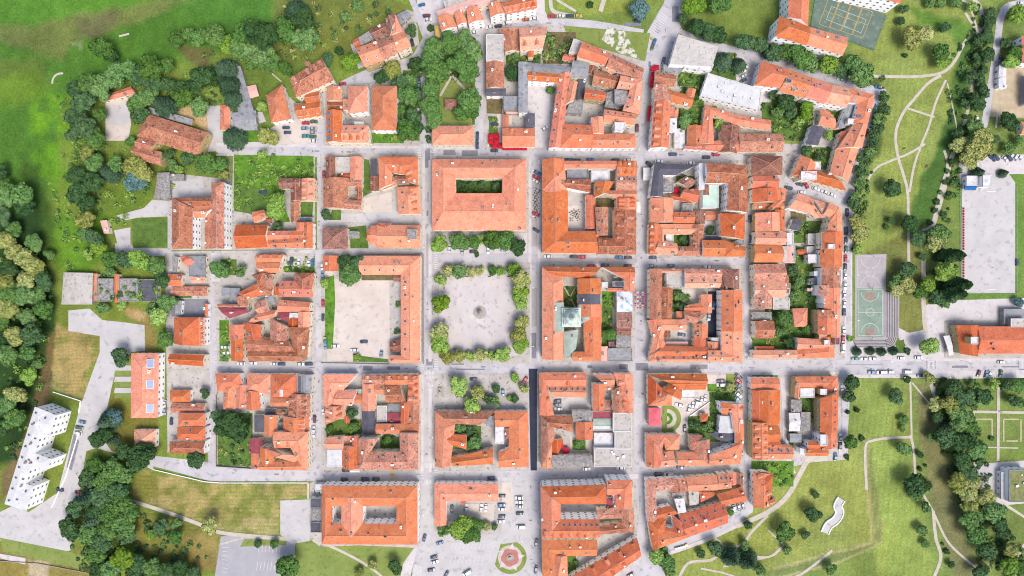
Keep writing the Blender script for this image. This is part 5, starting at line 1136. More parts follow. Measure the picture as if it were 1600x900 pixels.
TREES = """
T 0 0
1110 250 50 g 1180 215 50 g 1245 245 58 g 1345 225 75 g 1430 285 62 l 1550 200 90 g 1500 310 70 g 1590 385 60 g 645 310 78 g 700 350 50 d 565 520 70 g 640 555 75 g 735 480 80 g 820 450 70 g 885 480 75 d 960 430 80 g 1045 415 55 g 1055 530 55 d 1125 545 50 d 960 530 60 d
480 560 60 d 530 650 75 d 480 730 65 d 545 800 85 d 630 720 50 g 480 830 60 d 1270 490 75 d 1205 560 55 d 1390 420 80 c 1410 520 75 c 1440 610 65 c 1345 500 50 d 865 650 65 g 885 720 60 d 935 600 65 g 1000 650 75 c 1150 615 65 g 1245 670 62 g 1440 850 75 c 600 870 75 g 815 880 35 g
T 1 0
1110 300 70 g 1105 380 75 g 1130 455 78 g 1215 270 70 g 1300 255 60 g 1340 330 75 g 1290 400 85 g 1330 465 65 g 1095 560 60 g 1090 670 75 g 1115 750 58 g 1335 630 80 g 1295 710 60 g 1350 690 55 g 1350 255 30 d
235 50 80 c 290 120 70 d 190 200 80 g 320 245 82 g 50 220 110 d 30 320 90 g 90 400 70 g 190 430 50 g 595 395 62 l 520 320 35 d 855 440 62 y 790 480 52 d 1000 410 58 d 905 520 55 d 945 600 68 g 895 695 45 g 1000 600 50 d 970 190 42 d 960 510 48 g 940 820 72 g 1010 800 50 d 985 730 50 d 1093 175 25 d 80 860 62 y 40 670 38 l 445 380 45 d 640 30 45 g 560 100 40 g 1600 450 55 d 1610 360 40 g
T 2 0
795 65 70 b 1130 35 75 l 1300 25 75 g 1070 118 38 d 1150 175 60 d 1225 205 58 d 1285 225 55 d 1450 265 62 d 1540 290 55 d 1335 365 62 c 1430 395 50 c 1295 785 42 l 240 565 28 g 1075 760 50 g 1150 600 30 d 10 480 40 d 1590 320 45 d 490 30 25 d
T 3 0
35 330 62 d 125 330 62 g 195 355 80 g 265 400 62 g 370 410 68 l 440 445 55 d 520 400 65 g 575 470 78 g 610 480 50 d 890 245 70 y 975 215 58 y 860 55 38 d 830 130 30 d 1110 170 45 d 1070 330 58 g 1085 385 48 l 855 345 18 d
1400 80 42 d 1390 140 42 d 1375 195 35 d 1325 240 40 d 1380 240 32 d 1312 365 42 d 1370 350 48 d 1350 435 28 d 1270 480 45 d 1320 470 42 d 1340 515 38 d 1358 570 45 d 1300 640 52 d 1240 650 42 d 1230 730 18 d 1210 795 22 d 1290 790 50 g 1190 840 40 d 1330 860 65 y 1270 880 50 g
1010 10 40 g 1085 15 40 g 1190 20 45 g 1290 40 45 l 1545 90 65 l 1495 270 42 d 1545 330 50 g 1510 390 48 l 1500 760 60 d 1570 880 40 g 1420 870 30 d
725 610 42 d 735 680 40 d 700 740 42 g 690 800 40 d 655 840 38 d 670 890 42 d 40 590 38 d 110 640 55 d 70 700 45 g 235 690 55 l 195 760 40 l 150 700 45 d 395 840 38 l
T 0 1
550 60 50 y 600 120 60 g 730 130 55 g 660 170 65 c 845 145 70 y 900 180 70 y 850 240 70 b 590 240 70 d 490 200 60 d 500 310 70 d 550 370 60 d 545 470 62 y 600 590 60 d 545 560 50 g 620 650 55 l 540 690 40 l 1045 60 45 d 1080 130 45 g 1180 90 50 d 1290 130 75 g 1385 130 50 g 1400 200 35 y 1120 160 30 l 700 720 60 g 780 730 62 d 880 720 70 l 980 760 60 g 680 800 45 g 1020 850 50 d
20 180 50 d 50 280 55 g 40 340 60 g 150 320 70 g 170 390 60 d 30 450 60 d 100 540 55 g 30 600 65 y 215 620 60 g 100 680 65 y 180 730 75 y 300 700 45 g 230 780 60 y 60 780 60 d 280 860 60 d 170 860 60 y 50 870 70 y 1380 780 60 g 1500 790 45 g
T 1 1
135 395 75 l 130 505 40 d 45 60 40 l 440 445 42 d 560 735 50 d 640 745 55 d 590 820 65 g 430 870 38 l 1145 620 58 l 1270 615 62 g 1360 615 50 g 1415 590 45 l 1480 600 60 g 1570 605 60 g 1280 250 34 d 1335 265 32 d 1425 250 36 d 1500 260 36 d
1195 790 34 y 1270 795 38 g 1340 800 25 y 1402 795 26 y 1475 790 24 g 1528 798 22 l 1595 790 32 g 1155 850 32 l 1380 690 20 g
T 2 1
35 640 58 d 55 845 55 y 15 790 35 l 1240 540 28 d 1070 600 30 d 1075 215 30 d
T 3 1
765 280 62 d 550 490 55 y 570 570 55 y 560 660 38 l 770 480 28 d 740 520 20 g 1190 10 55 y 1300 30 80 y 1240 100 60 y 1145 110 24 d 1120 170 18 d 1105 238 18 d 1080 300 18 g 1058 360 22 d 1045 415 22 d 1018 490 20 d 1160 250 25 g 1130 330 25 g 1100 440 25 d
1060 560 65 g 1040 620 65 y 1110 560 45 g 930 590 50 d 880 500 55 d 965 705 28 d 1150 700 40 p 1190 880 42 p 1100 800 75 l 990 880 50 l 800 860 50 g 860 790 55 d 860 880 55 y 600 80 42 d 580 160 42 d 575 240 42 g 550 320 38 g 530 370 38 d 640 50 42 g 1330 175 40 c 1485 180 30 c 1510 25 45 g 1370 -20 35 d 240 40 40 d 320 80 38 d 150 790 45 d 190 860 45 g
T 0 2
60 40 75 g 160 50 70 g 50 130 70 y 280 130 70 g 180 180 55 g 20 210 50 g 100 300 65 y 210 290 80 d 60 420 65 g 180 400 55 g 220 480 45 b 190 550 52 l 110 660 65 y 40 730 70 g 100 810 70 g 250 50 60 g 30 320 50 d 760 430 65 d 640 130 45 g 760 110 35 l 1050 90 60 g 1000 180 60 l 1040 320 55 g 940 130 45 g 1270 660 42 d 650 840 70 c 720 800 55 b 1430 850 80 d 1500 880 80 d 1380 800 55 d 20 880 50 d
T 1 2
1155 95 50 l 1150 270 48 y 1150 345 50 l 1195 425 38 y 1272 422 36 y 1335 428 24 l 1405 420 36 y 1472 420 28 l 1543 415 38 l 1270 610 62 l 1385 650 50 y 1350 730 60 l 1500 630 32 d 1500 705 40 g 1440 700 40 d 1590 690 24 l 630 435 28 l 600 780 40 d 610 870 35 g 880 275 22 d 895 335 18 l 1270 880 45 g 1350 890 40 d 885 100 20 g 460 875 24 g
T 2 2
50 30 40 l 60 100 36 l 60 220 40 y 40 290 45 y 55 360 42 l 20 560 32 l 75 625 38 y 15 690 30 d 605 290 50 g 1050 60 45 g 1060 110 42 d 1365 620 35 y 1230 870 45 b 1140 860 40 d 960 640 22 l
T 3 2
800 15 50 y 945 30 50 g 1050 60 48 d 1110 100 30 g 1160 40 42 p 1000 360 62 l 1570 90 35 b 570 400 30 c 655 395 30 c 725 400 30 c 800 395 30 c 875 400 22 c 515 590 55 d 505 680 42 d 790 675 52 d 555 760 22 d 850 820 30 g 840 875 25 g 870 570 28 d 1010 555 42 y 500 775 18 d
1150 640 55 d 1190 620 45 d 1290 700 45 r 1220 690 60 d 1340 680 55 d 1040 720 50 y 1120 720 60 y 1160 780 55 g 1220 800 55 g 1180 850 60 g 1250 880 55 g 1290 600 38 g 1420 600 42 l 1490 620 45 d 1560 610 50 g 1540 700 45 d 1590 720 40 g 1060 810 42 d 100 190 50 g 170 50 40 g 240 250 35 g 130 340 35 d 80 270 45 g 1095 575 20 d 1060 600 20 d 520 315 22 l
T 0 3
640 30 70 d 690 60 40 c 870 150 85 d 930 120 60 d 790 120 55 d 600 210 60 g 720 230 75 g 560 290 60 d 660 310 70 g 790 270 60 g 740 370 70 d 640 400 70 d 530 420 70 c 760 430 70 g 480 470 60 d 620 480 65 d 700 520 70 g 560 560 65 c 440 600 70 d 820 500 65 g 780 580 70 g 680 620 60 g 560 640 65 g 640 690 65 d 800 640 60 d 600 760 65 g 780 780 70 l 700 850 70 g 620 860 60 d 880 820 65 d 960 850 65 g 1040 860 60 d 1130 850 60 d 1010 590 55 d 1100 570 45 g 1100 650 50 g 940 640 35 l 1320 580 60 y 1230 170 65 d 860 880 55 d 1220 890 50 d 1160 890 45 g
T 1 3
205 835 75 g 730 830 38 y 870 840 48 d 645 880 32 y 1170 620 45 g 1280 590 75 l 1330 640 60 g 1380 570 50 g 1370 655 45 g 1440 590 32 y 1490 595 25 d 1370 60 52 g 1330 90 35 g 10 700 28 d 115 700 32 g 820 50 35 g 1270 10 20 d
T 2 3
1265 720 52 d 1475 580 34 d 1445 710 40 g 1385 800 65 c 1490 820 65 c 900 770 50 l 960 810 55 g 990 870 40 g 1560 870 42 g 420 75 35 g 400 820 22 g 1365 500 25 g 950 750 38 g 1180 760 30 d
T 3 3
510 60 50 g 585 40 22 d 495 160 20 d 842 105 48 g 952 140 25 d 950 230 18 d 985 210 14 d 905 325 70 d 1000 335 28 d 930 400 45 g 990 470 45 g 275 510 52 d 300 392 25 d 100 620 60 g 235 645 30 d 125 745 38 g 975 615 45 g 985 700 32 g 405 855 45 g 1120 750 22 d 1145 830 28 d 1090 700 12 d
1100 30 70 d 1200 60 75 d 1290 110 60 g 1210 180 65 d 1240 250 60 d 1170 310 60 y 1270 310 55 y 1240 390 65 y 1350 400 60 y 1250 460 60 y 1260 540 70 g 1400 500 75 g 1290 640 65 g 1440 590 60 d 1360 740 60 d 1510 730 50 y 1500 830 60 l 1580 850 55 g 1370 840 40 y 1320 870 50 d 1040 20 45 g 1330 180 40 d 1400 40 18 d
"""
_all = []
ox = oy = 0
for ln in TREES.strip().splitlines():
    if ln[0] == 'T': _, c_, r_ = ln.split(); ox, oy = int(c_)*400, int(r_)*225; continue
    v = ln.split()
    for i in range(0, len(v), 4):
        X_, Y_, R_ = ox+float(v[i])/4, oy+float(v[i+1])/4, float(v[i+2])/4
        if 676 < X_ < 832 and 405 < Y_ < 570: R_ = R_*1.18+1.2
        _all.append((X_, Y_, R_, v[i+3]))
print('TREES', len(_all), 'small', sum(1 for t in _all if t[2] < 6))
_rest = []
_br = sorted([t for t in _all if t[3] not in 'cp' and t[2] > 8.8], key=lambda t: -t[2])
for t in _all:
    if t[3] in 'cp': tree(*t)
    elif t[2] < 6: tree(*t)
    elif t[2] <= 8.8: _rest.append(t)
for t in _br[:298]: tree(*t)
_stuff = _br[298:]
def shrub(px, py, rpx, k):
    rnd = random.Random(int(px*31+py*17)); r = rpx*S*1.08; x, y = W(px, py, r); root = empty('shrub', (x,y,0))
    c_ = link('foliage', rnd.choice(ROUND), root); c_.location = (0,0,r*.75); c_.scale = (r, r*rnd.uniform(.85,1.1), r*.9); c_.rotation_euler = (0,0,rnd.uniform(0,6.28))
    c_.material_slots[0].link = 'OBJECT'; c_.material_slots[0].material = LEAF[k]
    t_ = link('stem', rnd.choice(TRUNK), root); t_.location = (0,0,r*.9); t_.scale = (r*.7,r*.7,r*.55)
    thing(root, 'shrub', 'large '+KIND[k][0]+' shrub', 'garden and park shrubs', (px, py))
for t in _rest: shrub(*t)
def leaf_cloud(name, cl, per, mats, seed=1, size=.3):
    """cl: rows x, y, z, radius, material index"""
    r = np.random.RandomState(seed); cl = np.array(cl); n = len(cl)*per; k = np.repeat(np.arange(len(cl)), per)
    d = r.randn(n,3); d /= np.linalg.norm(d,axis=1)[:,None]; d[:,2] = np.abs(d[:,2]); p = cl[k,:3]+d*(cl[k,3]*(.55+.45*r.rand(n)))[:,None]
    nor = d+r.randn(n,3)*.5; nor /= np.linalg.norm(nor,axis=1)[:,None]; t1 = np.cross(nor, r.randn(n,3)); t1 /= np.linalg.norm(t1,axis=1)[:,None]; t2 = np.cross(nor, t1); s_ = size*(.6+.8*r.rand(n))[:,None]
    t1 *= s_; t2 *= s_; v = np.stack([p-t1-t2, p+t1-t2, p+t1+t2, p-t1+t2], 1).reshape(-1,3)
    me = bpy.data.meshes.new(name); me.vertices.add(4*n); me.vertices.foreach_set('co', v.ravel()); me.loops.add(4*n); me.loops.foreach_set('vertex_index', np.arange(4*n, dtype=np.int32))
    me.polygons.add(n); me.polygons.foreach_set('loop_start', np.arange(0,4*n,4,dtype=np.int32)); me.polygons.foreach_set('material_index', cl[k,4].astype(np.int32)); me.update(calc_edges=True)
    for m in mats: me.materials.append(m)
    o = link(name, me); o['kind'] = 'stuff'; return o
LM = [LEAF['g'], LEAF['d'], LEAF['l'], LEAF['y']]
_s = []
for px, py, rp, k in _stuff:
    r = rp*S; rr = random.Random(int(px+py*7))
    for q in range(9): a = rr.random()*6.28; d_ = rr.random()**.5*r*.6; x, y = W(px, py, r*1.2); _s.append((x+d_*math.cos(a), y+d_*math.sin(a), r*(.7+.5*rr.random()), r*(.3+.25*rr.random()), 'gdly'.find(k) if k in 'gdly' else 0))
o = leaf_cloud('small_tree_clumps', _s, 190, LM, 5, .26); o['label'] = 'small trees filling in between the larger trees of gardens and parks'; o['category'] = 'trees'
_s = []; rr = random.Random(5)
GC = [(a, 1.0) for a in GR if a[4].startswith('garden')]
for (x0,y0,x1,y1,k), dens in GC:
    for q in range(int((x1-x0)*(y1-y0)*.014*dens)):
        px, py = rr.uniform(x0+1,x1-1), rr.uniform(y0+1,y1-1); r = rr.uniform(.5,1.7); x, y = W(px, py, r*.5)
        if any(inside((x, y), pl) for pl, h in FOOT): continue
        _s.append((x, y, .2, r, rr.choice((0,0,1,1,2,3) if k == 'garden' else (0,2,2,0,3))))
for poly, n, ks in [([(110,110),(190,125),(300,110),(340,60),(480,10),(520,90),(430,110),(360,120),(350,160),(250,170),(150,200),(160,260),(110,230)],130,(0,1,2)),([(110,200),(160,190),(250,240),(340,260),(350,240),(260,300),(220,330),(150,400),(110,330)],90,(0,2,2)),
                    ([(0,340),(40,360),(90,450),(80,500),(70,600),(30,720),(0,720)],120,(1,0,2)),([(150,710),(210,720),(210,790),(260,830),(330,860),(310,905),(140,905),(95,830),(130,740)],260,(1,1,0)),
                    ([(1460,610),(1520,620),(1560,800),(1600,860),(1600,905),(1530,880),(1500,800),(1470,700)],240,(1,1,0)),([(1480,100),(1530,0),(1545,60),(1530,160),(1500,260),(1500,300),(1470,350),(1440,470),(1480,480),(1500,420),(1480,400)],170,(0,1,1)),
                    ([(655,95),(740,80),(745,120),(690,120),(680,190),(690,225),(660,220)],50,(1,1,0)),([(1160,65),(1380,120),(1345,250),(1325,380),(1335,400),(1350,330),(1385,150),(1380,125)],140,(1,0)),([(90,150),(120,150),(120,290),(95,270)],22,(2,2,0)),([(60,270),(150,340),(110,430),(90,360)],35,(0,2)),
                    ([(366,242),(490,244),(490,280),(430,310),(366,330)],80,(2,0,2,2)),([(430,10),(600,0),(620,30),(470,90),(430,60)],60,(0,1,3)),([(150,430),(240,440),(240,465),(150,465)],60,(0,1)),([(848,50),(895,65),(880,98),(850,95)],60,(3,0,1)),([(1520,725),(1560,800),(1600,900),(1570,900),(1530,800)],30,(0,1))]:
    xs = [p[0] for p in poly]; ys = [p[1] for p in poly]; c_ = 0; t = 0
    while c_ < n and t < 9*n:
        t += 1; px, py = rr.uniform(min(xs),max(xs)), rr.uniform(min(ys),max(ys))
        if inside((px,py), poly):
            r = rr.uniform(.6,2.4); x, y = W(px, py, 0)
            if 162 < px < 207 and 150 < py < 222 or any(inside((x, y), pl) for pl, h in FOOT): continue
            _s.append((x, y, .1, r, rr.choice(ks))); c_ += 1
for _k in range(34): _x, _y = W(rr.uniform(154,245), rr.uniform(437,470), 4); _s.append((_x, _y, 4, rr.uniform(.5,1.8), rr.choice((0,2,0,1))))
o = leaf_cloud('undergrowth', _s, 60, LM, 6, .27); o['label'] = 'low undergrowth and weeds under the trees and in the gardens'; o['category'] = 'undergrowth'
# ---------------------------------------------------------------- cars
PAINT = {k: mat('car_paint_'+n, alb(*c), alb(*[v*.94 for v in c]), .5, rough=.3, spec=.6) for k, n, c in [
 ('w','white',(236,238,242)),('s','silver',(176,182,190)),('k','black',(52,58,72)),('n','dark_blue',(50,74,108)),('b','blue',(44,118,176)),('r','red',(206,44,72)),('m','maroon',(120,50,70)),
 ('g','green',(70,110,88)),('t','teal',(44,150,150)),('o','orange',(200,104,60)),('l','pale_blue',(120,160,190)),('y','yellow',(216,190,70))]}
CNAME = {'w':'white','s':'silver grey','k':'black','n':'dark blue','b':'bright blue','r':'red','m':'maroon','g':'dark green','t':'teal','o':'orange brown','l':'pale blue','y':'yellow'}
def car_meshes(van):
    L_, Wd = (4.5, 1.85) if not van else (5.3, 2.0)
    prof = [(-.5,.42,.78,.80),(-.47,.30,.92,.93),(-.32,.25,.98,.97),(.0,.24,.95,1),(.25,.25,.92,1),(.43,.30,.78,.93),(.5,.42,.66,.76)] if not van else [(-.5,.35,1.0,.9),(-.47,.28,1.25,.97),(-.2,.25,1.28,1),(.2,.25,1.2,1),(.42,.3,1.0,.95),(.5,.4,.8,.8)]
    mb = MB(); rings = []
    for t, zb, zt, wf in prof:
        x = t*L_; w_ = Wd/2*wf; rings.append([(x,-w_*.85,zb),(x,-w_,zb+.18),(x,-w_*.97,zt-.12),(x,-w_*.82,zt),(x,0,zt+.03),(x,w_*.82,zt),(x,w_*.97,zt-.12),(x,w_,zb+.18),(x,w_*.85,zb)])
    for a, b in zip(rings, rings[1:]):
        for k in range(9): mb.face([a[k], b[k], b[(k+1)%9], a[(k+1)%9]], 0)
    mb.face(rings[0], 0); mb.face(rings[-1][::-1], 0)
    z1 = 1.45 if not van else 2.1; zb = .93 if not van else 1.2
    x0, x1, x2, x3 = (-.40*L_, -.27*L_, .06*L_, .20*L_) if not van else (-.49*L_, -.46*L_, .16*L_, .30*L_); w0, w1 = Wd*.45, Wd*.37
    mb.face([(x1,-w1,z1),(x2,-w1,z1),(x2,w1,z1),(x1,w1,z1)], 0)
    if van:
        mb.face([(x0,-w0,zb),(-.0,-w0,zb),(.0,-w1,z1),(x1,-w1,z1)],0); mb.face([(x0,w0,zb),(x1,w1,z1),(0,w1,z1),(0,w0,zb)],0)
    for sx in (-.31, .31):
        for sy in (-1, 1):
            for k in range(10):
                a, b = 2*math.pi*k/10, 2*math.pi*(k+1)/10; cx = sx*L_; yy = sy*Wd*.46; R = .33
                mb.face([(cx+R*math.cos(a),yy-.1,.33+R*math.sin(a)),(cx+R*math.cos(b),yy-.1,.33+R*math.sin(b)),(cx+R*math.cos(b),yy+.1,.33+R*math.sin(b)),(cx+R*math.cos(a),yy+.1,.33+R*math.sin(a))],1)
            mb.face([(sx*L_+.33*math.cos(2*math.pi*k/10), sy*Wd*.46+sy*.1, .33+.33*math.sin(2*math.pi*k/10)) for k in range(10)],1)
    o = mb.build('parked_car', [PAINT['w'], M['tyre']]); body = o.data; bpy.data.objects.remove(o)
    g = MB(); z2 = z1-.02; xs = x0 if not van else .0
    g.face([(x2,-w1,z1-.01),(x3,-w0,zb),(x3,w0,zb),(x2,w1,z1-.01)]); 
    if not van: g.face([(x0,-w0,zb),(x1,-w1,z2),(x1,w1,z2),(x0,w0,zb)])
    g.face([(xs,-w0,zb),(x3,-w0,zb),(x2,-w1,z2),((x1 if not van else 0),-w1,z2)]); g.face([(xs,w0,zb),((x1 if not van else 0),w1,z2),(x2,w1,z2),(x3,w0,zb)])
    o = g.build('window', [M['glass']]); gl = o.data; bpy.data.objects.remove(o)
    h = MB(); h.box(0,0,-.07,.07,.12,.34); o = h.build('headlight', [M['frame']]); hl = o.data; bpy.data.objects.remove(o)
    return body, gl, hl, L_
CARM = {False: car_meshes(False), True: car_meshes(True)}
def car(px, py, ang, col, van=False, z=.06):
    body, gl, hl, L_ = CARM[van]; rnd = random.Random(int(px*7+py*3)); x, y = W(px, py, .8)
    c_ = link('parked_van' if van else 'parked_car', body); c_.location = (x,y,z+.13 if z > .1 else z+.02); c_.rotation_euler = (0,0,math.radians(ang)+(math.pi if rnd.random() < .5 else 0)); s_ = rnd.uniform(.92,1.06); c_.scale = (s_,)*3
    c_.material_slots[0].link = 'OBJECT'; c_.material_slots[0].material = PAINT[col]
    link('window', gl, c_)
    for sy in (-1, 1): h_ = link('headlight', hl, c_); h_.location = (L_*.475, sy*.6, .62)
    thing(c_, 'van' if van else 'car', CNAME[col]+(' van' if van else ' car'), 'cars parked in the streets and yards', (px, py))
CARS = """
T 1 0
188 797 0 n 196 828 0 n 310 768 0 r 362 760 0 g 305 802 0 l 358 803 0 s 358 827 0 s 312 850 0 t 355 853 0 g 355 880 0 w 540 523 5 r 730 425 15 w 878 362 15 n 976 265 105 k 960 398 60 w 750 487 60 w 1018 497 90 n 1020 530 90 l 1010 687 20 w 1010 712 20 m 1035 30 15 b 1066 97 5 m 1075 122 5 w 1357 202 5 w 1460 169 8 w 1514 162 8 k 1572 145 8 W 1384 845 90 n 1382 888 90 n 1490 777 0 n 1378 712 90 w 1383 597 90 l 1450 60 90 s
T 2 0
85 122 5 o 135 116 5 w 248 101 0 r 304 99 0 w 360 98 0 n 412 99 0 y 782 130 -10 n 948 380 75 n 205 802 30 w 782 800 90 m 1446 476 30 w 1445 502 25 g 1465 425 60 w 878 295 70 g 890 262 70 b
T 3 0
455 497 -8 w 517 512 -8 W 690 545 -15 b 678 672 75 l 665 715 75 n 1305 745 80 w 620 830 80 r 640 790 80 s 1458 378 80 n 1450 400 80 s 1585 20 0 w
T 1 1
424 190 90 r 1490 41 0 n 220 732 85 n 268 740 90 w 330 742 90 w 354 740 90 b 416 815 90 l 413 765 90 w 1210 648 80 w 1360 672 0 k 1450 662 90 w 1540 650 80 l 1382 8 90 n 40 300 0 n 1290 665 80 s
T 2 1
160 180 -30 b 154 208 -30 r 152 234 -30 w 154 290 -30 s 150 437 -25 r 150 538 -30 n 355 98 0 n 405 100 0 k 490 96 0 b 722 101 0 w 222 703 0 w 385 704 0 k 437 706 0 r 670 709 0 b 727 710 0 k 493 761 0 r 582 758 0 n 724 762 0 k 880 710 0 n 867 762 0 s 996 760 0 n 1228 768 0 w 1006 64 0 n 920 108 0 w 1120 118 0 w 858 125 -35 k 1275 66 0 r 1215 82 0 k 1310 360 90 w 1488 468 90 n 1495 592 90 b 1490 645 90 w 645 100 0 k
T 3 1
130 274 -10 n 198 251 -15 n 238 255 -60 r 212 302 -5 w 300 280 -20 w 355 300 -20 w 402 318 -20 w 590 50 80 w 512 355 85 n 496 428 85 k 488 545 90 n 488 605 90 n 489 660 90 g 486 715 90 r 484 770 90 k 484 822 90 w 482 885 90 w 1405 88 -40 n 1430 84 -40 n 1482 92 -40 w 1510 88 -40 n 1542 84 -40 w 1572 82 -40 w 1560 740 90 n
T 0 2
1405 370 0 w 1408 406 0 w 1405 434 0 g 1505 472 0 w 1580 470 0 w 1070 832 90 n 1028 722 80 w 512 838 -10 l 495 873 -10 g 490 905 0 w 1030 770 85 s
T 1 2
418 96 90 r 418 184 90 k 110 474 0 w 158 475 0 n 278 476 0 w 328 475 0 n 498 362 0 w 674 336 0 n 613 388 0 w 782 412 80 l 435 330 90 t 435 360 90 l 366 820 90 m 362 888 90 w 420 770 90 w 1360 570 0 n 1543 652 90 l
T 2 2
285 707 10 k 285 728 5 n 288 756 0 w 1062 292 -10 n 1262 110 85 b 1232 180 85 s 1305 580 0 n 1308 605 0 W 1418 552 -35 n 1415 580 -35 r 1417 607 -35 n 1420 640 -35 g 1415 668 -35 w 1414 697 -35 l 1045 732 -15 w 1080 878 90 k 1108 755 75 w 1130 735 75 w 1155 718 75 W 1183 705 75 w 1207 692 75 w 1495 400 90 b 82 575 60 r
T 3 2
478 40 90 w 478 100 90 w 476 150 90 n 474 265 90 w 470 320 90 r 468 378 90 W 546 442 0 t 602 443 0 w 656 442 0 w 835 438 0 w 942 435 0 w 1458 463 0 w 650 527 0 l 708 527 0 W 765 525 0 w 874 523 0 W 462 632 90 w 955 548 0 n 1318 535 70 m 1366 540 75 l 1385 540 75 w 1456 535 85 g 1100 860 60 s
T 0 3
372 362 -10 n 506 380 -15 r 490 418 -15 l 490 8 -10 w
T 1 3
553 297 0 k 682 295 0 n 750 294 0 n 360 10 90 w 1470 289 0 n 1052 662 75 n 1148 695 15 l 1112 782 15 n 1118 812 15 w 1096 863 10 n 1224 480 85 n 1315 475 90 w 1408 475 85 w 1436 475 85 w 1538 400 0 k 1536 456 0 b 1535 482 0 w 1538 528 0 n 1532 558 0 w 1320 880 30 W 1190 890 60 n 562 240 0 k 390 375 0 g
T 2 3
42 412 0 w 45 438 0 w 45 465 0 s 50 510 0 k 55 592 0 W 152 692 85 n 150 862 80 n 468 231 0 w 678 225 0 w 914 264 0 k 980 264 0 W 1055 222 0 n 1485 270 90 l 1360 487 10 W 1392 480 -70 l 1418 470 -70 n 1445 462 -70 n 740 895 30 m 1432 130 90 k
T 3 3
453 35 85 w 452 85 85 k 422 155 85 b 75 70 0 s 28 432 70 r
"""
ox = oy = 0
for ln in CARS.strip().splitlines():
    if ln[0] == 'T': _, c_, r_ = ln.split(); ox, oy = int(c_)*400, int(r_)*225; continue
    v = ln.split()
    for i in range(0, len(v), 4):
        k = v[i+3]; car(ox+float(v[i])/4, oy+float(v[i+1])/4, float(v[i+2]), 'w' if k == 'W' else k, k == 'W')
# ---------------------------------------------------------------- street furniture and other things
def parasol(px, py, s_, m, rz=0):
    x, y = W(px, py, 2.6); root = empty('parasol', (x,y,.1), rz); mb = MB(); n = 4; h = s_/2
    e = [(-h,-h),(h,-h),(h,h),(-h,h)]
    for k in range(4): mb.face([(*e[k],2.3),(*e[(k+1)%4],2.3),(0,0,3.0)]); mb.face([(*e[k],2.05),(*e[(k+1)%4],2.05),(*e[(k+1)%4],2.3),(*e[k],2.3)])
    mb.build('canopy', m, root); p = MB(); p.tube((0,0,0),(0,0,2.95),.04,.04); p.build('pole', M['metal'], root); b = MB(); b.box(0,0,0,.1,.6,.6); b.build('base', M['stone'], root)
    return root
for i, (x, y) in enumerate([(767,213),(776,212),(767,220.5),(776,220.5),(772,228),(781,228)]): thing(parasol(x, y, 2.9, M['redcloth']), 'parasol', 'red cafe parasol with pale edging at the top street corner', 'red parasols at the corner cafe', (x, y))
for i in range(7): x = 788+i*5.5; thing(parasol(x, 232, 2.0, M['redcloth']), 'parasol', 'red square parasol in the strip on the top street', 'red parasols in a strip', (x, 232))
for x, y in [(1021,107),(1026,105)]: thing(parasol(x, y, 2.8, M['redcloth']), 'parasol', 'red and white parasol at the end of the long red awning', 'red parasols by the awning', (x, y))
for x, y in [(875,696),(884,704)]: thing(parasol(x, y, 3.6, mat('crimson_cloth', alb(226,50,76), alb(206,40,64), .5)), 'parasol', 'crimson parasol in the house yard', 'crimson yard parasols', (x, y))
thing(parasol(1057, 298, 3.4, M['redcloth'], .3), 'parasol', 'crimson parasol in the yard', None, (1057, 298))
cols = [mat('cloth_'+n, alb(*c), alb(*[v*.9 for v in c]), 1) for n, c in [('pink',(222,90,140)),('blue',(70,110,190)),('yellow',(228,200,90)),('white',(236,236,240)),('violet',(120,90,170)),('green',(90,160,120))]]
def umbrella(px, py, m):
    x, y = W(px, py, 5); root = empty('hanging_umbrella', (x,y,5)); mb = MB(); n = 8
    for k in range(n):
        a, b = 2*math.pi*k/n, 2*math.pi*(k+1)/n; mb.face([(.52*math.cos(a),.52*math.sin(a),0),(.52*math.cos(b),.52*math.sin(b),0),(0,0,.3)])
    mb.build('canopy', m, root); p = MB(); p.tube((0,0,-.5),(0,0,.36),.015,.015,5); p.build('shaft', M['metal'], root); return root
for r_ in range(8):
    for c_ in range(5): x, y = 992.5+c_*3.9, 457+r_*3.4; thing(umbrella(x, y, cols[(r_*2+c_*3+r_*c_) % 6]), 'umbrella', ['pink','blue','yellow','white','violet','green'][(r_*2+c_*3+r_*c_) % 6]+' open umbrella strung over the pedestrian street', 'umbrellas strung over the street', (x, y))
def awning(name, pts, m, z, look, cat):
    """cloth roof on posts"""
    poly = [W(x, y, z) for x, y in pts]; cx = sum(p[0] for p in poly)/4; cy = sum(p[1] for p in poly)/4; root = empty(name, (cx,cy,0)); mb = MB()
    q = [(p[0]-cx, p[1]-cy) for p in poly]; a, b, c, d = q; r0 = ((a[0]+d[0])/2,(a[1]+d[1])/2); r1 = ((b[0]+c[0])/2,(b[1]+c[1])/2)
    mb.face([(*a,z),(*b,z),(*r1,z+.7),(*r0,z+.7)]); mb.face([(*d,z),(*r0,z+.7),(*r1,z+.7),(*c,z)]); mb.face([(*a,z),(*r0,z+.7),(*d,z)]); mb.face([(*b,z),(*c,z),(*r1,z+.7)])
    mb.build('canopy', m, root)
    for p in q: t = MB(); t.tube((p[0]*.96,p[1]*.96,0),(p[0]*.96,p[1]*.96,z),.05,.05,5); t.build('post', M['metal'], root)
    thing(root, cat, look, None, (cx/S+800, 450-cy/S))
awning('awning', [(1017,113),(1023,111),(1021,137),(1014.5,137)], M['redcloth'], 3, 'long red awning with pale lettering bands beside the upper street', 'awning')
awning('awning', [(1013,166),(1018,165),(1015,189),(1011,189)], M['redcloth'], 3, 'narrow crimson awning lower down the upper street', 'awning')
awning('market_tent', [(1005,262),(1016,262),(1016,282),(1005,282)], M['whitecloth'], 3, 'large white street tent beside the slate roofed corner house', 'tent')
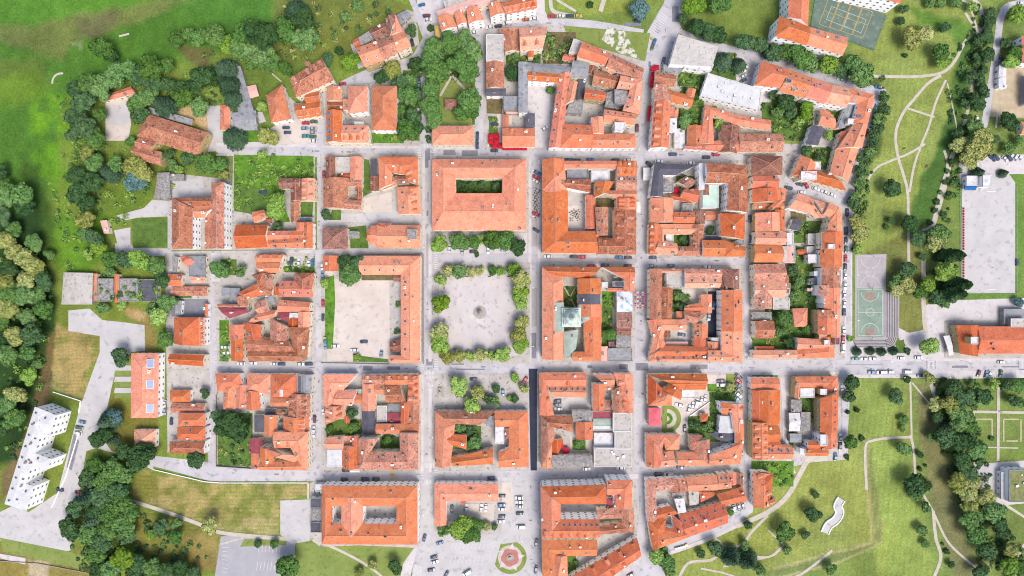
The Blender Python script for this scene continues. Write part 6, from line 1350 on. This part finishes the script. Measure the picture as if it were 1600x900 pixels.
awning('market_tent', [(994.5,315),(1000.5,315),(1000.5,332),(994.5,332)], M['whitecloth'], 3, 'narrow white street tent with dark edge in the middle street', 'tent')
awning('pavilion_roof', [(385,135),(400,132),(405,150),(388,155)], ROOF['s'], 3, 'small pink pavilion roof beside the long grey hall', 'pavilion')
awning('market_tent', [(1112,155),(1118,153),(1121,158),(1115,160)], M['whitecloth'], 2.5, 'tiny white canopy between the cream block and its lawn', 'tent') if False else None
awning('player_shelter', [(1506,289),(1525,288),(1525,297),(1507,297)], M['bluecloth'], 2.6, 'bright blue shelter beside the white clubhouse', 'shelter')
awning('white_canopy', [(493,754),(508,754),(508,768),(493,768)], M['whitecloth'], 2.6, 'white canopy at the corner of the two court building', 'canopy')
awning('white_canopy', [(547,732.5),(562,732.5),(562,738),(547,738)], M['whitecloth'], 2.6, 'white cafe canopy above the lower street left of the yellow stripes', 'canopy')
awning('round_canopy', [(1474,525),(1484,524),(1490,554),(1483,556)], ROOF['w'], 3.4, 'curved white canopy at the end of the salmon roofed hall', 'canopy')
# copper domed tower of the monastery church
x, y = W(893, 496, 16); t = empty('church_tower', (x,y,0)); mb = MB(); mb.box(0,0,0,17,7.2,7.2,0,0); mb.build('tower_wall', WALLS['w'], t)
mb = MB(); mb.lathe(0,0,[(4.6,17),(4.7,17.6),(4.1,18.4),(3.9,19.6),(3.0,21.0),(1.8,21.8),(1.4,23.2),(1.8,23.8),(1.1,25.0),(.4,26.4),(.1,28.0)],8); mb.build('cupola', ROOF['T'], t)
mb = MB(); mb.box(0,0,14.2,15.0,10.4,10.4); mb.box(0,0,15.0,17.0,8.2,8.2); mb.build('tower_gallery', ROOF['T'], t)
mb = MB(); mb.box(0,0,28.4,30,.12,.12); mb.box(0,0,29.2,29.35,.9,.12); mb.build('cross', M['metal'], t)
for sx, sy in ((0,3.65),(0,-3.65),(3.65,0),(-3.65,0)):
    mb = MB(); mb.box(sx,sy,12,15,1.4 if sx == 0 else .12,1.4 if sy == 0 else .12); mb.build('belfry_window', M['glass'], t)
thing(t, 'tower', 'copper cupola bell tower rising from the monastery', None, (893,496), 'pale green copper cupola on the white bell tower of the monastery')
for nm, pts in (('courtyard_path', [(882,449),(899,480)]), ('courtyard_path', [(899,449),(882,480)])): ribbon(nm, pts, 2, M['path'], .33)
# well in the square
x, y = W(750, 488); t = empty('stone_well', (x,y,.15))
mb = MB(); mb.lathe(0,0,[(3.7,0),(3.7,.15),(3.3,.18)],24); mb.build('lower_step', M['stone'], t); mb = MB(); mb.lathe(0,0,[(2.6,.16),(2.6,.36),(2.3,.38)],24); mb.build('upper_step', M['stone'], t)
mb = MB(); mb.lathe(0,0,[(1.2,.36),(1.25,1.2),(1.05,1.25),(1.0,.9)],16); mb.build('well_ring', M['path'], t)
for a in range(4):
    mb = MB(); mb.tube((1.1*math.cos(a*1.57+.78),1.1*math.sin(a*1.57+.78),1.1),(1.1*math.cos(a*1.57+.78),1.1*math.sin(a*1.57+.78),3.2),.09,.07); mb.build('column', M['metal'], t)
mb = MB(); mb.lathe(0,0,[(1.5,3.15),(1.2,3.6),(.4,4.2),(.08,4.9)],12); mb.build('well_roof', ROOF['g'], t)
thing(t, 'well', '', None, (750,488), 'round stepped stone well in the centre of the pale gravel square')
mb = MB(); mb.lathe(0,0,[(6.4,0),(6.4,.02)],32); o = mb.build('well_paving', M['pave']); o.location = (x,y,.165); struct(o)
# star fountain
x, y = W(797, 871); t = empty('fountain', (x,y,.13)); mb = MB(); mb.lathe(0,0,[(2.0,0),(2.0,.5),(1.7,.5),(1.65,.3)],16); mb.build('basin', M['stone'], t); mb = MB(); mb.lathe(0,0,[(.5,.3),(.3,1.2),(.9,1.35),(.2,1.4)],12); mb.build('bowl', M['stone'], t)
thing(t, 'fountain', '', None, (797,871), 'small round fountain at the centre of the red star bed at the bottom')
# statue plinth beside the crossroad
x, y = W(688, 611); t = empty('monument', (x,y,.15)); mb = MB(); mb.box(0,0,0,.3,3.6,5.2); mb.build('plinth_step', M['stone'], t); mb = MB(); mb.box(0,0,.3,1.6,1.6,3.4); mb.build('plinth', M['yard'], t)
mb = MB(); mb.lathe(0,0,[(.5,1.6),(.42,2.4),(.5,3.0),(.3,3.3),(.22,3.5),(.26,3.7),(.1,3.95)],10); mb.build('statue', M['metal'], t)
thing(t, 'monument', '', None, (688,611), 'dark statue on a grey plinth in the paved square below the crossroad')
# terraces of the sports ground
def bleacher(pts, n, rise, name, lab):
    """pts: inner edge a-b, outer edge d-c, in picture pixels"""
    a, b, c, d = [Vector(W(*p)) for p in pts]; ce = (a+b+c+d)/4; t = empty(name, (ce.x,ce.y,0))
    for k in range(n):
        mb = MB(); u0, u1 = k/n, (k+.82)/n; q = [a.lerp(d,u0), b.lerp(c,u0), b.lerp(c,u1), a.lerp(d,u1)]; mb.prism([(p.x-ce.x,p.y-ce.y) for p in q], .05, .25+rise*k, 0, 0); mb.build('step', [M['court_g']], t)
    thing(t, 'terrace', '', None, (0,0), lab)
bleacher([(1382,455),(1382,527),(1401,527),(1401,459)], 9, .32, 'stepped_terrace', 'straight grey stepped seating right of the green basketball court')
t = empty('stepped_terrace', (*W(1365,535),0))
for k in range(6):
    mb = MB(); P0 = [W(1332+k*1.0,530+k*2.2), W(1383,530+k*2.2)]; P1 = [W(1332+k*1.0,531.6+k*2.2), W(1384,531.6+k*2.2)]; o0 = Vector(W(1365,535))
    mb.prism([(p[0]-o0.x,p[1]-o0.y) for p in (P0[0],P0[1],P1[1],P1[0])], .05, .25+.3*k); 
    for j in range(6):
        a0, a1 = math.radians(90-j*15), math.radians(90-(j+1)*15); r0, r1 = 3+k*2.2+.0, 3+k*2.2+1.6; q = [(1383+r*math.cos(a), 527+r*math.sin(a)) for r, a in ((r0,a0),(r1,a0),(r1,a1),(r0,a1))]
        mb.prism([(W(*p)[0]-o0.x, W(*p)[1]-o0.y) for p in q], .05, .25+.3*k+.003*j)
    mb.build('step', [M['court_g']], t)
thing(t, 'terrace', '', None, (0,0), 'curved grey stepped seating below the green basketball court')
# basketball hoops
for x, y, s_, lb in [(1359,527,1,'bottom end of the green basketball court'),(1359,452,-1,'top end of the green basketball court'),(1360,447,1,'bottom end of the grey court'),(1360,401,-1,'top end of the grey court')]:
    X, Y = W(x, y); t = empty('basketball_hoop', (X,Y,.09)); mb = MB(); mb.tube((0,-s_*1.2,0),(0,-s_*1.2,3),.09,.07); mb.tube((0,-s_*1.2,3),(0,-s_*.3,3.3),.05,.05); mb.build('post', M['bluecloth'], t)
    mb = MB(); mb.box(0,-s_*.25,2.9,3.95,1.8,.06); mb.build('backboard', M['whitecloth'], t); mb = MB(); mb.lathe(0,s_*.1,[(.23,3.04),(.25,3.07),(.23,3.1)],10); mb.build('hoop', M['redcloth'], t)
    thing(t, 'hoop', '', 'basketball hoops', (x,y), 'blue posted basketball hoop at the '+lb)
# sports field goals, fence boards and floodlights
for y, lb in ((300,'top'),(452,'bottom')):
    X, Y = W(1545, y); t = empty('goal', (X,Y,.05))
    for a, b in (((-2.5,0,0),(-2.5,0,2)),((2.5,0,0),(2.5,0,2)),((-2.5,0,2),(2.5,0,2))): mb = MB(); mb.tube(a, b, .06, .06); mb.build('post', M['frame'], t)
    thing(t, 'goal', '', 'goals of the sports field', (1545,y), f'white goal frame at the {lb} end of the big pale sports field')
_=0
for i, (x, y) in enumerate([(1505,326+k*4.2) for k in range(16)]+[(1505,405+k*4.4) for k in range(9)]):
    X, Y = W(x, y); t = empty('spectator_seat', (X,Y,.05)); mb = MB(); mb.box(0,0,.38,.46,.9,1.1); mb.build('seat', M['redcloth'], t); mb = MB(); mb.box(-.4,0,.46,.9,.08,1.1); mb.build('backrest', M['redcloth'], t); mb = MB(); mb.box(0,0,0,.38,.12,.8); mb.build('leg', M['metal'], t)
    thing(t, 'seat', 'red spectator seat beside the big pale sports field', 'red seats beside the sports field', (x, y))
def fence(name, pts, lab, h=1.6, m=None, z=0, posts=True, bush=False):
    P = [Vector(W(*p)) for p in pts]; t = empty(name, (*P[0], z)); mb = MB(); pc = 0
    for a, b in zip(P, P[1:]):
        d = b-a; ang = math.atan2(d.y, d.x); [mb.box((a.x+b.x)/2-P[0].x, (a.y+b.y)/2-P[0].y, zz, zz+dz, d.length, .25 if not posts else .04, ang) for zz, dz in ([(0,h)] if not posts else [(.25,.06),(h*.5,.06),(h-.06,.06)])]
        if posts:
            for k in range(int(d.length/6)+1):
                if pc > 90: break
                q = a+d.normalized()*k*6-P[0]; pb = MB(); pb.box(q.x,q.y,0,h+.1,.14,.14,ang); pb.build('post', M['metal'], t); pc += 1
    mb.build('panel' if posts else 'coping', m or M['metal'], t); thing(t, 'fence' if posts else 'wall', '', None, pts[0], lab); return t
fence('fence', [(1500,292),(1501,458),(1586,460)], 'low grey railing round the left and bottom edge of the pale sports field', 1.1)
fence('fence', [(1588,290),(1588,460)], 'grey railing along the right edge of the pale sports field', 1.1)
fence('stone_wall', [(339,452+165),(339,728),(400,732)], 'low pale wall round the green walled garden left of the court block', 1.6, M['stone'], posts=False)
fence('stone_wall', [(240,733),(320,752),(345,754),(482,754)], 'low white wall between the lower street and the dry field', .9, WALLS['w'], posts=False)
fence('stone_wall', [(84,612),(127,626),(124,645)], 'thin white wall at the lower end of the dry field by the zigzag building', 1.0, WALLS['w'], posts=False)
fence('stone_wall', [(124,676),(104,744),(82,792)], 'pale retaining wall beside the zigzag apartment building', 1.0, WALLS['w'], posts=False)
fence('stone_wall', [(482,755),(482,779)], 'short white wall at the top right corner of the dry field', 1.0, WALLS['w'], posts=False)
fence('stone_wall', [(0,876),(60,880),(140,895)], 'low pale wall across the grass at the bottom left corner', .7, M['stone'], posts=False)
fence('garden_wall', [(505,250),(505,320)], 'thin wall on the left of the houses beside the overgrown lot street', 1.4, M['stone'], .13, posts=False) if False else None
fence('court_fence', [(1276,-22),(1266,42),(1364,79),(1385,24)], 'tall wire fence round the green school court at the top', 2.6, M['teal'])
fence('stone_wall', [(361,244),(361,385)], 'long low wall along the left of the bright overgrown lot', 1.5, M['stone'], .1, posts=False)
fence('stone_wall', [(502,567),(608,569),(608,561)], 'low pale wall along the bottom of the gravel parking yard', 1.0, M['stone'], .13, posts=False)
fence('stone_wall', [(662,398),(662,568)], 'stained wall beside the very long L-shaped barracks', 2.0, M['stone'], .13, posts=False)
fence('stone_wall', [(565,397.5),(661,397.5)], 'stained boundary wall along the top of the L-shaped barracks', 2.0, M['stone'], .13, posts=False)
fence('stone_wall', [(1077,650),(1108,628)], 'curved white parapet beside the row of cars in the mansion garden', .8, WALLS['w'], .3, posts=False)
# serpentine concrete bench wall in the park
t = empty('serpentine_terrace', (*W(1297,805),0)); ctr = smooth([(1314,779),(1308,790),(1311,800),(1305,812),(1294,820),(1288,832)], 6)
mb = MB(); P = [Vector(W(*p))-Vector(W(1297,805)) for p in ctr]
NN = []
for i in range(len(P)):
    d = P[min(i+1,len(P)-1)]-P[max(i-1,0)]; NN.append(Vector((-d.y,d.x)).normalized())
for i in range(len(P)-1): a, b, n, m_ = P[i], P[i+1], NN[i], NN[i+1]; mb.prism([tuple(a-n*2),tuple(b-m_*2),tuple(b+m_*2),tuple(a+n*2)], 0, .5)
mb.build('deck', M['concrete'], t); mb = MB()
for i in range(len(P)-1): a, b, n, m_ = P[i], P[i+1], NN[i], NN[i+1]; mb.prism([tuple(a-n*2.02),tuple(b-m_*2.02),tuple(b-m_*2.45),tuple(a-n*2.45)], 0, 1.1); mb.prism([tuple(a+n*2.02),tuple(b+m_*2.02),tuple(b+m_*2.4),tuple(a+n*2.4)], 0, 1.0)
mb.build('parapet', WALLS['w'], t); thing(t, 'terrace', '', None, (0,0), 'white serpentine shaped terrace on the lawn at the lower right')
# building site scaffold, bollards, bins, benches
t = empty('scaffolding', (*W(1596,146),0))
for i in range(6):
    for j in range(2):
        X = W(1592+j*8, 122+i*9); o0 = W(1596,146); pb = MB(); pb.tube((X[0]-o0[0],X[1]-o0[1],0),(X[0]-o0[0],X[1]-o0[1],7),.07,.07); pb.build('pole', M['metal'], t)
for z in (2.2,4.4,6.6):
    X = W(1591.5,121); Y = W(1600.5,168); o0 = W(1596,146); pb = MB(); pb.prism([(X[0]-o0[0],X[1]-o0[1]),(Y[0]-o0[0],X[1]-o0[1]),(Y[0]-o0[0],Y[1]-o0[1]),(X[0]-o0[0],Y[1]-o0[1])], z, z+.08); pb.build('platform', M['court_g'], t)
thing(t, 'scaffold', '', None, (0,0), 'grey scaffolding with plank decks on the building site at the right edge')
def bin_(px, py, col, lab):
    X, Y = W(px, py); t = empty('waste_container', (X,Y,.1)); mb = MB(); mb.box(0,0,.15,1.15,1.3,1.0); mb.build('bin_body', PAINT[col], t); mb = MB(); mb.box(0,0,1.15,1.3,1.4,1.1); mb.build('lid', PAINT['k'] if col != 'y' else PAINT['y'], t)
    thing(t, 'bin', CNAME[col]+' waste container', 'waste containers', (px, py), None)
for a in [(1372,137,'b'),(1375,137,'y'),(1378,138,'g'),(1056,856,'b'),(1060,855,'b'),(1064,854,'g'),(1068,853,'y'),(1072,851,'y'),(1019,61,'y'),(508,528,'y'),(508,533,'t'),(578,668,'t')]: bin_(*a, None)
def bench(px, py, ang=0):
    X, Y = W(px, py); t = empty('bench', (X,Y,.16), math.radians(ang)); mb = MB(); mb.box(0,0,.42,.5,1.8,.5); mb.build('seat', M['wood'], t); mb = MB(); mb.box(0,-.26,.55,.95,1.8,.06); mb.build('backrest', M['wood'], t)
    for s_ in (-.7,.7): mb = MB(); mb.box(s_,0,0,.42,.1,.45); mb.build('leg', M['metal'], t)
    thing(t, 'bench', 'wooden bench', 'benches of the squares', (px, py))
for a in [(700,432,0),(730,432,0),(765,432,0),(795,432,0),(806,470,90),(806,500,90),(806,530,90),(694,450,90),(694,500,90),(710,545,0),(745,545,0),(780,545,0),(712,128,40),(700,125,60),(780,632,0),(1412,232,30),(1447,260,70)]: bench(*a)
def lamp(px, py):
    X, Y = W(px, py); t = empty('street_lamp', (X,Y,.1)); mb = MB(); mb.tube((0,0,0),(0,0,6.2),.09,.05,6); mb.build('pole', M['metal'], t); mb = MB(); mb.tube((0,0,6.1),(1.2,0,6.4),.04,.04,5); mb.build('arm', M['metal'], t)
    mb = MB(); mb.box(1.3,0,6.3,6.45,.6,.28); mb.build('lamp_head', M['frame'], t); thing(t, 'street lamp', 'grey street lamp', 'street lamps', (px, py))
for a in [(676,260),(676,330),(676,470),(676,540),(829,270),(829,340),(829,450),(829,540),(1329,370),(1329,430),(1329,500),(1380,563),(1440,563),(1500,563),(1560,563),(1400,588),(1470,588),(674,600),(674,680),(420,230),(580,230),(760,231),(900,231),(940,230),(1597,331),(1597,411),(1512,260),(812,800),(812,840),(660,800)]: lamp(*a)
# cafe tables in the courtyard and on the cobbled street
def cafe(px, py, z=.2, lab='', grp=''):
    X, Y = W(px, py); t = empty('cafe_table', (X,Y,z)); mb = MB(); mb.lathe(0,0,[(.5,.72),(.5,.76)],8); mb.build('table_top', M['stone'], t); mb = MB(); mb.tube((0,0,0),(0,0,.72),.05,.05); mb.build('leg', M['metal'], t)
    thing(t, 'table', lab, grp, (px, py))
    for k in range(4):
        a = k*1.57+px; c = empty('chair', (X+1.0*math.cos(a), Y+1.0*math.sin(a), z), a+math.pi/2); mb = MB(); mb.box(0,0,.4,.46,.45,.45); mb.build('seat', M['tyre'], c); mb = MB(); mb.box(0,-.22,.46,.9,.45,.05); mb.build('backrest', M['tyre'], c)
        mb = MB(); [mb.box(sx*.19,sy*.19,0,.4,.04,.04) for sx in (-1,1) for sy in (-1,1)]; mb.build('leg_frame', M['metal'], c)
        thing(c, 'chair', 'dark chair at a table '+lab.split(' table ')[1], 'dark cafe chairs', (px+k*.1, py))
for x, y in [(892,333),(897,330),(903,331),(896.5,338),(902,337),(893,343),(903,342),(898,334.5)]: cafe(x, y, .3, 'small round table in the pale courtyard', 'courtyard tables')
for i in range(9): cafe(836+(i%2)*2.5, 304+i*4.2, .1, 'small round table on the cobbled street', 'street cafe tables')
# pool-like teal panel on the clubhouse, cupola lantern on the market roof
t = link('dummy', WIN) ; bpy.data.objects.remove(t)
# ---------------------------------------------------------------- people
def person_mesh(step):
    bm = bmesh.new(); me = bpy.data.meshes.new('person')
    V = {'hip':(0,0,.95),'chest':(0,.02,1.3),'neck':(0,.02,1.48),'head':(0,.04,1.58),'top':(0,.04,1.72)}
    for s, n in ((-1,'l'),(1,'r')):
        f = step*s; V.update({'h'+n:(s*.1,0,.92),'k'+n:(s*.1,f*.18+.03,.5),'a'+n:(s*.1,f*.32,.08),'t'+n:(s*.1,f*.32+.16,.05),'s'+n:(s*.19,.02,1.4),'e'+n:(s*.25,-f*.1,1.13),'w'+n:(s*.24,-f*.24+.05,.9),'f'+n:(s*.24,-f*.27+.09,.8)})
    R = {'hip':.13,'chest':.15,'neck':.06,'head':.1,'top':.08,'h':.1,'k':.065,'a':.05,'t':.045,'s':.07,'e':.045,'w':.035,'f':.04}
    names = list(V); ix = {n: i for i, n in enumerate(names)}; E = [('hip','chest'),('chest','neck'),('neck','head'),('head','top')]
    for n in 'lr': E += [('hip','h'+n),('h'+n,'k'+n),('k'+n,'a'+n),('a'+n,'t'+n),('chest','s'+n),('s'+n,'e'+n),('e'+n,'w'+n),('w'+n,'f'+n)]
    me.from_pydata([V[n] for n in names], [(ix[a],ix[b]) for a, b in E], [])
    o = bpy.data.objects.new('person', me); C.objects.link(o); m = o.modifiers.new('s','SKIN'); m.use_smooth_shade = True
    for i, n in enumerate(names): me.skin_vertices[0].data[i].radius = (R.get(n, R.get(n[0], .05)),)*2
    me.skin_vertices[0].data[0].use_root = True; o.modifiers.new('d','SUBSURF').levels = 1
    dg = bpy.context.evaluated_depsgraph_get(); m2 = bpy.data.meshes.new_from_object(o.evaluated_get(dg)); bpy.data.objects.remove(o)
    skin = mat('skin', (.55,.36,.27), (.5,.32,.24), 2) if 'skin' not in bpy.data.materials else bpy.data.materials['skin']
    m2.materials.clear(); 
    for k in ('top','legs'): m2.materials.append(PAINT['n'])
    m2.materials.append(skin); m2.materials.append(M['wood'])
    for p in m2.polygons:
        z = p.center.z; x = abs(p.center.x); p.material_index = 3 if z > 1.66 or (z > 1.56 and p.center.y < .0) else (2 if z > 1.46 or (x > .2 and z < 1.0) else (0 if z > .93 else 1))
    return m2
PM = [person_mesh(0.15), person_mesh(1.0)]
PC = [('k','dark'),('w','white'),('r','red'),('b','blue'),('s','grey'),('y','yellow')]
for i, (x, y) in enumerate([(742,470),(757,475),(765,520),(795,490),(780,548),(720,500),(670,270),(668,352),(690,600),(775,470),(757,503),(753,510),(790,455),(795,470),(500,262),(498,352),(500,480),(499,594),(672,412),(667,640),(672,700),(660,610),(834,480),(838,428),(998,300),(1004,345),(1000,460),(1000,620),(1005,700),(935,244),(900,242),(860,250),(1160,575),(1060,573),(890,573),(1000,575),(560,235),(610,238),(430,237),(470,240),(836,785),(838,798),(1275,500),(1562,643),(1550,418),(1564,644),(1160,590),(1100,745),(980,742),(870,742),(555,120),(580,118),(1040,130),(1004,198),(1009,190),(745,150),(1300,570),(1420,570),(1240,566),(155,591),(157,589),(198,539),(115,720),(120,740)]):
    rnd = random.Random(i); X, Y = W(x, y, .8); c, cn = PC[i*7 % 6]; l, ln_ = (('k','dark'),('n','blue'),('s','grey'))[i % 3]
    o = link('person', PM[i % 2]); o.location = (X,Y,.17 if 676 < x < 828 and 400 < y < 570 else .13); o.rotation_euler = (0,0,rnd.uniform(0,6.28))
    for q, cc in ((0,c),(1,l)): o.material_slots[q].link = 'OBJECT'; o.material_slots[q].material = PAINT[cc]
    thing(o, 'person', f'person in a {cn} top and {ln_} trousers '+('walking' if i % 2 else 'standing'), 'people about the town', (x, y))
add_windows()
# ---------------------------------------------------------------- labels that single each thing out by its look and its place
ZONES = [  # (x0,y0,x1,y1, phrase), first match wins
 (676,362,826,398,'in the strip below the ring building'),(676,400,832,575,'on the round-tree gravel square'),(701,272,793,308,'inside the ring building courtyard'),
 (676,578,832,640,'on the paved square below the gravel square'),(676,640,832,738,'in the block below the paved square'),(672,742,832,835,'around the bottom centre car park'),(640,835,832,905,'near the star flower bed'),
 (660,60,748,230,'in the wooded triangular park'),(505,80,660,235,'in the houses left of the wooded park'),(748,40,850,240,'in the block right of the wooded park'),(850,40,1003,240,'in the dense block at top centre'),(1003,95,1175,240,'in the block below the cream modern block'),
 (1175,120,1385,260,'in the long L-shaped top right row'),(1175,240,1240,400,'along the left of the curved corner block'),(1240,240,1335,400,'in the curved corner block'),(1168,400,1245,570,'in the left half of the courts block'),(1245,400,1335,570,'in the right half of the courts block'),
 (495,240,664,395,'in the block with the apse church'),(495,395,664,575,'around the gravel parking yard'),(495,575,664,745,'in the block below the gravel parking yard'),(482,745,664,905,'around the two court building'),
 (664,240,676,900,'in the street left of the gravel square'),(826,240,845,745,'in the street right of the gravel square'),(845,240,1003,403,'in the block with the courtyard cafe'),(845,403,1006,575,'in the monastery block'),(838,575,1003,745,'in the block with the crimson parasols'),(832,745,1003,905,'in the bottom block beside the star bed'),
 (1003,240,1175,408,'in the block with the mint glass roof'),(1006,408,1170,575,'in the block right of the strung umbrellas'),(1003,575,1170,738,'in the block with the round garden'),(1003,738,1180,870,'in the wedge shaped bottom block'),(1166,575,1240,770,'in the narrow row below the main street'),(1240,575,1335,725,'in the block at the main road bend'),
 (1170,725,1240,810,'near the tip of the curved park path'),(355,240,495,395,'in the block with the bright overgrown lot'),(258,395,332,575,'in the narrow column beside the wooded ruin'),(258,575,332,725,'in the narrow column beside the solar roof hall'),(332,395,495,575,'in the block left of the gravel parking yard'),(332,575,495,745,'in the block with the green walled garden'),
 (235,260,365,400,'around the barracks with the white windowed wall'),(360,90,505,235,'around the upper left car park'),(200,140,360,260,'around the upper left sandy barracks'),(100,90,360,230,'in the dense wood at upper left'),(270,0,460,120,'in the clump near the top left'),(400,0,520,120,'in the clump near the top left'),(500,0,660,130,'by the terrace at the top left'),
 (650,0,860,75,'by the gabled row at the top'),(840,0,1070,110,'by the striped crossing at the top'),(1040,0,1240,130,'on the lawn at the top right'),(1200,0,1400,130,'around the school court'),(1380,0,1480,130,'on the lawn right of the school court'),(1480,0,1570,130,'in the upper part of the right avenue'),(1480,130,1570,260,'in the lower part of the right avenue'),(1480,255,1530,480,'left of the pale sports field'),
 (1540,0,1600,230,'around the building site'),(1500,230,1600,480,'around the pale sports field'),(1425,240,1485,480,'along the path left of the sports field'),(1330,260,1430,395,'on the grass above the grey court'),(1330,390,1430,560,'around the basketball courts'),(1430,460,1600,565,'around the salmon roofed hall'),(1330,565,1440,600,'along the main road by the courts'),(1440,560,1600,595,'along the main road at the right edge'),
 (1440,590,1530,680,'in the upper part of the right hand wood'),(1440,680,1545,790,'in the middle of the right hand wood'),(1490,790,1600,905,'in the lower part of the right hand wood'),(1515,590,1600,790,'by the formal lawns at the right edge'),(1310,590,1440,720,'on the lawn below the main road'),(1340,720,1500,905,'on the long meadow at lower right'),(1150,740,1345,905,'around the serpentine terrace'),(1000,800,1160,905,'on the park triangle below the wedge block'),
 (100,225,160,345,'at the upper meadow edge'),(100,225,260,345,'in the grove above the grey forked yard'),(100,340,200,440,'by the left meadow edge'),(160,340,275,480,'in the trees above the ruined hall'),(0,225,100,420,'in the upper left edge wood'),(0,420,60,520,'in the outer left edge wood'),(40,420,110,560,'in the inner left edge wood'),(0,500,60,620,'in the left edge wood beside the dry field'),(0,600,60,760,'beside the zigzag building'),(0,620,170,820,'around the zigzag building'),
 (100,470,262,620,'around the pale left yard'),(140,600,262,730,'by the solar roof hall'),(160,690,262,790,'in the wood above the lower left path'),(80,740,240,830,'in the heart of the lower left wood'),(80,830,340,905,'at the bottom of the lower left wood'),(200,780,345,900,'by the small orchard lower left'),(335,820,480,905,'around the lower left car park'),(200,720,480,840,'on the dry field'),(0,0,160,225,'on the open meadow at top left')]
def zone(x, y):
    for x0, y0, x1, y1, ph in ZONES:
        if x0 <= x < x1 and y0 <= y < y1: return ph, ((x0+x1)/2, (y0+y1)/2, x1-x0, y1-y0)
    return 'at the outer edge of town', (800, 450, 1600, 900)
ORD = ['first','second','third','fourth','fifth','sixth','seventh','eighth','ninth','tenth','eleventh','twelfth','thirteenth','fourteenth','fifteenth','sixteenth','seventeenth','eighteenth','nineteenth','twentieth'] 
ORD += ['twenty '+o for o in ORD[:9]]+['thirtieth']+['thirty '+o for o in ORD[:9]]+['fortieth']+['forty '+o for o in ORD[:9]]+['fiftieth']
buckets = {}
for rec in THINGS:
    o, look, pos, fixed = rec
    if fixed: o['label'] = fixed; continue
    ph, _z = zone(*pos)
    if look.endswith(ph) or any(t in look for t in (' in the ', ' at the ', ' beside ', ' over ', ' on the ')): key = look
    else: key = look+' '+ph
    buckets.setdefault(key, []).append((o, pos))
PHR = [z_[4] for z_ in ZONES]
for key, L_ in buckets.items():
    if len(L_) == 1: L_[0][0]['label'] = key; continue
    sx = max(p[0] for _, p in L_)-min(p[0] for _, p in L_); sy = max(p[1] for _, p in L_)-min(p[1] for _, p in L_)
    ax = 0 if sx >= sy else 1; L_.sort(key=lambda r: (r[1][ax], r[1][1-ax])); n = len(L_)
    for i, (o, p) in enumerate(L_):
        if n == 2: pre = (('left','right') if ax == 0 else ('upper','lower'))[i]
        elif i < n/2: pre = (ORD[i]+(' from left' if ax == 0 else ' from top')) if i else ('leftmost' if ax == 0 else 'topmost')
        else: pre = (ORD[n-1-i]+(' from right' if ax == 0 else ' from bottom')) if n-1-i else ('rightmost' if ax == 0 else 'lowest')
        o['label'] = pre+' '+key
        if len(o['label'].split()) > 16: o['label'] = o['label'].replace(' of the town','').replace(' the ', ' ').replace(' roof ',' ')
print('THINGS', len(THINGS), 'longest', max(len(o['label'].split()) for o, *_ in THINGS))

for o, *_ in THINGS:
    if len(o['label'].split()) > 16: o['label'] = o['label'].replace(' the ', ' ').replace('broadleaf ', '').replace(' a ', ' ').replace(' its ', ' ')
    if len(o['label'].split()) > 16: print('LONG', o['label'])
from collections import Counter
print('DUP', [k for k, v in Counter(o['label'] for o, *_ in THINGS).items() if v > 1][:20])
